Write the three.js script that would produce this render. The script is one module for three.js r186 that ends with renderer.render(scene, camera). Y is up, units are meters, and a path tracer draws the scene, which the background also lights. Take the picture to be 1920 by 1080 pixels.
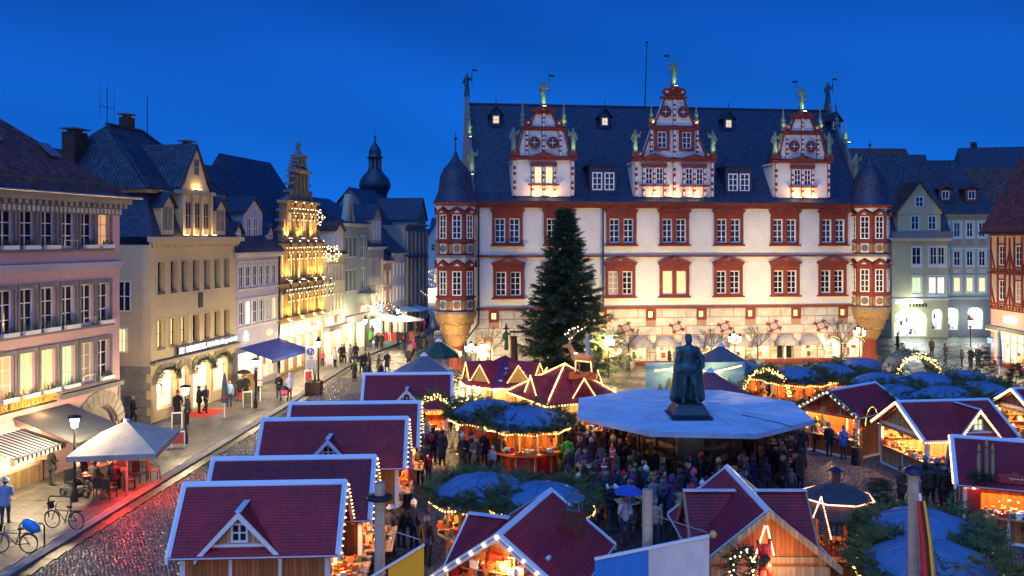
import * as THREE from 'three';
import { mergeVertices, mergeGeometries } from 'three/addons/utils/BufferGeometryUtils.js';
import { MarchingCubes } from 'three/addons/objects/MarchingCubes.js';
import { FontLoader } from 'three/addons/loaders/FontLoader.js';
import { TextGeometry } from 'three/addons/geometries/TextGeometry.js';

// ---------------------------------------------------------------- camera, sky, twilight, exposure
const scene = new THREE.Scene();
const F = 1650, EYE = 11.4, HZ = 447;                       // focal length and horizon of the 1920 x 1080 photograph, eye height in metres
const camera = new THREE.PerspectiveCamera(2 * Math.atan(540 / F) * 180 / Math.PI, 16 / 9, 0.5, 3000);
camera.position.set(0, EYE, 0);
camera.setViewOffset(1920, 1080, 0, 540 - HZ, 1920, 1080);  // a level camera with a shifted lens
camera.updateMatrixWorld();
const renderer = new THREE.WebGLRenderer({ antialias: true });
renderer.setSize(1024, 576);
renderer.toneMapping = THREE.LinearToneMapping;
renderer.toneMappingExposure = 1.0;
renderer.shadowMap.enabled = true;
{ // blue hour: deep blue overhead and to the east, a paler glow low in the west (behind the camera)
  const W = 256, Hh = 128, d = new Float32Array(W * Hh * 4);
  const mix = (a, b, t) => a + (b - a) * t;
  for (let j = 0; j < Hh; j++) for (let i = 0; i < W; i++) {
    const el = ((j + 0.5) / Hh - 0.5) * Math.PI, az = ((i + 0.5) / W - 0.5) * 2 * Math.PI;
    const z = Math.sin(az) * Math.cos(el), y = Math.sin(el), h = Math.max(0, Math.min(1, y));
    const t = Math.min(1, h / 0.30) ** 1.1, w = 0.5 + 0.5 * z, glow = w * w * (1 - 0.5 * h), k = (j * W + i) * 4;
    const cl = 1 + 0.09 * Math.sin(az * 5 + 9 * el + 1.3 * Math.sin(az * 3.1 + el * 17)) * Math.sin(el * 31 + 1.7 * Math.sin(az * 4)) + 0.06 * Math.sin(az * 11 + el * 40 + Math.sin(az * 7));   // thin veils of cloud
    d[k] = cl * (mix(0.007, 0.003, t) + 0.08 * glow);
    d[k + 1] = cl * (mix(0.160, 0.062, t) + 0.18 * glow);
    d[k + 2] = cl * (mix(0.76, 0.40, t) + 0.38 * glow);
    d[k + 3] = 1;
  }
  const sky = new THREE.DataTexture(d, W, Hh, THREE.RGBAFormat, THREE.FloatType);
  sky.mapping = THREE.EquirectangularReflectionMapping; sky.magFilter = sky.minFilter = THREE.LinearFilter; sky.needsUpdate = true;
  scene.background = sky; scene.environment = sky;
}
const dusk = new THREE.DirectionalLight(new THREE.Color().setRGB(0.16, 0.40, 1.0), 1.9);  // the soft afterglow, high in the west behind the viewer
dusk.position.set(-24, 110, 10); dusk.target.position.set(0, 0, -50);
dusk.castShadow = true; dusk.shadow.radius = 110; dusk.shadow.mapSize.set(2048, 2048);
Object.assign(dusk.shadow.camera, { left: -70, right: 70, top: 90, bottom: -90, near: 1, far: 260 });
dusk.name = 'afterglow'; scene.add(dusk, dusk.target);

// ---------------------------------------------------------------- helpers
let seed = 7;
const rnd = () => { seed = (seed + 0x6d2b79f5) | 0; let t = Math.imul(seed ^ (seed >>> 15), 1 | seed); t = (t + Math.imul(t ^ (t >>> 7), 61 | t)) ^ t; return ((t ^ (t >>> 14)) >>> 0) / 4294967296; };
const rr = (a, b) => a + (b - a) * rnd(), pick = (a) => a[Math.floor(rnd() * a.length)];
const PI = Math.PI, V = (x, y, z) => new THREE.Vector3(x, y, z), lin = (r, g, b) => new THREE.Color().setRGB(r, g, b);
const gnd = (px, py) => { const d = F * EYE / (py - HZ); return [(px - 960) * d / F, -d]; };        // measured foot point -> ground position (x, z)
const at = (px, py, d) => [(px - 960) * d / F, EYE - (py - HZ) * d / F, -d];                         // measured point at a known depth
const used = new Map();
const numbered = (n) => { const k = used.get(n) ?? 0; used.set(n, k + 1); return k ? n + '_' + String(k).padStart(3, '0') : n; };
const labelled = [];
function tag(o, label, category, group, kind) {
  o.userData.label = label; o.userData.category = category;
  if (group) o.userData.group = group;
  if (kind) o.userData.kind = kind;
  labelled.push(o); return o;
}
function thing(name, label, category, [x, y, z] = [0, 0, 0], turn = 0, group) {
  const o = new THREE.Group(); o.name = numbered(name); o.position.set(x, y, z); o.rotation.y = turn; scene.add(o);
  return tag(o, label, category, group);
}
const _a = V(), _b = V(), _n = V(), _e1 = V(), _e2 = V(), UPV = V(0, 1, 0);
class B {                                                     // collects faces with uv in metres
  constructor() { this.p = []; this.n = []; this.u = []; this.M = null; }
  m(M) { this.M = M; return this; }
  tri(a, b, c, na, nb, nc) {
    const P = [a, b, c].map((q) => { const v = q.isVector3 ? q.clone() : V(...q); return this.M ? v.applyMatrix4(this.M) : v; });
    _a.subVectors(P[1], P[0]); _b.subVectors(P[2], P[0]); _n.crossVectors(_a, _b);
    if (_n.lengthSq() < 1e-14) return this;
    _n.normalize();
    if (Math.abs(_n.y) > 0.95) _e1.set(1, 0, 0); else _e1.crossVectors(UPV, _n).normalize();
    _e2.crossVectors(_n, _e1);
    P.forEach((v, k) => {
      let nn = [na, nb, nc][k];
      if (nn) { nn = nn.isVector3 ? nn.clone() : V(...nn); if (this.M) nn.transformDirection(this.M); } else nn = _n;
      this.p.push(v.x, v.y, v.z); this.n.push(nn.x, nn.y, nn.z); this.u.push(v.dot(_e1), v.dot(_e2));
    });
    return this;
  }
  quad(a, b, c, d, ns) { this.tri(a, b, c, ns?.[0], ns?.[1], ns?.[2]); return this.tri(a, c, d, ns?.[0], ns?.[2], ns?.[3]); }
  box(x0, y0, z0, x1, y1, z1) {
    this.quad([x0, y0, z1], [x1, y0, z1], [x1, y1, z1], [x0, y1, z1]); this.quad([x1, y0, z0], [x0, y0, z0], [x0, y1, z0], [x1, y1, z0]);
    this.quad([x1, y0, z1], [x1, y0, z0], [x1, y1, z0], [x1, y1, z1]); this.quad([x0, y0, z0], [x0, y0, z1], [x0, y1, z1], [x0, y1, z0]);
    this.quad([x0, y1, z1], [x1, y1, z1], [x1, y1, z0], [x0, y1, z0]); return this.quad([x0, y0, z0], [x1, y0, z0], [x1, y0, z1], [x0, y0, z1]);
  }
  cb(x, y, z, w, h, d) { return this.box(x - w / 2, y, z - d / 2, x + w / 2, y + h, z + d / 2); }      // centred on x and z, standing on y
  ext(pts, z0, z1, holes = []) {                              // polygon in xy, extruded in z
    const sh = pts.map((q) => new THREE.Vector2(...q)), hs = holes.map((h) => h.map((q) => new THREE.Vector2(...q)));
    if (THREE.ShapeUtils.isClockWise(sh)) sh.reverse();
    hs.forEach((h) => { if (!THREE.ShapeUtils.isClockWise(h)) h.reverse(); });
    const all = [sh, ...hs].flat();
    for (const [i, j, k] of THREE.ShapeUtils.triangulateShape(sh, hs)) {
      const [a, b, c] = [all[i], all[j], all[k]];
      this.tri([a.x, a.y, z1], [b.x, b.y, z1], [c.x, c.y, z1]); this.tri([c.x, c.y, z0], [b.x, b.y, z0], [a.x, a.y, z0]);
    }
    for (const L of [sh, ...hs]) for (let i = 0; i < L.length; i++) { const a = L[i], b = L[(i + 1) % L.length]; this.quad([a.x, a.y, z0], [b.x, b.y, z0], [b.x, b.y, z1], [a.x, a.y, z1]); }
    return this;
  }
  bar(a, b, w, d = w) {                                       // a square bar from a to b
    const A = V(...a), D = V(...b).sub(A), L = D.length(); D.normalize();
    const s = Math.abs(D.y) > 0.9 ? V(0, 0, 1) : V(0, 1, 0), X = V().crossVectors(s, D).normalize(), Y = V().crossVectors(D, X);
    const M = new THREE.Matrix4().makeBasis(X, Y, D).setPosition(A), o = this.M;
    this.M = o ? o.clone().multiply(M) : M; this.box(-w / 2, -d / 2, 0, w / 2, d / 2, L); this.M = o; return this;
  }
  tube(pts, r, seg = 6, r1 = r) {
    const Q = pts.map((q) => (q.isVector3 ? q : V(...q))), R = []; let X = null;
    for (let i = 0; i < Q.length; i++) {
      const D = V().subVectors(Q[Math.min(i + 1, Q.length - 1)], Q[Math.max(i - 1, 0)]).normalize();
      if (!X) X = V().crossVectors(Math.abs(D.y) > 0.9 ? V(1, 0, 0) : UPV, D).normalize(); else X.addScaledVector(D, -X.dot(D)).normalize();
      const Y = V().crossVectors(D, X), rad = r + (r1 - r) * i / (Q.length - 1), ring = [];
      for (let k = 0; k < seg; k++) { const t = k / seg * 2 * PI, n = X.clone().multiplyScalar(Math.cos(t)).addScaledVector(Y, Math.sin(t)); ring.push([Q[i].clone().addScaledVector(n, rad), n]); }
      R.push(ring);
    }
    for (let i = 0; i + 1 < R.length; i++) for (let k = 0; k < seg; k++) {
      const l = (k + 1) % seg, a = R[i][k], b = R[i][l], c = R[i + 1][l], d = R[i + 1][k];
      this.quad(a[0], b[0], c[0], d[0], [a[1], b[1], c[1], d[1]]);
    }
    for (const [e, f] of [[0, 1], [R.length - 1, 0]]) for (let k = 1; k + 1 < seg; k++) f ? this.tri(R[e][0][0], R[e][k + 1][0], R[e][k][0]) : this.tri(R[e][0][0], R[e][k][0], R[e][k + 1][0]);
    return this;
  }
  lathe(prof, seg = 12, cx = 0, cz = 0, { flat = false, phase = 0, from = 0, to = 2 * PI } = {}) {
    const P = (i, t) => V(cx + prof[i][0] * Math.cos(t), prof[i][1], cz + prof[i][0] * Math.sin(t));
    const N = (i, t) => { const a = prof[Math.max(i - 1, 0)], b = prof[Math.min(i + 1, prof.length - 1)], dr = b[0] - a[0], dy = b[1] - a[1], l = Math.hypot(dr, dy) || 1; return V(dy / l * Math.cos(t), -dr / l, dy / l * Math.sin(t)); };
    for (let i = 0; i + 1 < prof.length; i++) for (let k = 0; k < seg; k++) {
      const t0 = phase + from + (to - from) * k / seg, t1 = phase + from + (to - from) * (k + 1) / seg;
      const q = [P(i, t1), P(i, t0), P(i + 1, t0), P(i + 1, t1)];
      this.quad(...q, flat ? null : [N(i, t1), N(i, t0), N(i + 1, t0), N(i + 1, t1)]);
    }
    return this;
  }
  ball(x, y, z, r, seg = 8, rings = 5, sy = 1) { const p = []; for (let i = 0; i <= rings; i++) { const t = -PI / 2 + PI * i / rings; p.push([Math.max(1e-4, r * Math.cos(t)), y + sy * r * Math.sin(t)]); } return this.lathe(p, seg, x, z); }
  octa(x, y, z, r) {
    const X = [x + r, y, z], X2 = [x - r, y, z], Y = [x, y + r, z], Y2 = [x, y - r, z], Z = [x, y, z + r], Z2 = [x, y, z - r];
    for (const [a, b, c] of [[X, Y, Z], [Z, Y, X2], [X2, Y, Z2], [Z2, Y, X], [Z, Y2, X], [X2, Y2, Z], [Z2, Y2, X2], [X, Y2, Z2]]) this.tri(a, b, c);
    return this;
  }
  add(g, M) {
    const q = g.index ? g.toNonIndexed() : g.clone(); if (M) q.applyMatrix4(M);
    const a = q.attributes;
    for (let i = 0; i < a.position.array.length; i++) { this.p.push(a.position.array[i]); this.n.push(a.normal.array[i]); }
    for (let i = 0; i < a.position.count; i++) this.u.push(a.uv ? a.uv.array[2 * i] : a.position.getX(i), a.uv ? a.uv.array[2 * i + 1] : a.position.getY(i));
    return this;
  }
  geo() {
    const g = new THREE.BufferGeometry();
    g.setAttribute('position', new THREE.Float32BufferAttribute(this.p, 3)); g.setAttribute('normal', new THREE.Float32BufferAttribute(this.n, 3)); g.setAttribute('uv', new THREE.Float32BufferAttribute(this.u, 2));
    return g;
  }
}
function mesh(name, b, material, parent = scene, pos) {
  const o = new THREE.Mesh(b instanceof B ? b.geo() : b, material);
  o.name = parent === scene ? numbered(name) : name; o.castShadow = o.receiveShadow = true;
  if (pos) o.position.set(...pos);
  parent.add(o); return o;
}
const stuffPart = (o, label) => { o.userData.kind = 'stuff'; if (label) o.userData.label = label; return o; };
const structure = (o) => { o.userData.kind = 'structure'; return o; };
const rotY = (t, x = 0, y = 0, z = 0) => new THREE.Matrix4().makeRotationY(t).setPosition(x, y, z);
function lamp(parent, x, y, z, color, intensity, radius = 6) {
  const l = new THREE.PointLight(color, intensity); l.position.set(x, y, z); l.castShadow = true; l.shadow.radius = radius; l.name = 'glow'; parent.add(l); return l;
}
function spot(parent, from, to, color, intensity, angle = 0.7, radius = 4) {
  const l = new THREE.SpotLight(color, intensity, 0, angle, 0.6); l.position.set(...from); l.target.position.set(...to); l.castShadow = true; l.shadow.radius = radius; l.name = 'beam'; parent.add(l, l.target); return l;
}

// ---------------------------------------------------------------- procedural textures
const hash = (x, y, s) => { let h = Math.imul(x, 374761393) + Math.imul(y, 668265263) + Math.imul(s, 1274126177); h = Math.imul(h ^ (h >>> 13), 1274126177); return ((h ^ (h >>> 16)) >>> 0) / 4294967296; };
function vn(x, y, per, s) {
  const ix = Math.floor(x), iy = Math.floor(y), fx = x - ix, fy = y - iy, u = fx * fx * (3 - 2 * fx), v = fy * fy * (3 - 2 * fy), w = (a) => ((a % per) + per) % per;
  const a = hash(w(ix), w(iy), s), b = hash(w(ix + 1), w(iy), s), c = hash(w(ix), w(iy + 1), s), d = hash(w(ix + 1), w(iy + 1), s);
  return a + (b - a) * u + (c - a) * v + (a - b - c + d) * u * v;
}
const fbm = (x, y, per, s, oct = 4) => { let f = 0, a = 0.5, t = 0; for (let i = 0; i < oct; i++) { f += a * vn(x * per, y * per, per, s + i); t += a; a *= 0.5; per *= 2; } return f / t; };
function texture(n, metres, fn, srgb = false, ny = n, metresY = metres) {
  const d = new Uint8Array(n * ny * 4);
  for (let j = 0; j < ny; j++) for (let i = 0; i < n; i++) {
    const c = fn(i / n, j / ny), k = (j * n + i) * 4;
    for (let q = 0; q < 3; q++) d[k + q] = Math.max(0, Math.min(255, Math.round((Array.isArray(c) ? c[q] : c) * 255)));
    d[k + 3] = 255;
  }
  const t = new THREE.DataTexture(d, n, ny); t.wrapS = t.wrapT = THREE.RepeatWrapping; t.magFilter = THREE.LinearFilter; t.minFilter = THREE.LinearMipmapLinearFilter; t.generateMipmaps = true;
  t.repeat.set(1 / metres, 1 / metresY); if (srgb) t.colorSpace = THREE.SRGBColorSpace; t.needsUpdate = true; return t;
}
// tone maps are neutral multipliers of a material's own colour
const T = {
  plaster: texture(512, 6, (x, y) => { const f = fbm(x, y, 4, 1, 6), g = fbm(x, y * 0.999, 64, 9, 2), s = fbm(x, y, 24, 5, 3); return 0.84 + 0.10 * f + 0.05 * g - (s > 0.66 ? 0.25 * (s - 0.66) : 0); }, true),
  plasterBump: texture(256, 1.2, (x, y) => fbm(x, y, 16, 3, 4)),
  stone: texture(512, 3, (x, y) => { const f = fbm(x, y, 6, 21, 6), g = fbm(x, y, 90, 5, 2); return 0.62 + 0.28 * f + 0.12 * g; }, true),
  stoneBump: texture(256, 1, (x, y) => fbm(x, y, 12, 33, 5)),
  slate: (() => { const rows = 24, cols = 16; return texture(512, 4, (x, y) => { const r = Math.floor(y * rows), c = Math.floor(x * cols + (r % 2) * 0.5), v = hash(c % cols, r, 77); return 0.55 + 0.35 * v + 0.15 * fbm(x, y, 64, 2, 2) - ((y * rows) % 1 < 0.1 ? 0.2 : 0); }, true); })(),
  slateBump: (() => { const rows = 24, cols = 16; return texture(512, 4, (x, y) => { const fy = (y * rows) % 1, r = Math.floor(y * rows), fx = (x * cols + (r % 2) * 0.5) % 1; return (1 - fy) * 0.75 + (fx < 0.06 ? 0 : 0.15) + 0.1 * hash(Math.floor(x * cols + (r % 2) * 0.5) % cols, r, 5); }); })(),
  tile: (() => { const rows = 12, cols = 16; return texture(512, 4, (x, y) => { const r = Math.floor(y * rows), c = Math.floor(x * cols), v = hash(c, r, 7); return 0.5 + 0.42 * v + 0.1 * fbm(x, y, 50, 4, 2); }, true); })(),
  tileBump: (() => { const rows = 12, cols = 16; return texture(512, 4, (x, y) => { const fy = (y * rows) % 1, fx = (x * cols) % 1; return (1 - fy) * 0.55 + 0.4 * Math.abs(Math.sin(fx * PI)); }); })(),
  shingle: (() => { const rows = 20, cols = 14; return texture(512, 1.9, (x, y) => { const r = Math.floor(y * rows), c = Math.floor(x * cols + (r % 2) * 0.5), v = hash(c % cols, r, 51); return 0.60 + 0.13 * v + 0.12 * fbm(x, y, 80, 12, 2) + 0.22 * fbm(x, y, 4, 17, 4) - ((y * rows) % 1 < 0.2 ? 0.2 : 0) + (hash(Math.floor(x * 170), Math.floor(y * 170), 8) > 0.9985 ? 0.4 : 0); }, true); })(),
  shingleBump: (() => { const rows = 20, cols = 14; return texture(512, 1.9, (x, y) => { const fy = (y * rows) % 1, r = Math.floor(y * rows), fx = (x * cols + (r % 2) * 0.5) % 1; return (1 - fy) * 0.7 + (fx < 0.05 ? 0 : 0.12) + 0.18 * fbm(x, y, 128, 8, 2); }); })(),
  wood: texture(512, 1.92, (x, y) => { const b = Math.floor(x * 16), v = hash(b, 3, 9), g = fbm(x * 4 + v, y * 0.25, 32, 5 + b % 3, 4), k = fbm(x, y, 8, 13, 3); const e = (x * 16) % 1; return (0.60 + 0.22 * v + 0.22 * g + 0.1 * k) * (e < 0.05 ? 0.45 : 1); }, true),
  woodBump: texture(512, 1.92, (x, y) => { const e = (x * 16) % 1, g = fbm(x * 4, y * 0.25, 32, 5, 3); return (e < 0.07 ? 0 : 0.7) + 0.3 * g; }),
  cloth: texture(512, 5, (x, y) => { const f = fbm(x, y, 5, 61, 4), g = fbm(x, y, 100, 6, 2); return 0.74 + 0.24 * f + 0.06 * g - (f > 0.6 ? 0.5 * (f - 0.6) : 0); }, true),
  clothBump: texture(512, 5, (x, y) => 0.6 * fbm(x * 0.5, y, 10, 64, 3) + 0.4 * fbm(x, y * 0.5, 7, 69, 3)),
  grime: texture(512, 7, (x, y) => { const f = fbm(x, y, 5, 91, 6), g = fbm(x, y, 60, 95, 3), s = fbm(x, y, 14, 97, 4); return 0.55 + 0.3 * f + 0.2 * g - (s > 0.6 ? 0.4 * (s - 0.6) : 0); }, true),
  wet: texture(512, 19, (x, y) => { const f = 0.6 * fbm(x, y, 9, 131, 5) + 0.4 * fbm(x, y, 50, 137, 3); return [0, 0.22 + 0.34 * Math.max(0, Math.min(1, (f - 0.36) * 3.2)), 0]; }),
};
const cobbleField = (() => { // jittered rows of small setts
  const rows = 30, cols = 24;
  return (x, y) => { const r = Math.floor(y * rows), off = (r % 2) * 0.5 + (hash(r, 1, 3) - 0.5) * 0.3, u = x * cols + off, c = Math.floor(u), fx = u - c, fy = y * rows - r, id = hash(((c % cols) + cols) % cols, r, 15);
    const dx = Math.min(fx, 1 - fx) * 2, dy = Math.min(fy, 1 - fy) * 2, e = Math.min(1, Math.min(dx * 2.4, dy * 2.2)); return [e, id, fx, fy]; };
})();
T.cobble = texture(768, 3.6, (x, y) => { const [e, id] = cobbleField(x, y); return (0.42 + 0.5 * id + 0.15 * fbm(x, y, 60, 44, 2)) * (e < 0.35 ? 0.5 : 1); }, true);
T.cobbleBump = texture(768, 3.6, (x, y) => { const [e, id, fx, fy] = cobbleField(x, y); return Math.sqrt(Math.max(0, e)) * 0.75 + 0.18 * id + 0.12 * (fx - 0.5) * (hash(Math.round(id * 997), 4, 2) - 0.5) * 4 + 0.06 * fbm(x, y, 90, 4, 2); });

// ---------------------------------------------------------------- materials
const M = {};
function mat(key, color, roughness = 0.8, o = {}) {
  const { tone, bump, bumpScale = 0.01, ...rest } = o;
  const m = new THREE.MeshPhysicalMaterial({ color: Array.isArray(color) ? lin(...color) : new THREE.Color(color), roughness, ...rest });
  if (tone) m.map = T[tone]; if (bump) { m.bumpMap = T[bump]; m.bumpScale = bumpScale; }
  m.name = key; M[key] = m; return m;
}
const plaster = (k, c) => mat(k, c, 0.85, { tone: 'plaster', bump: 'plasterBump', bumpScale: 0.004 });
const stoneM = (k, c) => mat(k, c, 0.8, { tone: 'stone', bump: 'stoneBump', bumpScale: 0.012 });
const glowM = (k, c, e, i) => mat(k, c, 0.4, { emissive: lin(...e), emissiveIntensity: i });
plaster('cream', [0.84, 0.81, 0.72]); plaster('pink', [0.74, 0.47, 0.44]); plaster('ochre', [0.70, 0.56, 0.32]); plaster('lavender', [0.55, 0.52, 0.60]);
plaster('paleYellow', [0.62, 0.58, 0.40]); plaster('greenWall', [0.34, 0.42, 0.38]); plaster('tan', [0.52, 0.48, 0.38]); plaster('brickPink', [0.45, 0.26, 0.20]);
plaster('whiteWall', [0.70, 0.69, 0.66]); plaster('greyWall', [0.42, 0.41, 0.40]); plaster('mint', [0.36, 0.42, 0.30]); plaster('sand', [0.52, 0.46, 0.26]); plaster('infill', [0.72, 0.52, 0.44]); plaster('churchWall', [0.28, 0.27, 0.25]); plaster('slateGrey', [0.20, 0.20, 0.21]);
plaster('trim', [0.72, 0.70, 0.66]); plaster('rusticLine', [0.40, 0.25, 0.19]);
stoneM('redStone', [0.32, 0.05, 0.03]); stoneM('sandstone', [0.42, 0.33, 0.21]); stoneM('gold', [0.60, 0.40, 0.18]); stoneM('block', [0.72, 0.62, 0.54]); stoneM('rustic', [0.42, 0.38, 0.29]); stoneM('greyStone', [0.30, 0.29, 0.28]); stoneM('corbel', [0.46, 0.28, 0.13]); stoneM('paleStone', [0.55, 0.48, 0.38]);
mat('slateRoof', [0.036, 0.052, 0.105], 0.5, { tone: 'slate', bump: 'slateBump', bumpScale: 0.03 });
mat('tileRoof', [0.17, 0.052, 0.036], 0.6, { tone: 'tile', bump: 'tileBump', bumpScale: 0.05 });
mat('darkTile', [0.040, 0.048, 0.085], 0.55, { tone: 'tile', bump: 'tileBump', bumpScale: 0.06 });
mat('copperRoof', [0.04, 0.058, 0.095], 0.5, { tone: 'stone' });
mat('shingle', [0.50, 0.020, 0.034], 0.62, { tone: 'shingle', bump: 'shingleBump', bumpScale: 0.02 });
mat('shingleB', [0.42, 0.020, 0.040], 0.58, { tone: 'shingle', bump: 'shingleBump', bumpScale: 0.03 }); mat('shingleC', [0.54, 0.026, 0.034], 0.7, { tone: 'shingle', bump: 'shingleBump', bumpScale: 0.015 });
mat('shingleGreen', [0.10, 0.10, 0.11], 0.6, { tone: 'shingle', bump: 'shingleBump', bumpScale: 0.02 });
mat('trimMetal', [0.62, 0.68, 0.76], 0.35); mat('whitePaint', [0.78, 0.77, 0.74], 0.5); mat('woodFrame', [0.55, 0.36, 0.18], 0.6, { tone: 'wood' });
mat('pine', [0.60, 0.19, 0.045], 0.6, { tone: 'wood', bump: 'woodBump', bumpScale: 0.008 }); mat('darkWood', [0.13, 0.058, 0.026], 0.65, { tone: 'wood', bump: 'woodBump', bumpScale: 0.008 }); mat('lightWood', [0.60, 0.40, 0.20], 0.6, { tone: 'wood', bump: 'woodBump', bumpScale: 0.005 }); mat('redWood', [0.36, 0.05, 0.03], 0.55, { tone: 'wood', bump: 'woodBump', bumpScale: 0.006 });
mat('iron', [0.03, 0.032, 0.035], 0.5, { metalness: 0.4 }); mat('steel', [0.32, 0.33, 0.34], 0.35, { metalness: 0.8 }); mat('poleGrey', [0.64, 0.55, 0.42], 0.5, { tone: 'stone' });
mat('bronze', [0.055, 0.15, 0.165], 0.42, { tone: 'stone', bump: 'stoneBump', bumpScale: 0.01, metalness: 0.35 }); mat('verdigris', [0.26, 0.33, 0.22], 0.6, { tone: 'stone', bump: 'stoneBump', bumpScale: 0.02 });
mat('glass', [0.012, 0.014, 0.02], 0.06, { specularIntensity: 1 }); mat('glassBlue', [0.02, 0.03, 0.06], 0.12);
mat('membrane', [0.56, 0.70, 0.86], 0.75, { tone: 'cloth', bump: 'clothBump', bumpScale: 0.16 }); mat('tarp', [0.13, 0.26, 0.46], 0.5, { tone: 'cloth', bump: 'clothBump', bumpScale: 0.05 });
mat('canvasCream', [0.68, 0.58, 0.44], 0.8, { tone: 'cloth', bump: 'clothBump', bumpScale: 0.03 }); mat('awningGrey', [0.13, 0.14, 0.145], 0.8, { tone: 'cloth', bump: 'clothBump', bumpScale: 0.03 }); mat('awningBlue', [0.015, 0.045, 0.30], 0.7, { tone: 'cloth', bump: 'clothBump', bumpScale: 0.02 }); mat('awningShell', [0.44, 0.41, 0.36], 0.8, { tone: 'cloth' });
mat('needle', [0.030, 0.060, 0.030], 0.7); mat('needleLight', [0.085, 0.12, 0.035], 0.7); mat('bark', [0.06, 0.045, 0.035], 0.9);
mat('ribbon', [0.62, 0.025, 0.02], 0.5); mat('redSign', [0.36, 0.018, 0.02], 0.45); mat('orangeCloth', [0.75, 0.16, 0.03], 0.6); mat('black', [0.012, 0.012, 0.014], 0.6); mat('white', [0.8, 0.8, 0.8], 0.6); mat('rubber', [0.015, 0.015, 0.016], 0.7);
mat('navy', [0.01, 0.015, 0.05], 0.5); mat('chairOrange', [0.55, 0.09, 0.05], 0.6); mat('chairDark', [0.04, 0.045, 0.04], 0.7); mat('gildStar', [0.55, 0.33, 0.12], 0.4);
glowM('bulb', [1, 0.8, 0.5], [1, 0.58, 0.17], 6); glowM('bulbWhite', [1, 0.95, 0.85], [1, 0.70, 0.34], 5); glowM('tubeRed', [1, 0.6, 0.5], [1, 0.38, 0.22], 6);
glowM('paneWarm', [0.4, 0.3, 0.15], [1, 0.66, 0.24], 1.15); glowM('paneYellow', [0.4, 0.35, 0.15], [1, 0.82, 0.34], 1.3); glowM('paneOrange', [0.4, 0.25, 0.12], [1, 0.48, 0.16], 0.75); glowM('paneGreen', [0.3, 0.4, 0.2], [0.72, 0.95, 0.42], 0.9); glowM('paneWhite', [0.5, 0.5, 0.45], [1, 0.94, 0.70], 1.9); glowM('paneCool', [0.5, 0.5, 0.5], [0.90, 0.97, 0.92], 1.8); glowM('paneDim', [0.2, 0.16, 0.1], [1, 0.66, 0.3], 0.22);
glowM('lampGlass', [1, 0.95, 0.85], [1, 0.80, 0.48], 12); glowM('lampCool', [1, 1, 0.95], [0.86, 1.0, 0.84], 14); glowM('signWhite', [0.9, 0.9, 0.9], [0.86, 0.88, 1.0], 2.2); glowM('signRed', [0.8, 0.1, 0.05], [1, 0.12, 0.05], 1.6); glowM('signPink', [0.8, 0.1, 0.3], [1, 0.05, 0.25], 1.2); glowM('signBlue', [0.1, 0.2, 0.8], [0.12, 0.3, 1.0], 2); glowM('signAmber', [0.7, 0.25, 0.04], [1, 0.30, 0.04], 0.5); glowM('heater', [1, 0.1, 0.05], [1, 0.05, 0.02], 14); glowM('ceilingLamp', [1, 0.9, 0.7], [1, 0.82, 0.5], 5); glowM('ceilingCool', [1, 1, 1], [0.93, 1.0, 0.95], 5);
const WARM = lin(1, 0.58, 0.20), WARMW = lin(1, 0.76, 0.40), COOL = lin(0.85, 1.0, 0.88);
const font = await new FontLoader().loadAsync('fonts/droid/droid_sans_bold.typeface.json');
const serif = await new FontLoader().loadAsync('fonts/droid/droid_serif_bold.typeface.json');
function lettering(text, size, depth, f = font, width) {
  const g = new TextGeometry(text, { font: f, size, depth, curveSegments: 3 }); g.computeBoundingBox();
  const w = g.boundingBox.max.x; if (width) g.scale(width / w, 1, 1); return g;
}
// ---------------------------------------------------------------- building kit
// A facade frame: local x runs along the facade (to the right as one faces it), y up, z out of the wall.
const along = (px, A, dx, dz) => { const k = (px - 960) / F; return (-k * A[1] - A[0]) / (dx + k * dz); };   // where along a facade a measured column stands
const heading = (dx, dz) => Math.atan2(-dz, dx);
function wallGeo(W, H, ops, { y0 = 0, t = 0.3, x0 = 0 } = {}) {
  const b = new B(), xs = [...new Set([x0, W, ...ops.flatMap((o) => [o[0], o[2]])])].sort((p, q) => p - q), ys = [...new Set([y0, H, ...ops.flatMap((o) => [o[1], o[3]])])].sort((p, q) => p - q);
  for (let i = 0; i + 1 < xs.length; i++) for (let j = 0; j + 1 < ys.length; j++) {
    const cx = (xs[i] + xs[i + 1]) / 2, cy = (ys[j] + ys[j + 1]) / 2;
    if (cx < x0 || cx > W || cy < y0 || cy > H || ops.some((o) => cx > o[0] && cx < o[2] && cy > o[1] && cy < o[3])) continue;
    b.quad([xs[i], ys[j], 0], [xs[i + 1], ys[j], 0], [xs[i + 1], ys[j + 1], 0], [xs[i], ys[j + 1], 0]);
  }
  for (const [a, c, e, f] of ops) {
    b.quad([a, c, 0], [a, f, 0], [a, f, -t], [a, c, -t]); b.quad([e, c, -t], [e, f, -t], [e, f, 0], [e, c, 0]);
    b.quad([a, f, 0], [e, f, 0], [e, f, -t], [a, f, -t]); b.quad([a, c, -t], [e, c, -t], [e, c, 0], [a, c, 0]);
  }
  return b;
}
function shell(b, x0, x1, y0, y1, D) {                          // side, rear and top faces behind a facade
  b.quad([x1, y0, 0], [x1, y0, -D], [x1, y1, -D], [x1, y1, 0]); b.quad([x0, y0, -D], [x0, y0, 0], [x0, y1, 0], [x0, y1, -D]);
  b.quad([x1, y0, -D], [x0, y0, -D], [x0, y1, -D], [x1, y1, -D]); return b.quad([x0, y1, 0], [x1, y1, 0], [x1, y1, -D], [x0, y1, -D]);
}
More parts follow.
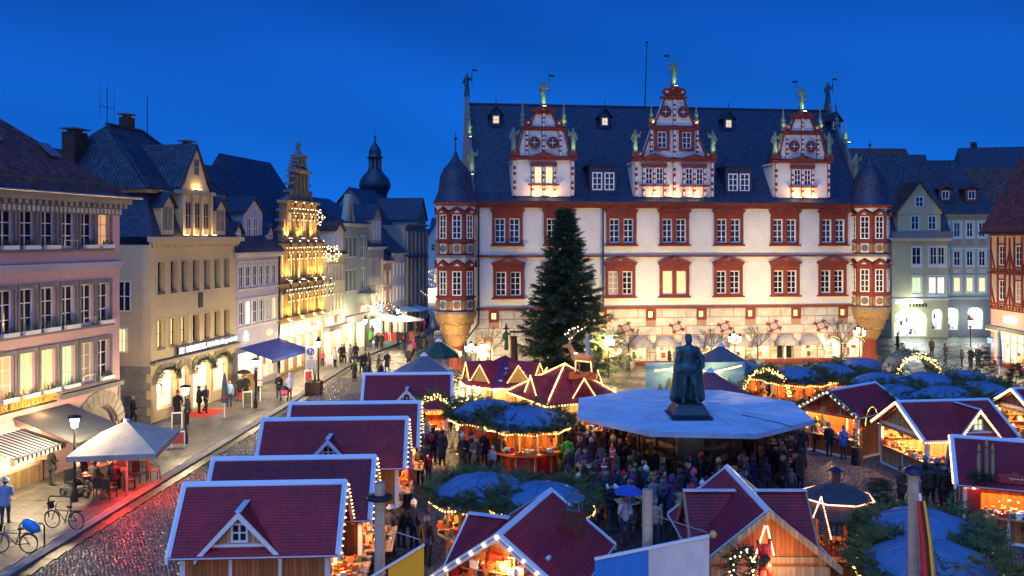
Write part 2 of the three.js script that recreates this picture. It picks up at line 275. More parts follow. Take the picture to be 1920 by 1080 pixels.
const archPts = (x0, x1, ys, y1, n = 8) => { const p = [], cx = (x0 + x1) / 2, r = (x1 - x0) / 2; for (let i = 0; i <= n; i++) { const t = PI * i / n; p.push([cx + r * Math.cos(t), ys + (y1 - ys) * Math.sin(t)]); } return p; };   // from right to left
function spandrel(b, x0, x1, ys, y1, z0, z1) { const p = archPts(x0, x1, ys, y1), h = p.length >> 1; b.ext([[x1, y1], ...p.slice(0, h + 1).reverse()], z0, z1); return b.ext([[x0, y1], ...p.slice(h)], z0, z1); }
const winCache = new Map();
function winGeo(w, h, cols, rows, bar) {
  const k = [w, h, cols, rows, bar].map((q) => q.toFixed ? q.toFixed(2) : q).join();
  if (!winCache.has(k)) {
    const b = new B(), f = bar * 1.3, d = 0.05;
    b.box(0, 0, 0, f, h, d); b.box(w - f, 0, 0, w, h, d); b.box(f, 0, 0, w - f, f, d); b.box(f, h - f, 0, w - f, h, d);
    for (let i = 1; i < cols; i++) b.box(w * i / cols - bar / 2, f, 0.004, w * i / cols + bar / 2, h - f, d - 0.006);
    for (let j = 1; j < rows; j++) { const y = h * j / rows; b.box(f, y - bar * 0.4, 0.008, w - f, y + bar * 0.4, d - 0.012); }
    winCache.set(k, [b.geo(), new B().box(0.01, 0.01, -0.03, w - 0.01, h - 0.01, -0.005).geo()]);
  }
  return winCache.get(k);
}
function win(parent, x, y, w, h, { cols = 2, rows = 3, lit = 'glass', frame = 'whitePaint', z = -0.14, bar = 0.06, name = 'window' } = {}) {
  const [g, p] = winGeo(w, h, cols, rows, bar), o = mesh(name, g, M[frame], parent, [x, y, z]);
  mesh('pane', p, M[lit], o); return o;
}
const boxMesh = (name, parent, m, x0, y0, z0, x1, y1, z1) => mesh(name, new B().box(x0, y0, z0, x1, y1, z1), M[m], parent);
function prismRoof(x0, x1, zf, zb, he, hr, hip0 = 0, hip1 = 0, zr = (zf + zb) / 2) {
  const b = new B(), a = [x0, he, zf], c = [x1, he, zf], d = [x1, he, zb], e = [x0, he, zb], r0 = [x0 + hip0, hr, zr], r1 = [x1 - hip1, hr, zr];
  b.quad(a, c, r1, r0); b.quad(d, e, r0, r1); b.tri(e, a, r0); b.tri(c, d, r1); return b.quad(e, d, c, a);
}
function gableDormer(parent, x0, x1, y0, y1, ya, zf, zb, wallM, roofM, wins, winOpt = {}) {   // a small house on a roof, facing z
  const d = new B().ext([[x0, y0], [x1, y0], [x1, y1], [(x0 + x1) / 2, ya], [x0, y1]], zb, zf), o = mesh('dormer', d, M[wallM], parent), m = (x0 + x1) / 2, v = 0.22, t = 0.12;
  const s = (ya - y1) / (m - x0), b = new B();
  for (const q of [-1, 1]) { const e = q < 0 ? x0 - v : x1 + v; b.ext([[m, ya + 0.02], [m, ya + t * 1.4], [e, y1 - v * s + t], [e, y1 - v * s + 0.02]], zb, zf + 0.25); }
  mesh('dormer_roof', b, M[roofM], o);
  for (const [wx, wy, ww, wh] of wins) win(o, wx, wy, ww, wh, { z: zf + 0.01, ...winOpt });
  return o;
}
function chimney(parent, x, z, y0, y1, w, m = 'chimneyBrick') { const o = boxMesh('chimney', parent, m, x - w / 2, y0, z - w * 0.35, x + w / 2, y1, z + w * 0.35); boxMesh('chimney_cap', o, 'greyStone', x - w * 0.62, y1 + 0.18, z - w * 0.45, x + w * 0.62, y1 + 0.26, z + w * 0.45); boxMesh('chimney_flue', o, 'greyStone', x - w * 0.3, y1, z - w * 0.2, x + w * 0.3, y1 + 0.18, z + w * 0.2); return o; }
// A lit shop room behind an opening: floor, walls, ceiling lamp and things on show.
function shopRoom(parent, x0, x1, y0, y1, { depth = 1.6, cool = false, level = 1, colours = ['ribbon', 'white', 'navy', 'lightWood', 'signAmberCloth', 'orangeCloth'], goods = 10, bars = [1, 1], z = -0.3, frame = 'whitePaint' } = {}) {
  const o = new THREE.Group(); o.name = 'shop_window'; parent.add(o);
  const b = new B(), Z = z - depth;
  b.quad([x0, y0, Z], [x1, y0, Z], [x1, y1, Z], [x0, y1, Z]); b.quad([x0, y0, z], [x0, y0, Z], [x0, y1, Z], [x0, y1, z]); b.quad([x1, y0, Z], [x1, y0, z], [x1, y1, z], [x1, y1, Z]);
  b.quad([x0, y0, z], [x1, y0, z], [x1, y0, Z], [x0, y0, Z]); b.quad([x0, y1, Z], [x1, y1, Z], [x1, y1, z], [x0, y1, z]);
  mesh('interior', b, M.white, o);
  const xm = (x0 + x1) / 2, w = x1 - x0;
  mesh('ceiling_light', new B().box(x0 + w * 0.12, y1 - 0.06, z - depth * 0.7, x1 - w * 0.12, y1 - 0.02, z - depth * 0.3), M[cool ? 'ceilingCool' : 'ceilingLamp'], o);
  lamp(o, xm, y1 - 0.35, z - depth * 0.45, cool ? COOL : WARMW, 3.0 * level * Math.max(1, w / 1.5), 14);
  const bb = {};
  for (let i = 0; i < goods; i++) {
    const c = pick(colours), gw = rr(0.1, 0.35), gh = rr(0.15, 0.7), gx = rr(x0 + 0.2, x1 - 0.2), gz = rr(Z + 0.3, z - 0.35), gy = i % 3 ? y0 + 0.01 : y0 + (y1 - y0) * rr(0.25, 0.55);
    (bb[c] ??= new B()).cb(gx, gy, gz, gw, gh, gw * 0.6); if (i % 3 === 0) (bb.white ??= new B()).cb(gx, gy - 0.05, gz, gw * 2, 0.03, 0.3);
  }
  for (const c in bb) stuffPart(mesh('display_goods', bb[c], M[c] ?? M.lightWood, o));
  const [nx, ny] = bars; const f = new B(), t = 0.05;
  f.box(x0, y0, z, x1, y0 + t, z + 0.06); f.box(x0, y1 - t, z, x1, y1, z + 0.06); f.box(x0, y0 + t, z, x0 + t, y1 - t, z + 0.06); f.box(x1 - t, y0 + t, z, x1, y1 - t, z + 0.06);
  for (let i = 1; i <= nx - 1; i++) f.box(x0 + w * i / nx - t / 2, y0 + t, z + 0.003, x0 + w * i / nx + t / 2, y1 - t, z + 0.055);
  if (ny > 1) f.box(x0 + t, y0 + (y1 - y0) * 0.72, z + 0.006, x1 - t, y0 + (y1 - y0) * 0.72 + t, z + 0.05);
  mesh('frame', f, M[frame], o);
  mesh('pane', new B().quad([x0 + t, y0 + t, z + 0.03], [x1 - t, y0 + t, z + 0.03], [x1 - t, y1 - t, z + 0.03], [x0 + t, y1 - t, z + 0.03]), M.shopGlass, o);
  return o;
}
mat('shopGlass', [1, 1, 1], 0.02, { transmission: 1, thickness: 0, ior: 1.5 }); mat('signAmberCloth', [0.6, 0.35, 0.08], 0.7);
// strings of bulbs: cable plus bulbs, joined because each bulb is only a couple of pixels
function bulbString(parent, pts, spacing, { r = 0.04, m = 'bulb', cable = 'black', wire = 0.012, hang = 0, name = 'light_string' } = {}) {
  const Q = pts.map((q) => V(...q)), b = new B(), c = new B(); let left = spacing * 0.5;
  for (let i = 0; i + 1 < Q.length; i++) {
    const L = Q[i].distanceTo(Q[i + 1]); let s = left;
    while (s < L) { const p = Q[i].clone().lerp(Q[i + 1], s / L); b.octa(p.x, p.y - hang, p.z, r * rr(0.85, 1.15)); s += spacing; }
    left = s - L;
  }
  if (wire) c.tube(Q, wire, 3);
  const o = mesh(name, c, M[cable], parent); if (b.p.length) stuffPart(mesh('bulbs', b, M[m], o)); return o;
}
// a sprig of conifer: flat blades along a stem, about 1 m long, pointing along +x
const sprigGeo = (n, len = 1, spread = 0.32, s = 3) => { const old = seed; seed = s; const b = new B(); b.bar([0, 0, 0], [len, 0, 0], 0.02); for (let i = 0; i < n; i++) { const t = (i + 0.6) / n * len, side = i % 2 ? 1 : -1, l = spread * (1.05 - t / len * 0.75) * rr(0.8, 1.2), up = rr(-0.25, 0.3), w = 0.05; const e = [t + l * 0.75, up * l, side * l]; b.tri([t - w, 0, 0], [t + w, 0, 0], e); b.tri([t, -w, 0], [t, w, 0], [t + l * 0.8, rr(-0.9, 0.9) * l, side * l * 0.4]); } seed = old; return b.geo(); };
const SPRIG = sprigGeo(12), SPRIG2 = sprigGeo(9, 1, 0.45, 19);
function greens(parent, spots, { name = 'fir_branches', size = 0.5, m = 'needle', geo = SPRIG, tint = true } = {}) {   // spots: [x, y, z, dir?]
  const o = new THREE.InstancedMesh(geo, M[m], spots.length); o.name = parent === scene ? numbered(name) : name; o.userData.kind = 'stuff'; o.castShadow = o.receiveShadow = true;
  const q = new THREE.Quaternion(), d = V(), X = V(1, 0, 0), mm = new THREE.Matrix4(), c = new THREE.Color();
  spots.forEach(([x, y, z, dir], i) => { if (dir) d.set(...dir); else d.set(rr(-1, 1), rr(-0.5, 0.7), rr(-1, 1)); d.normalize(); q.setFromUnitVectors(X, d); q.multiply(new THREE.Quaternion().setFromAxisAngle(X, rr(0, 6.28))); const s = size * rr(0.6, 1.3); mm.compose(V(x, y, z), q, V(s, s, s)); o.setMatrixAt(i, mm); if (tint) { const k = rr(0.6, 1.5); c.setRGB(k * rr(0.8, 1.3), k, k * rr(0.7, 1.1)); o.setColorAt(i, c); } });
  parent.add(o); return o;
}

mat('chimneyBrick', [0.14, 0.06, 0.045], 0.85, { tone: 'stone', bump: 'stoneBump', bumpScale: 0.02 });
// ---------------------------------------------------------------- ground
const kerb = [[-17.4, 20], [-16.8, 29.7], [-16.25, 40], [-15.5, 53.3], [-15.1, 60], [-14.8, 70], [-14.2, 84], [-12.0, 96], [-9.5, 112], [-5.5, 135], [-1, 165]];
const kerbX = (d) => { for (let i = 0; i + 1 < kerb.length; i++) if (d <= kerb[i + 1][1]) { const t = (d - kerb[i][1]) / (kerb[i + 1][1] - kerb[i][1]); return kerb[i][0] + t * (kerb[i + 1][0] - kerb[i][0]); } return kerb.at(-1)[0]; };
mat('cobbleM', [0.085, 0.080, 0.075], 0.42, { tone: 'cobble', bump: 'cobbleBump', bumpScale: 0.02 }); M.cobbleM.roughnessMap = T.wet; M.cobbleM.roughness = 1.0;
mat('cobbleGutter', [0.045, 0.043, 0.04], 0.45, { tone: 'grime', bump: 'stoneBump', bumpScale: 0.01 }); mat('soil', [0.06, 0.06, 0.06], 0.9, { tone: 'grime' });
structure(mesh('ground', new B().quad([-1500, -0.02, 600], [1500, -0.02, 600], [1500, -0.02, -1500], [-1500, -0.02, -1500]), M.soil));
structure(mesh('market_square', new B().quad([-24, 0, 10], [70, 0, 10], [70, 0, -175], [-24, 0, -175]), M.cobbleM));
{ // pavement of stone slabs, each slab a piece
  const slabM = []; for (let i = 0; i < 4; i++) { const k = 0.86 + 0.09 * i; slabM.push(mat('slab' + i, [0.150 * k, 0.142 * k, 0.132 * k], 1, { tone: 'grime', bump: 'stoneBump', bumpScale: 0.004 })); M['slab' + i].roughness = 0.36 + 0.05 * i; }
  const bed = new B(), pave = [];
  for (let i = 0; i + 1 < kerb.length; i++) { const [a, d0] = kerb[i], [c, d1] = kerb[i + 1]; bed.quad([a - 14, 0.075, -d0], [a, 0.075, -d0], [c, 0.075, -d1], [c - 14, 0.075, -d1]); bed.quad([a, 0.075, -d0], [a, 0, -d0], [c, 0, -d1], [c, 0.075, -d1]); }
  const walk = structure(mesh('pavement', bed, M.rustic));
  const kb = new B(), geos = {}; let n = 0;
  for (let d = 27; d < 100;) {
    const L = d < 70 ? rr(0.8, 1.15) : rr(1.2, 1.6), x1 = kerbX(d) - 0.5; let x = x1, cnt = 0; const far = x1 - 8.5;
    while (x > far && n < 470) { const w = pick([0.7, 0.9, 1.1]) * (d < 70 ? 1.25 : 1.8); const k = w.toFixed(2) + L.toFixed(1); geos[k] ??= new B().box(-w + 0.006, 0, -Number(L.toFixed(1)) + 0.006, -0.006, 0.075, -0.006).geo(); const s = mesh('slab', geos[k], slabM[Math.floor(rnd() * 4)], walk, [x, 0.02 + rr(0, 0.004), -d]); s.rotation.y = 0.05; x -= w; n++; cnt++; }
    d += Number(L.toFixed(1));
  }
  for (let d = 21; d < 130; d += 1.0) { const a = kerbX(d), c = kerbX(d + 1); kb.quad([a - 0.32, 0.128, -d], [a, 0.128, -d], [c, 0.128, -d - 0.985], [c - 0.32, 0.128, -d - 0.985]); kb.quad([a, 0.128, -d], [a, 0, -d], [c, 0, -d - 0.985], [c, 0.128, -d - 0.985]); }
  mesh('kerb', kb, M.greyStone, walk);
  const gs = new B().box(-0.24, 0, -0.37, 0.24, 0.05, 0.37).geo(); for (let d = 27; d < 84; d += 0.76) for (const q of [0]) { const o = mesh('gutter_stone', gs, M.cobbleGutter, walk, [kerbX(d) + 0.28 + q * 0.5, -0.012 + rr(0, 0.01), -d]); o.rotation.y = 0.05 + rr(-0.02, 0.02); }
  for (const [x, d] of [[-18.6, 33], [-17.8, 45.5], [-16.6, 58], [-12.4, 36], [11.2, 38.5]]) mesh('manhole_cover', new B().lathe([[0.02, 0.012], [0.3, 0.012], [0.32, 0]], 18), M.iron, walk, [x, x < -14 ? 0.1 : 0.035, -d]);
}
{ // wet setts of the roadway and of the square where they are close enough to tell apart
  const st = new B(); const top = 0.06, o = 0.06; st.quad([-0.035, top, 0.03], [0.035, top, 0.03], [0.035, top, -0.03], [-0.035, top, -0.03], [[-0.3, 1, 0.3], [0.3, 1, 0.3], [0.3, 1, -0.3], [-0.3, 1, -0.3]].map((q) => V(...q).normalize()));
  const ring = (y0, r0, y1, r1, n0, n1) => { const c = [[1, 1], [1, -1], [-1, -1], [-1, 1]]; for (let i = 0; i < 4; i++) { const a = c[i], b = c[(i + 1) % 4]; const P = (q, y, r) => [q[0] * r * 1.1, y, q[1] * r], N = (q, k) => V(q[0], k, q[1]).normalize(); st.quad(P(a, y0, r0), P(b, y0, r0), P(b, y1, r1), P(a, y1, r1), [N(a, n0), N(b, n0), N(b, n1), N(a, n1)]); } };
  ring(0.045, 0.052, top, 0.032, 0.6, 2.4); ring(0, o, 0.045, 0.052, 0.1, 0.6);
  mat('sett', [0.10, 0.09, 0.08], 0.2, { bump: 'stoneBump', bumpScale: 0.01 });
  const spots = [], inside = (x, d) => (x > kerbX(d) + 0.58 && x < -9.2 && d < 72) || (x > 9.5 && d > 30 && d < 46 && x < 24) || (x > -5 && x < 1.5 && d < 40) ;
  for (let d = 25; d < 72; d += 0.132) { const row = Math.round(d / 0.132), sh = Math.sin(row * 0.7) * 0.02; for (let x = -18 + (row % 2) * 0.07; x < 24; x += 0.142) if (inside(x, d)) { const k = Math.abs(x * F / d); if (k < 985) spots.push([x + rr(-0.012, 0.012), -d + sh + rr(-0.01, 0.01)]); } }
  const im = new THREE.InstancedMesh(st.geo(), M.sett, spots.length); im.name = 'cobblestones'; im.userData.kind = 'stuff'; im.userData.label = 'wet cobblestones of the street and square'; im.receiveShadow = im.castShadow = true;
  const mm = new THREE.Matrix4(), q = new THREE.Quaternion(), e = new THREE.Euler(), c = new THREE.Color();
  spots.forEach(([x, z], i) => { e.set(rr(-0.14, 0.14), rr(-0.15, 0.15), rr(-0.14, 0.14)); q.setFromEuler(e); mm.compose(V(x, rr(-0.04, -0.018), z), q, V(rr(0.82, 1.14), 1, rr(0.8, 1.12))); im.setMatrixAt(i, mm); const k = rr(0.5, 1.35); c.setRGB(k, k * rr(0.94, 1), k * rr(0.86, 1)); im.setColorAt(i, c); });
  scene.add(im); console.log('setts', spots.length);
}
// ---------------------------------------------------------------- left side of the street, near to far
const LD = [0.1734, -0.9849], LS = [-22.03, -53.7], LT = heading(...LD), LP = (t, off = 0) => [LS[0] + LD[0] * t - LD[1] * -off, 0, LS[1] + LD[1] * t + off * LD[0]];
const litRow = (n, list, d = 'glass') => Array.from({ length: n }, (_, i) => list[i] ?? d);
function windowRow(g, xs, y, w, h, lits, opt = {}, extra) { const ops = []; xs.forEach((x, i) => { ops.push([x - w / 2, y, x + w / 2, y + h]); const o = win(g, x - w / 2, y, w, h, { lit: lits[i], ...opt }); extra?.(o, x, i); }); return ops; }
function cornice(g, W, y, proj, h, m, x0 = 0, name = 'cornice') { const b = new B(); b.box(x0 - proj * 0.4, y, 0.003, W + proj * 0.4, y + h * 0.4, proj * 0.5); b.box(x0 - proj * 0.8, y + h * 0.4, 0.006, W + proj * 0.8, y + h, proj); return mesh(name, b, M[m], g); }

{ // pink corner house with the cafe
  const d = [0.2, -0.9798], far = [-20.96, -47], W = 15, A = [far[0] - d[0] * W, far[1] - d[1] * W], u = (px) => along(px, A, ...d);
  const g = thing('pink_house', 'pink corner house with three window rows above the cafe awnings', 'house', [A[0], 0, A[1]], heading(...d));
  const cols = [-72, -30, 10, 51, 90, 128, 163, 194].map(u), surr = new B();
  const ops = [];
  const rows = [[10.95, 1.75, litRow(8, { 7: 'paneOrange' })], [7.05, 2.05, litRow(8, {})], [4.15, 2.0, ['paneOrange', 'paneOrange', 'paneOrange', 'paneWarm', 'paneWarm', 'paneGreen', 'paneDim', 'glass']]];
  for (const [y, h, lits] of rows) {
    ops.push(...windowRow(g, cols, y, 0.98, h, lits, { rows: 3, z: -0.2 }, (o, x, i) => {
      const b = new B(); b.box(-0.14, -0.06, 0.2, 0, h + 0.2, 0.27); b.box(0.98, -0.06, 0.2, 1.12, h + 0.2, 0.27); b.box(0, h, 0.2, 0.98, h + 0.2, 0.275); b.box(-0.2, -0.2, 0.2, 1.18, -0.06, 0.34);
      mesh('window_surround', b, M.greyStone, o);
      if ((i + Math.round(y)) % 3 !== 1 || i < 4) { const f = new B().box(0.02, -0.05, 0.36, 0.96, 0.13, 0.55); const bx = mesh('flower_box', f, M.whitePaint, o); greens(bx, Array.from({ length: 14 }, () => [rr(0.08, 0.9), 0.12, rr(0.4, 0.52), [rr(-0.5, 0.5), 1, rr(-0.5, 0.5)]]), { name: 'plants', size: 0.26, m: 'needleLight' }); }
      else { const r = new B(); r.bar([0, 0.35, 0.36], [0.98, 0.35, 0.36], 0.03); for (const q of [0.02, 0.96]) r.bar([q, 0, 0.33], [q, 0.35, 0.36], 0.025); mesh('window_rail', r, M.steel, o); }
    }));
  }
  const doorX = u(189); ops.push([doorX - 1.35, 0, doorX + 1.2, 2.75]);
  const shopA = u(-60), shopB = u(76); ops.push([shopA, 0.9, shopB, 2.6]);
  const b = wallGeo(W, 13.0, ops); shell(b, 0, W, 0, 13.0, 12); spandrel(b, doorX - 1.35, doorX + 1.2, 1.7, 2.75, -0.3, -0.002);
  mesh('wall', b, M.pink, g);
  // rusticated ground floor near the corner, stone by stone
  for (let r = 0; r < 6; r++) { const y = 0.06 + r * 0.58; for (const [x0, x1] of [[doorX + 1.42, W - 0.0]]) { for (let x = x0 + (r % 2 ? 0 : -0.0), k = 0; x < x1 - 0.1; k++) { const w = Math.min(x1 - x, r % 2 && !k ? 0.5 : 0.95); boxMesh('stone_block', g, 'paleStone', x, y, 0.004, x + w - 0.03, y + 0.55, 0.07); x += w; } } }
  for (let i = 0; i < 13; i++) { const t0 = PI * (i + 0.06) / 13, t1 = PI * (i + 0.94) / 13, cx = doorX - 0.08, P = (t, rx, ry) => [cx + rx * Math.cos(t), 1.7 + ry * Math.sin(t)]; mesh('arch_stone', new B().ext([P(t0, 1.34, 1.1), P(t1, 1.34, 1.1), P(t1, 1.95, 1.85), P(t0, 1.95, 1.85)], 0.004, 0.08), M.paleStone, g); }
  boxMesh('ledge', g, 'greyStone', u(112), 3.62, 0.004, W, 3.85, 0.28);
  boxMesh('door_panel', g, 'paleStone', doorX - 1.3, 1.62, -0.22, doorX + 1.15, 2.7, -0.18); const dr = boxMesh('door', g, 'darkWood', doorX - 1.3, 0.05, -0.26, doorX + 1.15, 1.6, -0.2); boxMesh('door_frame', dr, 'greyStone', doorX - 0.1, 0.05, -0.198, doorX + 0.02, 1.6, -0.15);
  mesh('band', new B().box(0, 9.85, 0.004, W + 0.05, 10.05, 0.12).box(0, 10.05, 0.004, W + 0.1, 10.2, 0.3), M.lavender, g);
  boxMesh('frieze', g, 'greyStone', 0, 12.62, 0.004, W + 0.03, 12.98, 0.08); cornice(g, W, 13.0, 0.5, 0.5, 'paleStone');
  for (let x = 5.2; x < W; x += 0.42) boxMesh('bracket', g, 'paleStone', x, 12.98, 0.01, x + 0.2, 13.19, 0.42);
  for (let x = 5.2; x < W; x += 0.3) boxMesh('dentil', g, 'trim', x, 12.68, 0.085, x + 0.16, 12.92, 0.15);
  const rf = mesh('roof', prismRoof(-0.5, W + 0.55, 0.58, -12.6, 13.5, 19.2, 5, 6.5), M.tileRoof, g);
  for (const [x, z] of [[9.0, -2.6], [12.2, -2.0]]) { const y = 13.5 + (0.75 - z) / 6.675 * 5.7; const o = mesh('skylight', new B().m(new THREE.Matrix4().makeRotationX(0.707).setPosition(x, y + 0.03, z)).box(-0.35, 0, -0.5, 0.35, 0.08, 0.5), M.steel, rf); o.name = 'skylight'; }
  const gt = new B(); gt.tube([[-0.6, 13.55, 0.82], [W + 0.8, 13.55, 0.82]], 0.08, 6); mesh('gutter', gt, M.steel, g);
  const sg = new B(); for (let x = -0.5; x < W + 0.6; x += 0.75) sg.bar([x, 13.95, 0.28], [x, 14.2, 0.28], 0.04); sg.bar([-0.5, 14.2, 0.28], [W + 0.4, 14.2, 0.28], 0.04); mesh('snow_guard', sg, M.iron, rf);
  // cafe: lit counter, sign, awnings
  const room = shopRoom(g, shopA, shopB, 0.9, 2.6, { goods: 26, level: 2.2, depth: 2.2, bars: [5, 1], colours: ['lightWood', 'paleStone', 'white', 'signAmberCloth'] });
  boxMesh('shop_front', g, 'lightWood', shopA, 0.1, 0.004, shopB, 0.88, 0.12);
  const sign = new B().add(lettering('nermut & kohrercafe', 0.5, 0.09, serif, 5.6)); sign.p.length; const sgn = mesh('sign', sign, M.signAmber, g, [u(103) - 5.75, 3.72, 0.14]);
  boxMesh('sign_rail', sgn, 'black', -0.1, -0.12, -0.1, 5.7, -0.05, 0.02);
  lamp(g, u(60), 3.55, 0.55, lin(1, 0.55, 0.2), 4, 10);
  const aw = (name, x0, x1, y0, y1, out, m) => { const q = new B(); q.quad([x0, y0, out], [x1, y0, out], [x1, y1, 0.15], [x0, y1, 0.15]); q.quad([x0, y1 - 0.03, 0.15], [x1, y1 - 0.03, 0.15], [x1, y0 - 0.03, out], [x0, y0 - 0.03, out]); q.quad([x0, y0 - 0.22, out + 0.01], [x1, y0 - 0.22, out + 0.01], [x1, y0, out], [x0, y0, out]); const o = mesh(name, q, M[m], g); boxMesh('awning_bar', o, 'steel', x0, y0 - 0.02, out, x1, y0 + 0.05, out + 0.07); return o; };
  aw('awning', u(20), u(123), 2.35, 3.35, 3.3, 'awningGrey');
  const st = texture(64, 0.26, (x) => (x < 0.5 ? 0.75 : 0.02), true); mat('stripe', [1, 1, 1], 0.8); M.stripe.map = st;
  aw('striped_awning', u(-60), u(40), 2.2, 2.75, 2.3, 'stripe');
  for (const px of [-20, 20, 60]) lamp(g, u(px), 2.1, 1.1, WARMW, 9, 16);
}
{ // ochre bookshop
  const W = 10.7, d = LD, A = LS, u = (px) => along(px, A, ...d), P = LP(0);
  const g = thing('ochre_bookshop', 'ochre house with bookshop arches, mansard roof and lit gable', 'house', [P[0], 0, P[2]], LT);
  const cols = [302, 326, 346, 367, 388, 407, 425].map(u), ops = [];
  ops.push(...windowRow(g, cols, 8.0, 0.78, 1.95, litRow(7, {}), { rows: 2, cols: 2, frame: 'paleStone', z: -0.34, bar: 0.05 }));
  ops.push(...windowRow(g, cols, 4.55, 0.78, 1.75, ['paneYellow', 'paneYellow', 'paneYellow', 'glass', 'paneDim', 'glass', 'glass'], { rows: 2, cols: 2, frame: 'darkWood', z: -0.34, bar: 0.05 }));
  for (const y of [8.0, 4.55]) for (const x of cols) { boxMesh('window_sill', g, 'navy', x - 0.42, y - 0.08, -0.3, x + 0.42, y - 0.005, 0.05); const s = new B(), h = y > 6 ? 1.95 : 1.75; s.box(x - 0.56, y - 0.02, 0.004, x - 0.42, y + h + 0.14, 0.04); s.box(x + 0.42, y - 0.02, 0.004, x + 0.56, y + h + 0.14, 0.04); s.box(x - 0.42, y + h + 0.02, 0.004, x + 0.42, y + h + 0.14, 0.045); mesh('window_surround', s, M.ochre, g); }
  const arches = [[u(294), u(331), 0.75], [u(337), u(356), 0.15], [u(362), u(396), 0.1], [u(400), u(427), 0.75]];
  for (const [a, c, y] of arches) ops.push([a, y, c, 3.15]);
  const b = wallGeo(W, 11.0, ops, { t: 0.36 }); shell(b, 0, W, 0, 11.0, 11); for (const [a, c] of arches) spandrel(b, a, c, 2.4, 3.15, -0.36, -0.002);
  mesh('wall', b, M.ochre, g);
  arches.forEach(([a, c, y], i) => {
    const rm = shopRoom(g, a, c, y, 3.1, { level: i === 1 ? 1.6 : 2.6, goods: i === 0 ? 6 : 8, z: -0.4, bars: [i === 1 ? 1 : 2, 2], colours: ['white', 'lavender', 'ribbon', 'navy'], depth: 2 });
    const n = 9, cx = (a + c) / 2, R = (c - a) / 2;
    for (let k = 0; k < n; k++) { const t0 = PI * (k + 0.05) / n, t1 = PI * (k + 0.95) / n, Q = (t, e) => [cx + (R + e) * Math.cos(t), 2.4 + (0.75 + e) * Math.sin(t)]; mesh('arch_stone', new B().ext([Q(t0, 0.02), Q(t1, 0.02), Q(t1, 0.52), Q(t0, 0.52)], 0.004, 0.075), M.rustic, g); }
    if (i !== 1) greens(rm, Array.from({ length: 70 }, (_, k) => { const t = PI * k / 70; return [cx + (R + 0.1) * Math.cos(t), 2.44 + 0.85 * Math.sin(t), 0.16, [rr(-1, 1), rr(-0.6, 0.3), rr(0, 0.8)]]; }), { name: 'fir_garland', size: 0.34 });
  });
  const xs = [0, ...arches.flatMap(([a, c]) => [a - 0.55, c + 0.55]), W];
  for (let k = 0; k < xs.length; k += 2) for (let r = 0; r < 6; r++) if (xs[k + 1] - xs[k] > 0.1) boxMesh('stone_block', g, 'rustic', xs[k] + (r % 2) * 0.04, 0.1 + r * 0.5, 0.004, xs[k + 1] - (r % 2) * 0.04, 0.57 + r * 0.5, 0.07);
  boxMesh('ledge', g, 'paleStone', -0.1, 3.62, 0.004, W + 0.1, 3.78, 0.32); boxMesh('ledge_cap', g, 'navy', -0.12, 3.78, 0.004, W + 0.12, 3.84, 0.36);
  const sx = u(331); const board = boxMesh('sign_board', g, 'navy', sx - 0.15, 3.9, 0.1, u(436), 4.44, 0.2);
  mesh('lettering', new B().add(lettering('III', 0.36, 0.05, font, 0.5)), M.signWhite, board, [sx, 3.99, 0.2]); mesh('lettering', new B().add(lettering('\\', 0.36, 0.05, font, 0.28)), M.signPink, board, [sx + 0.52, 3.99, 0.2]);
  mesh('lettering', new B().add(lettering('RIEMANN.', 0.36, 0.05, font, 2.5)), M.signWhite, board, [sx + 0.82, 3.99, 0.2]); mesh('lettering', new B().add(lettering('Die Buchhandlung am Markt', 0.28, 0.05, font, 4.1)), M.signWhite, board, [sx + 3.5, 4.03, 0.2]);
  mesh('plaque', new B().box(u(372), 6.75, 0.004, u(372) + 0.5, 7.75, 0.06), M.black, g);
  cornice(g, W, 11.0, 0.5, 0.5, 'ochre'); for (let x = 0.1; x < W; x += 0.35) boxMesh('dentil', g, 'ochre', x, 10.82, 0.01, x + 0.18, 11.0, 0.16);
  // side wall towards the alley
  const sw = win(g, -0.02, 6.9, 0.9, 1.9, { rows: 2 }); sw.rotation.y = -PI / 2; sw.position.set(-0.03, 6.9, -2.2); const sw2 = win(g, 0, 4.4, 0.6, 1.5, { rows: 2, lit: 'paneYellow' }); sw2.rotation.y = -PI / 2; sw2.position.set(-0.03, 4.4, -2.2);
  for (let r = 0; r < 7; r++) for (let k = 0; k < 4; k++) mesh('stone_block', new B().box(-0.08, 0.1 + r * 0.5, -0.75 * (k + 1) - (r % 2) * 0.3 + 0.02, -0.004, 0.57 + r * 0.5, -0.75 * k - (r % 2) * 0.3), M.rustic, g);
  // mansard, upper roof, gabled dormer house
  const md = new B(); { const y0 = 11.5, y1 = 14.3, i = 0.9; md.quad([0, y0, 0.1], [W, y0, 0.1], [W - i, y1, -i], [i, y1, -i]); md.quad([W, y0, 0.1], [W, y0, -11], [W - i, y1, -10.1], [W - i, y1, -i]); md.quad([0, y0, -11], [0, y0, 0.1], [i, y1, -i], [i, y1, -10.1]); } mesh('mansard', md, M.slateRoof, g);
  boxMesh('mansard_ledge', g, 'ochre', 0.6, 14.25, -10.2, W - 0.6, 14.45, -0.55);
  const up = mesh('roof', prismRoof(0.3, W - 0.3, -0.3, -10.5, 14.45, 18.9, 3.2, 3.0), M.darkTile, g);
  const tg = new B(); tg.tube([[0.3, 14.5, -0.3], [3.5, 18.95, -5.4], [W - 3.3, 18.95, -5.4], [W - 0.3, 14.5, -0.3]], 0.13, 6); mesh('ridge_tiles', tg, M.darkTile, up);
  const gx0 = u(339), gx1 = u(394), gm = (gx0 + gx1) / 2;
  const gw = mesh('gable_dormer', new B().box(gx0, 11.5, -4, gx1, 14.3, 0.05), M.ochre, g);
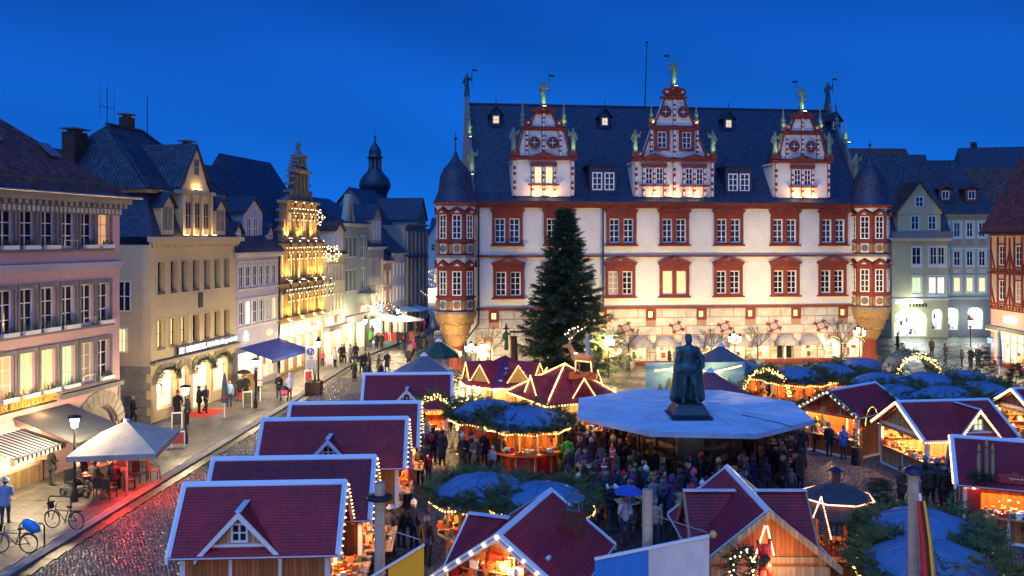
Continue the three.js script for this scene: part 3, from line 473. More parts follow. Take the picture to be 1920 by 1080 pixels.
  mesh('gable_cornice', new B().box(gx0 - 0.25, 14.3, -4, gx1 + 0.25, 14.55, 0.3), M.paleStone, gw);
  mesh('gable_front', new B().ext([[gx0, 14.55], [gx1, 14.55], [gx1 - 0.5, 15.1], [gm + 0.32, 17.0], [gm, 17.6], [gm - 0.32, 17.0], [gx0 + 0.5, 15.1]], -0.3, 0.02), M.ochre, gw);
  const gr = new B(); for (const q of [-1, 1]) { const e = q < 0 ? gx0 - 0.2 : gx1 + 0.2; gr.ext([[gm, 17.45], [gm, 17.72], [e, 14.72], [e, 14.55]], -5, 0.12); } mesh('gable_roof', gr, M.darkTile, gw);
  for (const q of [0.2, 0.5, 0.8]) win(gw, gx0 + (gx1 - gx0) * q - 0.38, 12.0, 0.76, 1.8, { z: 0.06, rows: 2, frame: 'paleStone' });
  win(gw, gm - 0.3, 15.6, 0.6, 1.1, { z: 0.03, rows: 2, frame: 'paleStone' });
  for (const q of [0.02, 0.35, 0.65, 0.98]) { const x = gx0 + (gx1 - gx0) * q; boxMesh('pilaster', gw, 'ochre', x - 0.12, 11.6, 0.054, x + 0.12, 14.28, 0.2); const fl = boxMesh('floodlight', gw, 'iron', x - 0.14, 11.52, 0.3, x + 0.14, 11.6, 0.5); mesh('floodlight_lens', new B().box(x - 0.1, 11.602, 0.33, x + 0.1, 11.62, 0.47), M.lampGlass, fl); lamp(gw, x, 11.72, 0.42, lin(1, 0.6, 0.22), 1.1, 3); }
  for (const q of [-0.3, 0.3]) { const fl = boxMesh('floodlight', gw, 'iron', gm + q - 0.12, 14.58, 0.08, gm + q + 0.12, 14.66, 0.26); mesh('floodlight_lens', new B().box(gm + q - 0.09, 14.662, 0.1, gm + q + 0.09, 14.68, 0.24), M.lampGlass, fl); lamp(gw, gm + q, 14.8, 0.2, lin(1, 0.6, 0.22), 1.2, 3); }
  for (const [a, c] of [[u(301), u(324)], [u(401), u(421)]]) gableDormer(g, a, c, 11.5, 13.5, 14.2, 0.05, -2, 'ochre', 'slateRoof', [[a + 0.2, 11.9, (c - a) / 2 - 0.25, 1.5], [(a + c) / 2 + 0.05, 11.9, (c - a) / 2 - 0.25, 1.5]], { rows: 2, frame: 'paleStone' });
  chimney(g, 1.8, -6.5, 15, 18.2, 1.3); chimney(g, 6.6, -6, 17.6, 19.8, 0.9); chimney(g, W - 0.4, -3.6, 14, 18.3, 1.0);
  const an = new B(); an.tube([[4.4, 18.5, -6], [4.4, 21.6, -6]], 0.03, 4); an.tube([[3.6, 20.2, -6], [5.2, 20.2, -6]], 0.02, 4); for (const x of [3.65, 5.15]) an.tube([[x, 19.4, -6], [x, 21.5, -6]], 0.015, 4); mesh('aerial', an, M.iron, g);
}
{ // lavender house with the blue awning
  const t0 = 10.75, W = 7.2, P = LP(t0), A = [P[0], P[2]], u = (px) => along(px, A, ...LD);
  const g = thing('lavender_house', 'lavender grey house with blue shop awning and arched dormer', 'house', P, LT);
  const ops = [], cx = [452, 465, 478, 490, 502, 514].map(u);
  ops.push(...windowRow(g, cx, 7.75, 0.82, 1.6, litRow(6, {}), { z: -0.1, rows: 2 }), ...windowRow(g, cx, 4.95, 0.82, 1.75, ['glass', 'paneCool', 'glass', 'glass', 'paneDim', 'paneWarm'], { z: -0.1, rows: 2 }));
  const sh = [[0.35, 3.3, 0.1], [4.0, 6.8, 0.6]]; for (const [a, c, y] of sh) ops.push([a, y, c, 2.9]);
  const b = wallGeo(W, 10.0, ops); shell(b, 0, W, 0, 10, 10); mesh('wall', b, M.lavender, g);
  for (const y of [7.75, 4.95]) { const s = new B(); for (const x of cx) { s.box(x - 0.55, y - 0.1, 0.004, x - 0.41, y + 1.85, 0.05); s.box(x + 0.41, y - 0.1, 0.004, x + 0.55, y + 1.85, 0.05); } s.box(cx[0] - 0.6, y - 0.22, 0.004, cx[5] + 0.6, y - 0.1, 0.12); s.box(cx[0] - 0.6, y + 1.85, 0.004, cx[5] + 0.6, y + 1.97, 0.1); mesh('window_surround', s, M.trim, g); }
  sh.forEach(([a, c, y], i) => shopRoom(g, a, c, y, 2.85, { level: 3, goods: 16, colours: ['ribbon', 'white', 'orangeCloth', 'lightWood'], bars: [i + 2, 1] }));
  boxMesh('downpipe', g, 'iron', W - 0.1, 0, 0.01, W + 0.02, 9.9, 0.13);
  cornice(g, W, 10.0, 0.4, 0.35, 'trim');
  const aw = new B(); aw.quad([0.15, 2.55, 2.7], [W - 0.2, 2.55, 2.7], [W - 0.2, 3.35, 0.1], [0.15, 3.35, 0.1]); aw.quad([0.15, 2.3, 2.71], [W - 0.2, 2.3, 2.71], [W - 0.2, 2.55, 2.7], [0.15, 2.55, 2.7]); mesh('awning', aw, M.awningBlue, g);
  const s1 = new B().ball(1.2, 3.95, 0.12, 0.16, 8, 5).ball(1.42, 4.2, 0.12, 0.16, 8, 5).ball(1.5, 3.85, 0.12, 0.14, 8, 5).ball(1.3, 4.4, 0.12, 0.12, 8, 5); mesh('sign', s1, M.signWhite, g); mesh('sign', new B().add(new THREE.SphereGeometry(0.5, 14, 8), new THREE.Matrix4().makeScale(1.25, 0.55, 0.2).setPosition(5.2, 4.0, 0.12)), M.paneWarm, g);
  mesh('roof', prismRoof(-0.2, W + 0.2, 0.5, -10, 10.35, 17.2), M.slateRoof, g);
  gableDormer(g, u(468), u(503), 10.6, 13.4, 14.5, -0.5, -5, 'lavender', 'slateRoof', [[u(473), 11.3, 0.75, 1.7], [u(485), 11.3, 0.75, 1.7]], { rows: 2 });
  for (const px of [452, 512]) gableDormer(g, u(px) - 0.6, u(px) + 0.6, 10.6, 11.9, 12.5, -0.3, -3, 'lavender', 'slateRoof', [[u(px) - 0.35, 10.9, 0.7, 0.9]], { rows: 2 });
  boxMesh('snow_rail', g, 'iron', 0, 12.7, -1.3, W, 12.75, -1.25);
}
{ // renaissance house lit gold, with stars
  const t0 = 18.05, W = 9.1, P = LP(t0, 0.15), A = [P[0], P[2]], u = (px) => along(px, A, ...LD);
  const g = thing('golden_gabled_house', 'floodlit sandstone house with a scrolled gable and glowing stars', 'house', P, LT);
  const ops = [], cx = [0, 1, 2, 3, 4].map((i) => 1.15 + i * 1.72);
  ops.push(...windowRow(g, cx, 8.1, 0.85, 2.0, litRow(5, {}, 'paneYellow'), { rows: 2, z: -0.2, frame: 'sandstone' }), ...windowRow(g, cx, 4.75, 0.85, 2.0, litRow(5, { 4: 'paneDim' }, 'paneYellow'), { rows: 2, z: -0.2, frame: 'sandstone' }));
  const sh = [0, 1, 2, 3, 4].map((i) => [0.4 + i * 1.72, 1.85 + i * 1.72]); for (const [a, c] of sh) ops.push([a, 0.35, c, 3.0]);
  const b = wallGeo(W, 11.1, ops); shell(b, 0, W, 0, 11.1, 10); mesh('wall', b, M.gold, g);
  boxMesh('fascia', g, 'whiteWall', 0, 3.3, 0.004, W, 4.35, 0.1); mesh('sign', new B().add(lettering('STYLE', 0.3, 0.06)), M.signRed, g, [6.6, 3.65, 0.12]);
  sh.forEach(([a, c], i) => { const r = shopRoom(g, a, c, 0.35, 2.95, { level: 3.4, goods: 9, colours: ['white', 'ribbon', 'lightWood', 'orangeCloth'], depth: 1.8 }); const q = new B(), x = a - 0.22; for (let k = 0; k < 5; k++) { const t = k * 1.257 + 0.3; q.tri([x + 0.34 * Math.sin(t), 2.75 + 0.34 * Math.cos(t), 0.18], [x + 0.09 * Math.sin(t + 2), 2.75 + 0.09 * Math.cos(t + 2), 0.18], [x + 0.09 * Math.sin(t - 2), 2.75 + 0.09 * Math.cos(t - 2), 0.18]); } mesh('straw_star', q, M.gildStar, r); });
  for (let i = 0; i < 5; i++) { const x = 0.3 + i * 1.9; const f = boxMesh('sign_light', g, 'iron', x, 3.1, 0.3, x + 0.25, 3.18, 0.5); mesh('lamp_lens', new B().box(x + 0.03, 3.181, 0.33, x + 0.22, 3.2, 0.47), M.lampGlass, f); lamp(g, x + 0.12, 3.34, 0.42, lin(1, 0.9, 0.6), 3.2, 4); lamp(g, x + 0.12, 2.98, 0.9, WARMW, 11, 8); }
  for (const y of [10.6, 7.25, 4.4]) cornice(g, W, y, 0.42, 0.42, 'gold');
  for (let i = 0; i <= 5; i++) for (const [y0, y1] of [[4.85, 7.2], [7.7, 10.55]]) { const x = 0.29 + i * 1.72; const p = boxMesh('pilaster', g, 'gold', x - 0.16, y0, 0.004, x + 0.16, y1, 0.2); boxMesh('pilaster_capital', p, 'sandstone', x - 0.22, y1 - 0.22, 0.202, x + 0.22, y1 - 0.02, 0.3); }
  for (const x of cx) { mesh('window_pediment', new B().ext([[x - 0.62, 6.82], [x + 0.62, 6.82], [x, 7.2]], 0.01, 0.36), M.greyStone, g); boxMesh('window_sill', g, 'sandstone', x - 0.6, 4.62, 0.01, x + 0.6, 4.74, 0.26); boxMesh('window_sill', g, 'sandstone', x - 0.6, 7.96, 0.01, x + 0.6, 8.09, 0.26); }
  // gable tiers
  const tiers = [[11.1, 14.6, 0.55, 8.5, 1.35, 7.7], [14.6, 17.3, 2.3, 6.8, 3.3, 5.8], [17.3, 18.6, 3.6, 5.5, 4.1, 5.0]];
  tiers.forEach(([y0, y1, a0, c0, a1, c1], i) => {
    const o = mesh('gable_tier', new B().ext([[a0, y0], [c0, y0], [c0 - (c0 - c1) * 0.55, y0 + (y1 - y0) * 0.3], [c1, y0 + (y1 - y0) * 0.55], [c1, y1], [a1, y1], [a1, y0 + (y1 - y0) * 0.55], [a0 + (a1 - a0) * 0.55, y0 + (y1 - y0) * 0.3]], -0.5, 0.05), M[i ? 'sandstone' : 'gold'], g);
    mesh('gable_ledge', new B().box(a1 - 0.3, y1 - 0.25, -0.55, c1 + 0.3, y1, 0.4), M[i ? 'sandstone' : 'gold'], o);
    const n = 4 - i; for (let k = 0; k <= n; k++) { const x = a1 + 0.15 + (c1 - a1 - 0.3) * k / n; boxMesh('pilaster', o, i ? 'sandstone' : 'gold', x - 0.13, y0 + 0.35, 0.054, x + 0.13, y1 - 0.26, 0.22); }
    for (const q of [0, 1]) { const x = q ? c0 - 0.4 : a0 + 0.4; mesh('scroll', new B().add(new THREE.TorusGeometry(0.3, 0.12, 6, 12), new THREE.Matrix4().makeTranslation(x, y0 + 0.55, 0.1)), M.sandstone, o); }
    if (!i) for (let k = 0; k < 4; k++) win(o, 1.85 + k * 1.5, 11.95, 0.7, 1.7, { z: 0.055, rows: 2, lit: k % 3 === 1 ? 'glass' : 'paneYellow', frame: 'sandstone' });
    for (let k = 0; k < 4; k++) for (const q of [-1, 1]) { const x = q < 0 ? a0 + (a1 - a0) * k / 3.4 : c0 + (c1 - c0) * k / 3.4; boxMesh('coping', o, 'greyStone', x - 0.22, y0 + (y1 - y0) * (k + 0.1) / 4.2, -0.62, x + 0.22, y0 + (y1 - y0) * (k + 0.1) / 4.2 + 0.2, 0.16); }
  });
  mesh('gable_finial', new B().lathe([[0.34, 18.6], [0.28, 18.9], [0.12, 19.0], [0.2, 19.25], [0.25, 19.45], [0.18, 19.65], [0.05, 19.75], [0.001, 20]], 10, 4.55, -0.2), M.greyStone, g);
  mesh('roof', prismRoof(-0.2, W + 0.2, 0, -10, 11.1, 18.4, 0, 0), M.slateRoof, g);
  // bright spots that light the front from below
  for (const y of [4.5, 7.8, 11.3]) for (const x of [1.3, 3.9, 6.5, 8.4]) { if (y > 11 && x > 8) continue; const f = boxMesh('floodlight', g, 'iron', x - 0.15, y + 0.03, 0.42, x + 0.15, y + 0.1, 0.7); mesh('floodlight_lens', new B().box(x - 0.11, y + 0.101, 0.45, x + 0.11, y + 0.12, 0.67), M.lampGlass, f); spot(g, [x, y + 0.2, 0.62], [x, y + 3, 0.1], lin(1, 0.58, 0.18), y > 11 ? 34 : 46, 1.3, 6); }
  // stars
  const starPts = (R) => Array.from({ length: 11 }, (_, k) => { const r = k % 2 ? R * 0.42 : R, t = k * PI / 5; return [r * Math.sin(t), r * Math.cos(t), 0]; });
  let n = 0; for (const [y, xs] of [[13.6, [1.9, 3.6, 5.3]], [10.35, [1.0, 2.75, 4.5, 6.2, 7.9]], [6.9, [1.0, 2.75, 4.5, 6.2, 7.9, 9.7]]]) for (const x of xs) {
    const [wx, , wz] = [P[0] + LD[0] * x + 0.98 * 0.7, 0, P[2] + LD[1] * x + 0.17 * 0.7];
    const s = thing('star_light', y > 13 ? 'glowing wire star on the upper gable of the sandstone house' : y > 10 ? 'glowing wire star below the eaves of the sandstone house' : 'glowing wire star above the shop front of the sandstone house', 'star light', [wx, y, wz], LT, 'light stars on the sandstone house');
    mesh('frame', new B().tube(starPts(0.8), 0.035, 4), M.iron, s); const bb = new B(); starPts(0.83).forEach((q, k) => { bb.ball(q[0], q[1], 0.06, 0.042, 6, 4); }); stuffPart(mesh('bulbs', bb, M.bulbWhite, s)); n++;
  }
  for (const [y, dx] of [[13.3, 9.9], [10.0, 10.6]]) { const s = thing('snowflake_light', y > 11 ? 'round light cluster jutting out beside the upper gable' : 'round light cluster jutting out beside the middle stars', 'star light', [P[0] + LD[0] * W + (y > 11 ? -0.3 : 1.2), y, P[2] + LD[1] * (W - 0.6)], 0); s.scale.setScalar(0.82); const bb = new B(), f = new B(); for (let k = 0; k < 6; k++) { const t = k * PI / 3; f.bar([0, 0, 0], [0.95 * Math.cos(t), 0.95 * Math.sin(t), 0], 0.03); for (const r of [0.35, 0.65, 0.95]) bb.ball(r * Math.cos(t), r * Math.sin(t), 0.04, 0.075, 6, 4); for (const e of [-0.3, 0.3]) bb.ball(0.75 * Math.cos(t + e), 0.75 * Math.sin(t + e), 0.04, 0.06, 6, 4); } f.bar([0, 0, 0], [-1.4, 0, 0], 0.04); mesh('frame', f, M.iron, s); stuffPart(mesh('bulbs', bb, M.bulbWhite, s)); }
}
function rowHouse(name, label, t0, W, H, wall, roofM, ridge, rows, { off = 0, shop = [], shopOpt = {}, D = 9, gable = null, awning = null, extra } = {}) {
  const P = LP(t0, off), g = thing(name, label, 'house', P, LT), ops = [];
  for (const [y, h, n, w, lits = {}, o = {}] of rows) { const xs = Array.from({ length: n }, (_, i) => (o.x0 ?? 0.55) + (W - (o.x0 ?? 0.55) - (o.x1 ?? 0.55)) * (n > 1 ? i / (n - 1) : 0.5)); ops.push(...windowRow(g, xs, y, w, h, litRow(n, lits), { z: -0.12, rows: 2, ...o })); for (const x of xs) { boxMesh('window_sill', g, 'trim', x - w / 2 - 0.12, y - 0.12, 0.004, x + w / 2 + 0.12, y - 0.01, 0.08); boxMesh('window_lintel', g, 'trim', x - w / 2 - 0.12, y + h + 0.01, 0.004, x + w / 2 + 0.12, y + h + 0.12, 0.06); } }
  for (const [a, c, y] of shop) ops.push([a, y, c, 2.8]);
  const b = wallGeo(W, H, ops); shell(b, 0, W, 0, H, D); mesh('wall', b, M[wall], g);
  for (const [a, c, y] of shop) shopRoom(g, a, c, y, 2.75, { level: 2.4, goods: 8, ...shopOpt });
  cornice(g, W, H, 0.35, 0.3, 'trim'); mesh('roof', prismRoof(-0.1, W + 0.1, 0.4, -D, H + 0.3, ridge), M[roofM], g);
  if (awning) { const [a, c, y, out, m] = awning, q = new B(); q.quad([a, y - 0.6, out], [c, y - 0.6, out], [c, y, 0.1], [a, y, 0.1]); q.quad([a, y - 0.8, out + 0.01], [c, y - 0.8, out + 0.01], [c, y - 0.6, out], [a, y - 0.6, out]); mesh('awning', q, M[m], g); }
  extra?.(g); return g;
}
rowHouse('yellow_rowhouse', 'narrow pale yellow house with a red sign right of the stars', 27.2, 5.5, 9.6, 'paleYellow', 'tileRoof', 13.6, [[7.4, 1.45, 6, 0.5], [4.6, 1.5, 6, 0.5, { 1: 'paneDim', 3: 'paneDim' }]], { shop: [[0.3, 2.6, 0.1], [2.9, 5.2, 0.1]], shopOpt: { colours: ['paleYellow', 'lightWood', 'orangeCloth'] }, extra: (g) => { boxMesh('sign', g, 'signWhite', 0.6, 3.45, 0.05, 2.2, 4.0, 0.2); const s = boxMesh('sign', g, 'signRed', 3.0, 3.4, 0.05, 4.4, 4.05, 0.2); boxMesh('canopy', g, 'slateGrey', 0, 2.85, 0.01, 5.5, 3.2, 0.7); gableDormer(g, 3.0, 5.2, 9.7, 12.2, 12.9, 0.0, -4, 'whiteWall', 'tileRoof', [[3.4, 10.3, 0.5, 1.4], [4.2, 10.3, 0.5, 1.4]], { rows: 2 }); lamp(g, 3.7, 3.6, 0.6, lin(1, 0.1, 0.05), 1.2, 8); } });
rowHouse('green_gabled_house', 'grey green house with tall curved gable and balcony', 32.8, 6.9, 12.6, 'greenWall', 'slateRoof', 15.6, [[9.6, 1.9, 3, 0.55, {}, { x0: 0.8, x1: 3.8, frame: 'greyStone' }], [6.2, 2.0, 3, 0.55, {}, { x0: 0.8, x1: 3.8, frame: 'greyStone' }], [9.4, 2.2, 1, 1.0, {}, { x0: 5.2, x1: 1.2 }], [6.1, 2.2, 1, 1.0, {}, { x0: 5.2, x1: 1.2 }]], { off: 0.1, shop: [[0.4, 3.0, 0.1], [3.6, 6.5, 0.1]], extra: (g) => {
  mesh('gable', new B().ext([[0.2, 12.6], [3.4, 12.6], [3.2, 13.1], [2.7, 13.9], [2.4, 15.0], [2.1, 15.8], [1.5, 15.8], [1.2, 15.0], [0.9, 13.9], [0.4, 13.1]], -0.5, 0.05), M.greenWall, g); win(g, 1.6, 12.9, 0.4, 1.6, { z: 0.06, cols: 1, frame: 'greyStone' });
  const bal = boxMesh('balcony', g, 'greenWall', 4.0, 5.55, 0.01, 6.8, 5.75, 1.0); const r = new B(); for (let x = 4.05; x < 6.8; x += 0.28) r.bar([x, 5.75, 0.95], [x, 6.5, 0.95], 0.04); r.bar([4.0, 6.5, 0.95], [6.8, 6.5, 0.95], 0.06); mesh('balcony_rail', r, M.iron, bal); boxMesh('sign', g, 'signRed', 4.4, 3.9, 0.05, 5.0, 4.5, 0.2); boxMesh('sign_board', g, 'greyWall', 0, 3.0, 0.01, 6.9, 3.7, 0.4); } });
rowHouse('tan_rowhouse', 'tan house with a white tall dormer beyond the green house', 39.8, 5.0, 10.2, 'tan', 'slateRoof', 14.8, [[7.2, 2.0, 3, 0.8, { 2: 'paneDim' }], [4.3, 1.9, 3, 0.8]], { shop: [[0.3, 4.7, 0.1]], shopOpt: { level: 2, cool: true }, awning: [0, 5.0, 3.3, 1.8, 'awningShell'], extra: (g) => { gableDormer(g, 1.0, 4.2, 10.4, 13.6, 15.0, 0.0, -4, 'tan', 'slateRoof', [[1.4, 11.2, 0.55, 2.1], [2.3, 11.2, 0.55, 2.1], [3.2, 11.2, 0.55, 2.1]], { rows: 2 }); mesh('sign', new B().add(new THREE.SphereGeometry(0.55, 12, 8), new THREE.Matrix4().makeScale(1, 1, 0.2).setPosition(3.5, 3.9, 0.2)), M.signBlue, g); } });
rowHouse('brick_rowhouse', 'narrow red brick house beyond the tan house', 44.8, 2.9, 8.6, 'brickPink', 'tileRoof', 12.4, [[6.2, 1.5, 2, 0.7], [4.0, 1.5, 2, 0.7]], { shop: [[0.3, 2.6, 0.1]], awning: [0, 2.9, 3.2, 1.8, 'awningBlue'] });
rowHouse('white_rowhouse', 'narrow white house with slate roof next to the church', 47.8, 4.9, 9.4, 'whiteWall', 'slateRoof', 14.0, [[6.9, 1.6, 4, 0.6], [4.2, 1.6, 4, 0.6, { 1: 'paneWarm' }]], { shop: [[0.3, 4.6, 0.1]] });
{ // church with onion tower
  const P = LP(53), g = thing('church', 'grey church with steep slate roof and plain gable behind the row houses', 'church', P, LT); g.scale.y = 0.84;
  const b = wallGeo(9, 15.5, [], {}); shell(b, 0, 9, 0, 15.5, 14); mesh('wall', b, M.churchWall, g);
  for (let i = 0; i < 6; i++) boxMesh('pilaster', g, 'churchWall', 0.2 + i * 1.7, 0, 0.004, 0.7 + i * 1.7, 14.6, 0.3);
  cornice(g, 9, 15.3, 0.4, 0.4, 'churchWall');
  // the nave roof runs across, its plain gable wall facing the market
  mesh('gable_wall', new B().quad([-0.02, 8, -13], [-0.02, 8, 0], [-0.02, 11, 0], [-0.02, 11, -13]).tri([-0.02, 11, -13], [-0.02, 11, 0], [-0.02, 20.8, -7]), M.churchWall, g);
  const rf = new B(); rf.quad([-0.3, 10.7, 0.5], [9.3, 10.7, 0.5], [9.3, 21, -7], [-0.3, 21, -7]); rf.quad([9.3, 10.7, -14.5], [-0.3, 10.7, -14.5], [-0.3, 21, -7], [9.3, 21, -7]); mesh('roof', rf, M.slateRoof, g);
  gableDormer(g, 5.0, 9, 15.6, 16.6, 19.6, 0.06, -6, 'churchWall', 'slateRoof', [[6.1, 16.2, 0.6, 1.4], [7.3, 16.2, 0.6, 1.4]], { rows: 3, frame: 'greyStone' }); for (const x of [1.25, 2.95, 4.65, 6.35]) for (const y of [4.5, 10]) win(g, x - 0.4, y, 0.8, 3.4, { z: 0.01, rows: 6, frame: 'greyStone' });
}
{ // bell tower beyond the nave
  const [tx, , tz] = at(703, 400, 128), g = thing('bell_tower', 'slate onion domed bell tower rising behind the church roof', 'tower', [tx, 0, tz], LT), Y = (h) => 16.0 + (h - 18.2) * 0.64, L = (p) => p.map(([r, h]) => [r * 0.74, Y(h)]);
  boxMesh('wall', g, 'churchWall', -1.9, 0, -1.9, 1.9, 16, 1.9);
  const dome = mesh('onion_dome', new B().lathe(L([[3.5, 18.2], [3.1, 18.6], [2.6, 19.6], [2.35, 20.6], [2.5, 21.4], [3.0, 22.4], [3.1, 23.4], [2.7, 24.6], [1.9, 25.7], [1.4, 26.3], [1.3, 26.8]]), 8, 0, 0, { phase: PI / 8 }), M.copperRoof, g);
  for (let k = 0; k < 8; k++) { const t = k * PI / 4 + PI / 8, r = 0.78; mesh('belfry_post', new B().bar([r * Math.cos(t), Y(26.8), r * Math.sin(t)], [r * Math.cos(t), Y(29.2), r * Math.sin(t)], 0.24), M.slateGrey, g); }
  mesh('belfry_core', new B().lathe(L([[0.5, 26.8], [0.5, 29.2]]), 6), M.slateGrey, g);
  mesh('lantern_dome', new B().lathe(L([[1.3, 29.1], [1.7, 29.3], [1.55, 29.5], [1.2, 29.9], [1.25, 30.5], [1.2, 31.1], [0.75, 31.9], [0.3, 32.6], [0.1, 33.8], [0.28, 34.1], [0.1, 34.4], [0.03, 34.5], [0.03, 36.2]]), 8), M.copperRoof, g);
}
{ // the end of the street
  const H = (name, label, px, base, W, h, wall, roof, ridge, nx, turn, gableFront) => {
    const [x, z] = gnd(px, base), g = thing(name, label, 'house', [x, 0, z], turn), ops = [];
    for (let y = 3.6; y < h - 2; y += 3.1) { const xs = Array.from({ length: nx }, (_, i) => W * (i + 0.7) / (nx + 0.4)); ops.push(...windowRow(g, xs, y, 0.9, 1.6, litRow(nx, { [Math.floor(rnd() * nx)]: y < 5 ? 'paneWarm' : 'paneDim' }), { rows: 2, z: -0.1 })); }
    ops.push([0.6, 0.2, W - 0.6, 2.8]); const b = wallGeo(W, h, ops); shell(b, 0, W, 0, h, 9); mesh('wall', b, M[wall], g); shopRoom(g, 0.6, W - 0.6, 0.2, 2.75, { level: 4, goods: 6, bars: [3, 1] });
    if (gableFront) { mesh('gable', new B().ext([[0, h], [W, h], [W / 2, ridge]], -0.3, 0), M[wall], g); win(g, W / 2 - 0.9, h + 0.6, 0.7, 1.3, { rows: 2, z: 0.01 }); win(g, W / 2 + 0.2, h + 0.6, 0.7, 1.3, { rows: 2, z: 0.01 }); const r = new B(); r.quad([-0.3, h - 0.2, 0.3], [W / 2, ridge + 0.1, 0.3], [W / 2, ridge + 0.1, -9], [-0.3, h - 0.2, -9]); r.quad([W / 2, ridge + 0.1, 0.3], [W + 0.3, h - 0.2, 0.3], [W + 0.3, h - 0.2, -9], [W / 2, ridge + 0.1, -9]); mesh('roof', r, M[roof], g); }
    else mesh('roof', prismRoof(-0.3, W + 0.3, 0.4, -9, h, ridge), M[roof], g);
    return g;
  };
  H('white_gabled_house', 'small white house with blue slate gable closing the street', 780, 570, 7, 8.6, 'whiteWall', 'slateRoof', 14.0, 3, 0.12, true);
  H('grey_end_house', 'pale house half hidden behind the left oriel', 803, 566, 8, 10.2, 'whiteWall', 'slateRoof', 15.2, 4, -0.12, false);
  H('cream_end_house', 'low cream house at the far left end of the street', 757, 567, 6, 8.2, 'cream', 'slateRoof', 13.2, 3, 0.3, false);
  const bk = (name, label, x, d, W, h, ridge, roof, turn, D = 12) => { const g = thing(name, label, 'roof', [x, 0, -d], turn); const b = wallGeo(W, h, []); shell(b, 0, W, 0, h, D); mesh('wall', b, M.greyWall, g); mesh('roof', prismRoof(-0.3, W + 0.3, 0.4, -D, h, ridge), M[roof], g); return g; };
  const b1 = bk('rear_house', 'house with red tile roof rising behind the lavender house', -38, 84, 18, 13, 20.2, 'tileRoof', LT, 14); chimney(b1, 11.5, -5, 18, 22.4, 1.5); chimney(b1, 16.5, -5, 17.5, 21.5, 1.1);
  bk('rear_house', 'dark slate roofed house behind the sandstone gable', -36, 92, 24, 12, 20.0, 'slateRoof', LT, 13);
  const b3 = bk('rear_house', 'long dark slate roof behind the ochre bookshop', -40, 62, 14, 12, 19.2, 'slateRoof', LT, 12); chimney(b3, 2, -4, 17, 20.5, 1.0);
  const an = new B(); an.tube([[-31.5, 19, -76], [-31.5, 23.6, -76]], 0.04, 4); const mast = mesh('roof_mast', an, M.iron); tag(mast, 'thin lightning mast on the roof right of the lit gable', 'mast');
}
// ---------------------------------------------------------------- the town hall across the square
const SA = [-3.14, -77.4], SD = [0.99146, -0.13042], ST = heading(...SD), SW = 36.05, su = (px) => along(px, SA, ...SD);
const town = thing('town_hall', 'long white town hall with red window surrounds, three gables and steep slate roof', 'building', [SA[0], 0, SA[1]], ST);
const outline = (pts, off) => { // a closed outline moved inwards
  const n = pts.length; return pts.map((p, i) => { const a = pts[(i + n - 1) % n], b = pts[(i + 1) % n], d1 = [p[0] - a[0], p[1] - a[1]], d2 = [b[0] - p[0], b[1] - p[1]], l1 = Math.hypot(...d1), l2 = Math.hypot(...d2), nx = -d1[1] / l1 - d2[1] / l2, ny = d1[0] / l1 + d2[0] / l2, k = off / Math.max(0.5, (nx * nx + ny * ny) / 2); return [p[0] + nx * k, p[1] + ny * k]; });
};
function figure(parent, x, y, z, h, { m = 'verdigris', banner = 0, arm = 1, name = 'statue' } = {}) {   // a robed stone figure, one continuous body
  const o = mesh(name, STATUE, M[m], parent, [x, y, z]); o.scale.set(h * 0.82, h, h * 0.82); if (arm < 0) o.scale.x *= -1;
  if (banner) { const b = new B().tube([[0.27, 0.45, 0.05], [0.27, 0.45 + banner, 0.05]], 0.012, 5); b.ext([[0.28, 0.35 + banner], [0.28, 0.45 + banner - 0.02], [0.55, 0.42 + banner], [0.5, 0.38 + banner], [0.55, 0.34 + banner]], 0.04, 0.06); mesh('banner', b, M.iron, o); }
  return o;
}
function capsuleMesh(caps, res, bx, cy, by, bz, k = 0.05) {     // smooth union of tapered capsules, meshed
  const mc = new MarchingCubes(res, new THREE.MeshBasicMaterial(), false, false, 60000); mc.isolation = 0;
  const P = V(), half = res / 2, C = caps.map(([a, b, ra, rb]) => { const A = V(...a), D = V(...b).sub(A); return [A, D, Math.max(1e-9, D.lengthSq()), ra, rb]; });
  for (let zz = 0; zz < res; zz++) for (let yy = 0; yy < res; yy++) for (let xx = 0; xx < res; xx++) {
    P.set((xx - half) / half * bx, cy + (yy - half) / half * by, (zz - half) / half * bz);
    let d = 9; for (const [A, D, L, ra, rb] of C) { const px = P.x - A.x, py = P.y - A.y, pz = P.z - A.z; let t = (px * D.x + py * D.y + pz * D.z) / L; t = t < 0 ? 0 : t > 1 ? 1 : t; const q = Math.hypot(px - D.x * t, py - D.y * t, pz - D.z * t) - (ra + (rb - ra) * t); const h = Math.max(k - Math.abs(d - q), 0) / k; d = Math.min(d, q) - h * h * k * 0.25; }
    mc.field[zz * res * res + yy * res + xx] = -d;
  }
  mc.update();
  const n = mc.count, p = new Float32Array(n * 3); for (let i = 0; i < n; i++) { p[3 * i] = mc.positionArray[3 * i] * bx; p[3 * i + 1] = cy + mc.positionArray[3 * i + 1] * by; p[3 * i + 2] = mc.positionArray[3 * i + 2] * bz; }
  let g = new THREE.BufferGeometry(); g.setAttribute('position', new THREE.BufferAttribute(p, 3)); g = mergeVertices(g, 1e-4); g.computeVertexNormals(); g.setAttribute('uv', new THREE.Float32BufferAttribute(Array.from({ length: g.attributes.position.count }, (_, i) => [g.attributes.position.getX(i), g.attributes.position.getY(i)]).flat(), 2)); return g;
}
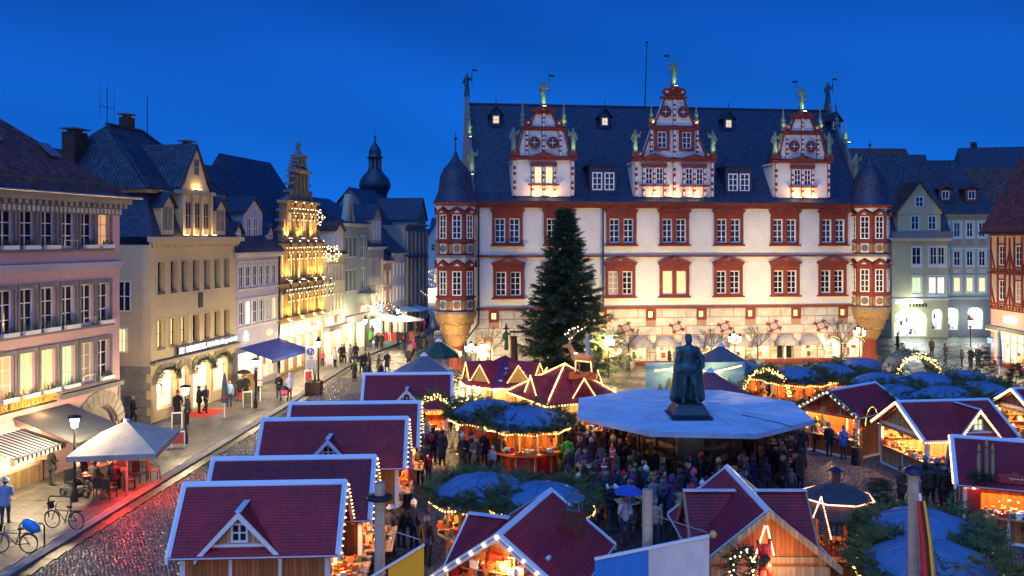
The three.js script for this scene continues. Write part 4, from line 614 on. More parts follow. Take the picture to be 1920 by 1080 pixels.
const STATUE = capsuleMesh([[[0, 0.03, 0], [0, 0.5, 0], 0.15, 0.1], [[0.05, 0.02, 0.06], [0.04, 0.4, 0.03], 0.07, 0.06], [[0, 0.5, 0], [0, 0.78, 0], 0.105, 0.115], [[0, 0.82, 0], [0, 0.86, 0], 0.045, 0.04], [[0, 0.93, 0.01], [0, 0.955, 0], 0.062, 0.055], [[-0.12, 0.78, 0], [-0.19, 0.6, 0.02], 0.05, 0.042], [[-0.19, 0.6, 0.02], [-0.1, 0.48, 0.1], 0.042, 0.035], [[0.12, 0.79, 0], [0.22, 0.72, 0.03], 0.05, 0.042], [[0.22, 0.72, 0.03], [0.27, 0.9, 0.05], 0.04, 0.035], [[0, 0.97, 0], [0, 1.01, -0.02], 0.035, 0.02]], 36, 0.42, 0.5, 0.56, 0.3);
const spire = (parent, x, y, z, h, lit = false) => { const o = mesh('pinnacle', new B().lathe([[0.3, 0], [0.3, 0.12], [0.16, 0.2], [0.26, 0.45], [0.28, 0.62], [0.14, 0.82], [0.24, 0.95], [0.17, 1.15], [0.09, 1.3], [0.05, h * 0.7], [0.012, h]].map(([r, q]) => [r, q]), 8), M.verdigris, parent, [x, y, z]); return o; };
function pediment(parent, x, w, y, h, z0 = 0.004) {            // triangular pediment with a raised frame
  const o = mesh('pediment', new B().ext([[x - w / 2, y], [x + w / 2, y], [x + w / 2, y + 0.08], [x, y + h], [x - w / 2, y + 0.08]], z0, z0 + 0.34, [[[x - w * 0.2, y + h * 0.28], [x + w * 0.2, y + h * 0.28], [x, y + h * 0.66]]]), M.redStone, parent);
  mesh('pediment_field', new B().ext([[x - w * 0.2, y + h * 0.28], [x + w * 0.2, y + h * 0.28], [x, y + h * 0.66]], z0 + 0.01, z0 + 0.12), M.cream, o); return o;
}
{
  const g = town, ops = [];
  // two storeys of paired windows in red sandstone surrounds
  const up = [951, 1048, 1165, 1264, 1366, 1471, 1562].map(su), low = [953, 1050, 1163, 1264, 1365, 1472, 1560].map(su);
  const pair = (x, y, h, lits) => {
    const w = 0.93, o = 0.36, S = new THREE.Group(); S.name = 'window_bay'; g.add(S);
    const b = new B().ext([[x - 1.36, y - 0.18], [x + 1.36, y - 0.18], [x + 1.36, y + h + 0.55], [x - 1.36, y + h + 0.55]], 0.004, 0.16, [[[x - o / 2 - w, y], [x - o / 2, y], [x - o / 2, y + h], [x - o / 2 - w, y + h]], [[x + o / 2, y], [x + o / 2 + w, y], [x + o / 2 + w, y + h], [x + o / 2, y + h]]]);
    mesh('window_surround', b, M.redStone, S); boxMesh('window_sill', S, 'redStone', x - 1.5, y - 0.32, 0.004, x + 1.5, y - 0.18, 0.3);
    boxMesh('entablature', S, 'redStone', x - 1.46, y + h + 0.55, 0.004, x + 1.46, y + h + 0.72, 0.24); pediment(S, x, 3.1, y + h + 0.72, 0.62);
    for (const [k, q] of [[0, x - o / 2 - w], [1, x + o / 2]]) { ops.push([q, y, q + w, y + h]); win(S, q, y, w, h, { cols: 2, rows: 4, lit: lits[k], z: -0.14, bar: 0.075 }); }
  };
  up.forEach((x, i) => pair(x, 11.02, 2.15, i === 2 ? ['glass', 'glass'] : i === 5 || i === 6 ? ['glassBlue', 'glassBlue'] : ['glass', 'glass']));
  low.forEach((x, i) => pair(x, 6.35, 2.1, i === 3 ? ['paneWarm', 'paneWarm'] : i === 2 ? ['paneDim', 'glass'] : ['glass', 'glass']));
  // small lit windows above the arcade
  const small = [926, 1128, 1220, 1315, 1407, 1492, 1580].map(su);
  for (const x of small) { ops.push([x - 0.28, 4.18, x + 0.28, 4.88]); const S = new THREE.Group(); S.name = 'mezzanine_window'; g.add(S); mesh('window_surround', new B().ext([[x - 0.45, 4.0], [x + 0.45, 4.0], [x + 0.45, 5.06], [x - 0.45, 5.06]], 0.062, 0.16, [[[x - 0.28, 4.18], [x + 0.28, 4.18], [x + 0.28, 4.88], [x - 0.28, 4.88]]]), M.redStone, S); win(S, x - 0.28, 4.18, 0.56, 0.7, { cols: 1, rows: 1, lit: 'paneYellow', frame: 'darkWood', z: -0.1 }); }
  // arcade of shop arches
  const arch = [908, 1098, 1150, 1198, 1246, 1294, 1338, 1382, 1428, 1472, 1517, 1560, 1603].map(su), lit = [1, 1, 2, 3, 2, 1, 1, 3, 2, 0, 4, 2, 2];
  const ra = 0.78, ys = 1.35, yt = 2.1;
  for (const x of arch) ops.push([x - ra, 0.35, x + ra, yt]);
  const b = wallGeo(SW, 14.2, ops, { t: 0.4 }); shell(b, 0, SW, 0, 14.2, 14);
  mesh('wall', b, M.cream, g);
  boxMesh('plinth', g, 'redStone', 0.02, 0, 0.004, SW, 0.3, 0.1);
  arch.forEach((x, i) => {
    const A = new THREE.Group(); A.name = 'shop_arch'; g.add(A);
    mesh('spandrel', spandrel(new B(), x - ra, x + ra, ys, yt, -0.4, -0.002), M.cream, A);
    const n = 7; for (let k = 0; k < n; k++) { const t0 = PI * (k + 0.06) / n, t1 = PI * (k + 0.94) / n, Q = (t, e) => [x + (ra + e) * Math.cos(t), ys + (yt - ys + e) * Math.sin(t)]; mesh('arch_stone', new B().ext([Q(t0, 0.02), Q(t1, 0.02), Q(t1, 0.3), Q(t0, 0.3)], 0.062, 0.13), M.block, A); }
    if (lit[i]) { shopRoom(g, x - ra, x + ra, 0.4, yt, { level: [0, 1.6, 2.2, 1.8, 0.9][lit[i]], goods: 7, z: -0.4, depth: 1.4, bars: [i % 2 ? 2 : 1, 1], colours: ['white', 'ribbon', 'needleLight', 'lightWood', 'orangeCloth'] }); }
    else { boxMesh('dark_door', A, 'glass', x - ra, 0.35, -0.45, x + ra, yt, -0.42); boxMesh('door_leaf', A, 'whitePaint', x - 0.1, 0.0, -0.4, x + 0.1, yt - 0.05, 0.02); }
    if (i > 0 && i < 11) { const q = new B(), N = 9, R = 1.02, yb = 1.62; for (let k = 0; k < N; k++) for (let j = 0; j < 4; j++) { const P = (kk, jj) => { const t = PI * kk / N, f = (PI / 2) * jj / 4; return V(x + R * Math.cos(t), yb + (0.98) * Math.sin(t) * Math.cos(f) + 0.02, 0.14 + 1.0 * Math.sin(f) * Math.sin(t) ** 0.6); }; q.quad(P(k, j), P(k + 1, j), P(k + 1, j + 1), P(k, j + 1)); } mesh('awning', q, M.awningShell, A); }
    if (i >= 11) { const pts = archPts(x - ra - 0.18, x + ra + 0.18, ys, yt + 0.2, 14).map(([a, c]) => [a, c, 0.22]); greens(A, pts.flatMap((p) => Array.from({ length: 5 }, () => [p[0] + rr(-0.08, 0.08), p[1] + rr(-0.08, 0.08), 0.2])), { name: 'fir_garland', size: 0.28 }); bulbString(A, pts, 0.2, { r: 0.04 }); }
  });
  // painted ashlar blocks of the ground floor, block by block around the openings
  const holes = [...arch.map((x) => [x - ra - 0.04, 0, x + ra + 0.04, yt + 0.04]), ...small.map((x) => [x - 0.47, 3.98, x + 0.47, 5.08])], ros = [1173, 1268, 1358, 1450, 1538].map(su);
  const rowsN = 6, rh = 4.72 / rowsN; const bm = [0, 1, 2].map((i) => stoneM('ashlar' + i, [0.76 + 0.03 * i, 0.72 + 0.03 * i, 0.62 + 0.03 * i])); mesh('joint_backing', wallGeo(SW, 5.1, ops.filter((o) => o[3] < 5.2), { y0: 0.3, t: 0.05 }), M.rusticLine, g).position.z = 0.02;
  let nb = 0; for (let r = 0; r < rowsN; r++) {
    const y0 = 0.36 + r * rh, y1 = y0 + rh - 0.085; let x = r % 2 ? -1.1 : 0;
    while (x < SW) { const w = 2.25, segs = [[Math.max(0.02, x), Math.min(SW - 0.02, x + w - 0.085)]]; let cur = segs; for (const h of holes) if (h[3] > y0 && h[1] < y1) cur = cur.flatMap(([p, q]) => (h[2] <= p || h[0] >= q ? [[p, q]] : [[p, h[0]], [h[2], q]].filter(([s, t]) => t - s > 0.12))); for (const [p, q] of cur) { boxMesh('stone_block', g, 'ashlar' + Math.floor(rnd() * 3), p, y0, 0.024, q, y1, 0.06); nb++; } x += w; }
  }
  console.log('ashlar', nb);
  for (const x of ros) { // rosettes with a dark oval in a star of red and cream petals
    const R = new THREE.Group(); R.name = 'rosette'; g.add(R); for (let k = 0; k < 8; k++) { const t = k * PI / 4 + PI / 8, q = 0.30; mesh('petal', new B().ext([[x + 0.42 * Math.cos(t - q), 3.35 + 0.34 * Math.sin(t - q)], [x + 0.82 * Math.cos(t - q * 0.8), 3.35 + 0.62 * Math.sin(t - q * 0.8)], [x + 0.74 * Math.cos(t), 3.35 + 0.58 * Math.sin(t)], [x + 0.82 * Math.cos(t + q * 0.8), 3.35 + 0.62 * Math.sin(t + q * 0.8)], [x + 0.42 * Math.cos(t + q), 3.35 + 0.34 * Math.sin(t + q)]], 0.064, 0.13), M[k % 2 ? 'redStone' : 'infill'], R); }
    mesh('oval', new B().add(new THREE.CylinderGeometry(0.46, 0.46, 0.1, 20), new THREE.Matrix4().makeScale(1, 0.8, 1).multiply(new THREE.Matrix4().makeRotationX(PI / 2)).setPosition(x, 3.35, 0.1)), M.redStone, R); mesh('oculus', new B().add(new THREE.CylinderGeometry(0.36, 0.36, 0.04, 20), new THREE.Matrix4().makeScale(1, 0.8, 1).multiply(new THREE.Matrix4().makeRotationX(PI / 2)).setPosition(x, 3.35, 0.15)), M.greyWall, R);
  }
  // string courses, cornice, downpipes
  for (const [y, h, p] of [[5.08, 0.2, 0.2], [9.72, 0.18, 0.16]]) { const s = boxMesh('string_course', g, 'redStone', -0.05, y, 0.004, SW + 0.05, y + h, p); boxMesh('string_course_cap', s, 'slateGrey', -0.05, y + h, 0.004, SW + 0.05, y + h + 0.05, p + 0.06); }
  const co = mesh('cornice', new B().box(-0.1, 14.12, 0.004, SW + 0.1, 14.36, 0.28).box(-0.2, 14.36, 0.004, SW + 0.2, 14.62, 0.5), M.redStone, g); for (let x = 0.2; x < SW; x += 0.62) boxMesh('dentil', co, 'redStone', x, 14.2, 0.285, x + 0.3, 14.35, 0.42);
  const pipe = (pts) => mesh('downpipe', new B().tube(pts, 0.075, 6), M.iron, g);
  pipe([[-0.12, 14.1, 0.25], [-0.12, 3.9, 0.25], [-1.25, 2.5, 0.25], [-1.25, 0.1, 0.25]].map(([x, y, z]) => [x + 0.3, y, z])); pipe([[SW - 0.4, 14.1, 0.25], [SW - 0.4, 4.4, 0.25], [SW + 0.55, 3.2, 0.25], [SW + 0.55, 0.1, 0.25]]); pipe([[su(1130), 14.1, 0.2], [su(1130), 5.2, 0.2]]);
  // roof
  const he = 14.62, hr = 24.3, rz = -7, rf = new B(); const bend = [[0.55, he], [-0.5, 15.5], [rz, hr]];
  for (let i = 0; i < 2; i++) { const [z0, y0] = bend[i], [z1, y1] = bend[i + 1]; rf.quad([-0.1, y0, z0], [SW + 0.1, y0, z0], [SW + 0.1, y1, z1], [-0.1, y1, z1]); }
  rf.quad([SW + 0.1, he, -14.4], [-0.1, he, -14.4], [-0.1, hr, rz], [SW + 0.1, hr, rz]);
  const roof = mesh('roof', rf, M.slateRoof, g); mesh('ridge_cap', new B().tube([[-0.1, hr, rz], [SW + 0.1, hr, rz]], 0.13, 6), M.copperRoof, roof); mesh('gutter', new B().tube([[-0.1, he, 0.6], [SW + 0.1, he, 0.6]], 0.09, 6), M.copperRoof, roof);
  const zAt = (y) => y < 15.5 ? 0.55 - (y - he) / 0.88 * 1.05 : -0.5 - (y - 15.5) / 8.8 * 6.5;
  for (const s of [0, 1]) { // end walls rise as stepped gables with figures and pinnacles
    const x = s ? SW + 0.12 : -0.42, E = mesh('end_gable', new B().m(new THREE.Matrix4().makeRotationY(PI / 2).setPosition(x, 0, 0)).ext([[-0.2, 14.2], [14.2, 14.2], [12.5, 17], [10.5, 20], [7.8, 24.2], [7.4, 25.0], [6.6, 25.0], [6.2, 24.2], [3.7, 20.6], [3.4, 20.6], [1.6, 17.2], [1.2, 17.2]], 0, 0.3), M.slateGrey, g);
    figure(E, x + 0.15, 25, -7, 2.2, { banner: 0.75, m: 'bronze' }); spire(E, x + 0.15, 20.6, -3.5, 2.6, true); figure(E, x + 0.15, 17.2, -1.4, 2.3, { m: 'verdigris' }); spire(E, x + 0.15, 22.6, -5.2, 2.4);
    for (const [yy, zz] of [[20.8, -2.7], [17.2, -0.5]]) { const f = boxMesh('floodlight', E, 'iron', x + 0.02, yy - 0.25, zz - 0.1, x + 0.24, yy - 0.15, zz + 0.1); mesh('floodlight_lens', new B().box(x + 0.04, yy - 0.149, zz - 0.08, x + 0.22, yy - 0.13, zz + 0.08), M.lampCool, f); spot(E, [x + 0.13, yy - 0.05, zz + 0.05], [x + 0.15, yy + 1.6, zz - 0.9], lin(0.75, 1, 0.45), 7, 0.7); }
  }
  // tiny lit roof dormers near the ridge
  [[930, 1], [1134, 1], [1366, 1], [1567, 0]].forEach(([px, on]) => { const y = 22.55, z = zAt(y) + 0.55, k = (px - 960) / F, x = along(px, [SA[0] + SD[1] * -z * -1, SA[1] - z * SD[0] * -1].map((q, i) => (i ? SA[1] + Math.cos(ST) * z : SA[0] + Math.sin(ST) * z)), ...SD); const o = gableDormer(g, x - 0.5, x + 0.5, y - 0.6, y + 0.65, y + 1.25, z, z - 2.2, 'slateRoof', 'slateRoof', [[x - 0.3, y - 0.35, 0.6, 0.75]], { cols: 2, rows: 2, lit: on ? 'paneWarm' : 'glassBlue', bar: 0.05 }); mesh('finial', new B().tube([[x, y + 1.2, z], [x, y + 2.1, z]], 0.035, 5), M.iron, o); });
  // slate dormers with paired windows
  for (const px of [1131, 1385]) { const z = -0.35, x = along(px, [SA[0] + Math.sin(ST) * z, SA[1] + Math.cos(ST) * z], ...SD); const o = mesh('dormer', new B().box(x - 1.25, 15.3, -4, x + 1.25, 17.95, z), M.slateRoof, g); mesh('dormer_roof', prismRoof(x - 1.5, x + 1.5, z + 0.25, -5, 17.95, 19.0, 1.3, 1.3), M.slateRoof, o); for (const q of [-1.02, 0.1]) win(o, x + q, 15.75, 0.92, 1.6, { z: z + 0.01, rows: 3, lit: 'glassBlue', bar: 0.075 }); }
  // three ornamented gables
  const studs = (o, x, y0, y1, zf, n) => { const w = 0.24; const p = boxMesh('pilaster', o, 'redStone', x - w / 2, y0, zf + 0.004, x + w / 2, y1, zf + 0.12); for (let k = 0; k < n; k++) { const y = y0 + (y1 - y0) * (k + 0.5) / n, h = (y1 - y0) / n; if (k % 2) mesh('stud', new B().add(new THREE.CylinderGeometry(0.12, 0.12, 0.05, 10), new THREE.Matrix4().makeRotationX(PI / 2).setPosition(x, y, zf + 0.15)), M.cream, p); else boxMesh('strap', p, 'cream', x - 0.09, y - h * 0.38, zf + 0.122, x + 0.09, y + h * 0.38, zf + 0.16); } };
  const bigGable = (px, W, tiers, lit) => {
    const zf = 0.05, x = along(px, [SA[0] + Math.sin(ST) * zf, SA[1] + Math.cos(ST) * zf], ...SD), G = new THREE.Group(); G.name = 'ornate_gable'; g.add(G);
    const [yb, ye] = [15.15, 18.35]; mesh('gable_wall', new B().box(x - W / 2, yb, -3, x + W / 2, ye, zf), M.cream, G); const rr2 = new B(); rr2.quad([x - W / 2 - 0.1, ye - 0.3, zf - 0.3], [x, ye + 3.2, zf - 0.3], [x, ye + 3.2, -7], [x - W / 2 - 0.1, ye - 0.3, -7]); rr2.quad([x, ye + 3.2, zf - 0.3], [x + W / 2 + 0.1, ye - 0.3, zf - 0.3], [x + W / 2 + 0.1, ye - 0.3, -7], [x, ye + 3.2, -7]); mesh('gable_roof', rr2, M.slateRoof, G);
    boxMesh('gable_cornice', G, 'redStone', x - W / 2 - 0.2, ye, -0.6, x + W / 2 + 0.2, ye + 0.24, zf + 0.24);
    for (const s of [-1, 1]) studs(G, x + s * (W / 2 - 0.2), yb, ye, zf, 5);
    const wins = W > 6.5 ? [-W / 4, W / 4] : [0]; if (W > 6.5) studs(G, x, yb, ye, zf, 5);
    wins.forEach((q) => { const c = x + q; for (const s of [-0.98, 0.98, 0]) studs(G, c + s, yb + 0.02, ye - 0.55, zf + 0.01, 5); boxMesh('window_head', G, 'redStone', c - 1.2, ye - 0.5, zf + 0.004, c + 1.2, ye - 0.2, zf + 0.16); boxMesh('window_sill', G, 'redStone', c - 1.4, yb + 0.95, zf + 0.13, c + 1.4, yb + 1.1, zf + 0.26); pediment(G, c, W > 6.5 ? 2.5 : 2.7, ye + 0.24, 0.5, zf + 0.02);
      for (const s of [-0.82, 0.16]) win(G, c + s, yb + 1.12, 0.66, 1.5, { rows: 3, lit, z: zf + 0.02, bar: 0.06 }); });
    let y = ye + 0.24;
    tiers.forEach(([h, w0, w1, kind], i) => {
      const n = 6, L = []; for (let k = 0; k <= n; k++) { const t = k / n, e = w0 / 2 + (w1 - w0) / 2 * (t < 0.5 ? 0.25 * Math.sin(t * PI) + t * 0.7 : 0.6 + (t - 0.5) * 0.8); L.push([e, y + h * t]); }
      const pts = [...L.map(([e, q]) => [x + e, q]), ...L.slice().reverse().map(([e, q]) => [x - e, q])], o = mesh('gable_tier', new B().ext(pts, zf - 0.45, zf), M.cream, G);
      mesh('gable_edge', new B().ext(pts, zf + 0.004, zf + 0.16, [outline(pts, 0.13)]), M.redStone, o);
      for (const s of [-1, 1]) { const q = new B().add(new THREE.TorusGeometry(0.26, 0.12, 6, 12), new THREE.Matrix4().makeTranslation(x + s * (w0 / 2 - 0.12), y + 0.4, zf + 0.1)); mesh('scroll', q, M.redStone, o); mesh('stud', new B().ball(x + s * (w0 / 2 - 0.12), y + 0.4, zf + 0.16, 0.13, 8, 5), M.cream, o); }
      if (kind === 'oculi') { for (const s of [-1, 1]) { const cx = x + s * 0.82, cy = y + h * 0.52; mesh('oculus_frame', new B().add(new THREE.TorusGeometry(0.42, 0.12, 6, 18), new THREE.Matrix4().makeTranslation(cx, cy, zf + 0.14)), M.redStone, o); mesh('window', new B().add(new THREE.CylinderGeometry(0.38, 0.38, 0.05, 16), new THREE.Matrix4().makeRotationX(PI / 2).setPosition(cx, cy, zf + 0.06)), M.glassBlue, o); mesh('glazing_bar', new B().box(cx - 0.03, cy - 0.36, zf + 0.09, cx + 0.03, cy + 0.36, zf + 0.12).box(cx - 0.36, cy - 0.03, zf + 0.088, cx + 0.36, cy + 0.03, zf + 0.118), M.whitePaint, o); } studs(o, x, y + 0.1, y + h - 0.1, zf + 0.01, 5); for (const s of [-1, 1]) if (w1 > 3) studs(o, x + s * 1.5, y + 0.1, y + h - 0.1, zf + 0.01, 5); }
      if (kind === 'windows') { for (const s of [-1, 1]) { const cx = x + s * 1.15; mesh('window_surround', new B().ext([[cx - 0.72, y + 0.75], [cx + 0.72, y + 0.75], [cx + 0.72, y + h - 0.05], [cx - 0.72, y + h - 0.05]], zf + 0.004, zf + 0.14, [[[cx - 0.42, y + 0.95], [cx + 0.42, y + 0.95], [cx + 0.42, y + h - 0.3], [cx - 0.42, y + h - 0.3]]]), M.redStone, o); win(o, cx - 0.42, y + 0.95, 0.84, h - 1.25, { rows: 3, z: zf + 0.01, lit: 'glassBlue' }); studs(o, x + s * 2.15, y + 0.1, y + h - 0.1, zf + 0.01, 5); } studs(o, x, y + 0.1, y + h - 0.1, zf + 0.01, 5); }
      if (kind === 'plain') studs(o, x, y + 0.05, y + h - 0.05, zf + 0.01, 3);
      boxMesh('tier_cornice', o, 'redStone', x - w1 / 2 - 0.28, y + h, zf - 0.5, x + w1 / 2 + 0.28, y + h + 0.15, zf + 0.2);
      if (i < 2) for (const s of [-1, 1]) { if (i === 0) { spire(o, x + s * (w1 / 2 - 0.05), y + h + 0.22, zf - 0.1, 3.0); const fx = x + s * (w1 / 2 - 0.05); if (s > 0 || W > 6.5 || px > 1400) spot(o, [fx, y + h + 0.3, zf + 0.6], [fx, y + h + 1.4, zf - 0.1], lin(0.78, 1, 0.42), 5, 0.6); } }
      y += h + 0.15;
    });
    pediment(G, x, tiers.at(-1)[2] + 0.7, y, 0.55, zf - 0.1); figure(G, x, y + 0.5, zf - 0.1, 2.25, { banner: 0.8, arm: px === 1019 ? 1 : -1 });
    const fl = boxMesh('floodlight', G, 'iron', x - 0.2, y + 0.3, zf + 0.45, x + 0.2, y + 0.38, zf + 0.65); mesh('floodlight_lens', new B().box(x - 0.15, y + 0.381, zf + 0.48, x + 0.15, y + 0.4, zf + 0.62), M.lampCool, fl); spot(G, [x, y + 0.5, zf + 0.6], [x, y + 1.6, zf - 0.1], lin(0.78, 1, 0.42), 6, 0.75);
    for (const s of [-1, 1]) { figure(G, x + s * (W / 2 - 0.12), ye + 0.72, zf, 2.15, { arm: -s, banner: 0.6 }); boxMesh('pedestal', G, 'redStone', x + s * (W / 2 - 0.12) - 0.3, ye + 0.32, zf - 0.3, x + s * (W / 2 - 0.12) + 0.3, ye + 0.72, zf + 0.3); spot(G, [x + s * (W / 2 - 0.12), ye + 0.85, zf + 0.75], [x + s * (W / 2 - 0.12), ye + 1.7, zf], lin(0.78, 1, 0.42), (px === 1019 && s < 0) || (px === 1504 && s > 0) ? 0.4 : 5, 0.7); }
    for (const q of W > 6.5 ? [-W / 4, 0, W / 4] : [-0.75, 0.75]) { const c = x + q; const f = boxMesh('floodlight', G, 'iron', c - 0.4, yb - 0.12, zf + 0.55, c + 0.4, yb - 0.02, zf + 0.8); mesh('floodlight_lens', new B().box(c - 0.35, yb - 0.019, zf + 0.58, c + 0.35, yb + 0.0, zf + 0.77), M.lampGlass, f); lamp(G, c, yb + 0.16, zf + 0.62, lin(1, 0.50, 0.14), W > 6.5 ? 5 : 6, 5); }
  };
  bigGable(1019, 5.6, [[2.5, 5.2, 3.8, 'oculi'], [1.3, 3.0, 1.6, 'plain']], 'paneYellow');
  bigGable(1264, 7.5, [[2.75, 6.6, 4.3, 'windows'], [2.6, 4.3, 1.9, 'oculi'], [0.35, 1.7, 1.4, '']], 'glass');
  bigGable(1504, 5.5, [[2.5, 5.1, 3.7, 'oculi'], [1.3, 3.0, 1.6, 'plain']], 'glass');
  mesh('flagpole', new B().tube([[su(1248), 22, rz], [su(1248) + 0.3, 30.6, rz]], 0.07, 6, 0.04).ball(su(1248) + 0.3, 30.7, rz, 0.13, 8, 5), M.iron, g);
  // corner oriels on columns
  for (const s of [0, 1]) {
    const cx = s ? SW + 0.75 : -0.95 - 0.9, cz = s ? 0.15 : 0.35, O = new THREE.Group(); O.name = 'corner_oriel'; g.add(O);
    const R = 1.72, ang = (k) => PI / 8 + k * PI / 4, C = (r, y, k) => [cx + r * Math.cos(ang(k)), y, cz + r * Math.sin(ang(k))];
    const prism = (r, y0, y1, r1 = r) => { const q = new B(); for (let k = 0; k < 8; k++) q.quad(C(r, y0, k + 1), C(r, y0, k), C(r1, y1, k), C(r1, y1, k + 1)); for (let k = 1; k < 7; k++) { q.tri(C(r1, y1, 0), C(r1, y1, k + 1), C(r1, y1, k)); q.tri(C(r, y0, 0), C(r, y0, k), C(r, y0, k + 1)); } return q; };
    mesh('column', new B().lathe([[0.75, 0], [0.75, 0.5], [0.6, 0.6], [0.58, 1.9], [0.7, 2.05]], 14, cx, cz), M.redStone, O);
    mesh('corbel', new B().lathe([[0.62, 2.0], [0.95, 2.5], [1.0, 2.9], [1.35, 3.5], [1.4, 3.9], [1.75, 4.5], [1.82, 4.9]], 16, cx, cz), M.corbel, O);
    for (let k = 0; k < 9; k++) { const t = k * PI / 8; mesh('corbel_scroll', new B().add(new THREE.TorusGeometry(0.22, 0.1, 5, 9), new THREE.Matrix4().makeRotationY(-t + PI / 2).setPosition(cx + 1.5 * Math.cos(t), 4.2, cz + 1.5 * Math.sin(t))), M.corbel, O); mesh('corbel_scroll', new B().add(new THREE.TorusGeometry(0.17, 0.08, 5, 9), new THREE.Matrix4().makeRotationY(-t + PI / 2).setPosition(cx + 1.1 * Math.cos(t), 3.15, cz + 1.1 * Math.sin(t))), M.corbel, O); }
    for (const [y0, y1] of [[4.9, 9.75], [9.75, 14.3]]) {
      mesh('oriel_wall', prism(R, y0, y1), M.redStone, O); mesh('oriel_ledge', prism(R + 0.22, y0, y0 + 0.2), M.slateGrey, O); mesh('oriel_ledge', prism(R + 0.14, y0 + 1.32, y0 + 1.48), M.redStone, O);
      for (let k = 0; k < 8; k++) {
        const t = ang(k) + PI / 8; if (Math.sin(t) < -0.35 && (s ? Math.cos(t) < 0.4 : Math.cos(t) > -0.4)) continue;
        const face = new THREE.Group(); face.name = 'oriel_face'; O.add(face); const ap = R * Math.cos(PI / 8); face.position.set(cx + ap * Math.cos(t), 0, cz + ap * Math.sin(t)); face.rotation.y = PI / 2 - t;
        win(face, -0.4, y0 + 1.6, 0.8, 2.1, { rows: 4, z: 0.01, bar: 0.07 });
        mesh('oriel_pediment', new B().ext([[-0.74, y1 - 0.85], [0.74, y1 - 0.85], [0.74, y1 - 0.72], [0, y1 - 0.25], [-0.74, y1 - 0.72]], 0.004, 0.26), M.redStone, face); mesh('pediment_field', new B().ext([[-0.25, y1 - 0.7], [0.25, y1 - 0.7], [0, y1 - 0.52]], 0.262, 0.28), M.cream, face); mesh('frieze', new B().ext([[-0.7, y1 - 0.5], [0, y1 - 0.12], [0.7, y1 - 0.5], [0.7, y1 - 0.02], [-0.7, y1 - 0.02]], 0.004, 0.05), M.cream, face);
        mesh('relief_panel', new B().box(-0.36, y0 + 0.35, 0.004, 0.36, y0 + 1.2, 0.05), M.trim, face); mesh('shield', new B().add(new THREE.TorusGeometry(0.24, 0.08, 6, 14), new THREE.Matrix4().makeTranslation(0, y0 + 0.78, 0.07)).add(new THREE.SphereGeometry(0.15, 8, 6), new THREE.Matrix4().makeScale(1, 1.2, 0.4).setPosition(0, y0 + 0.78, 0.06)), M[k % 2 ? 'corbel' : 'slateGrey'], face);
        for (const q of [-0.54, 0.54]) boxMesh('relief', face, 'corbel', q - 0.09, y0 + 0.4, 0.004, q + 0.09, y0 + 1.15, 0.1);
      }
    }
    mesh('oriel_cornice', prism(R + 0.1, 14.2, 14.5, R + 0.4), M.redStone, O);
    const cap = mesh('oriel_roof', new B().lathe([[2.2, 14.45], [1.95, 14.75], [1.62, 15.5], [1.52, 16.2], [1.42, 16.9], [1.1, 17.5], [0.6, 18.0], [0.28, 18.5], [0.1, 19.0]], 8, cx, cz, { phase: PI / 8 }), M.slateRoof, O); mesh('finial', new B().tube([[cx, 18.9, cz], [cx, 20.1, cz]], 0.05, 6).ball(cx, 20.1, cz, 0.15, 8, 6).tube([[cx, 20.2, cz], [cx, 20.7, cz]], 0.025, 4), M.iron, cap);
  }
}
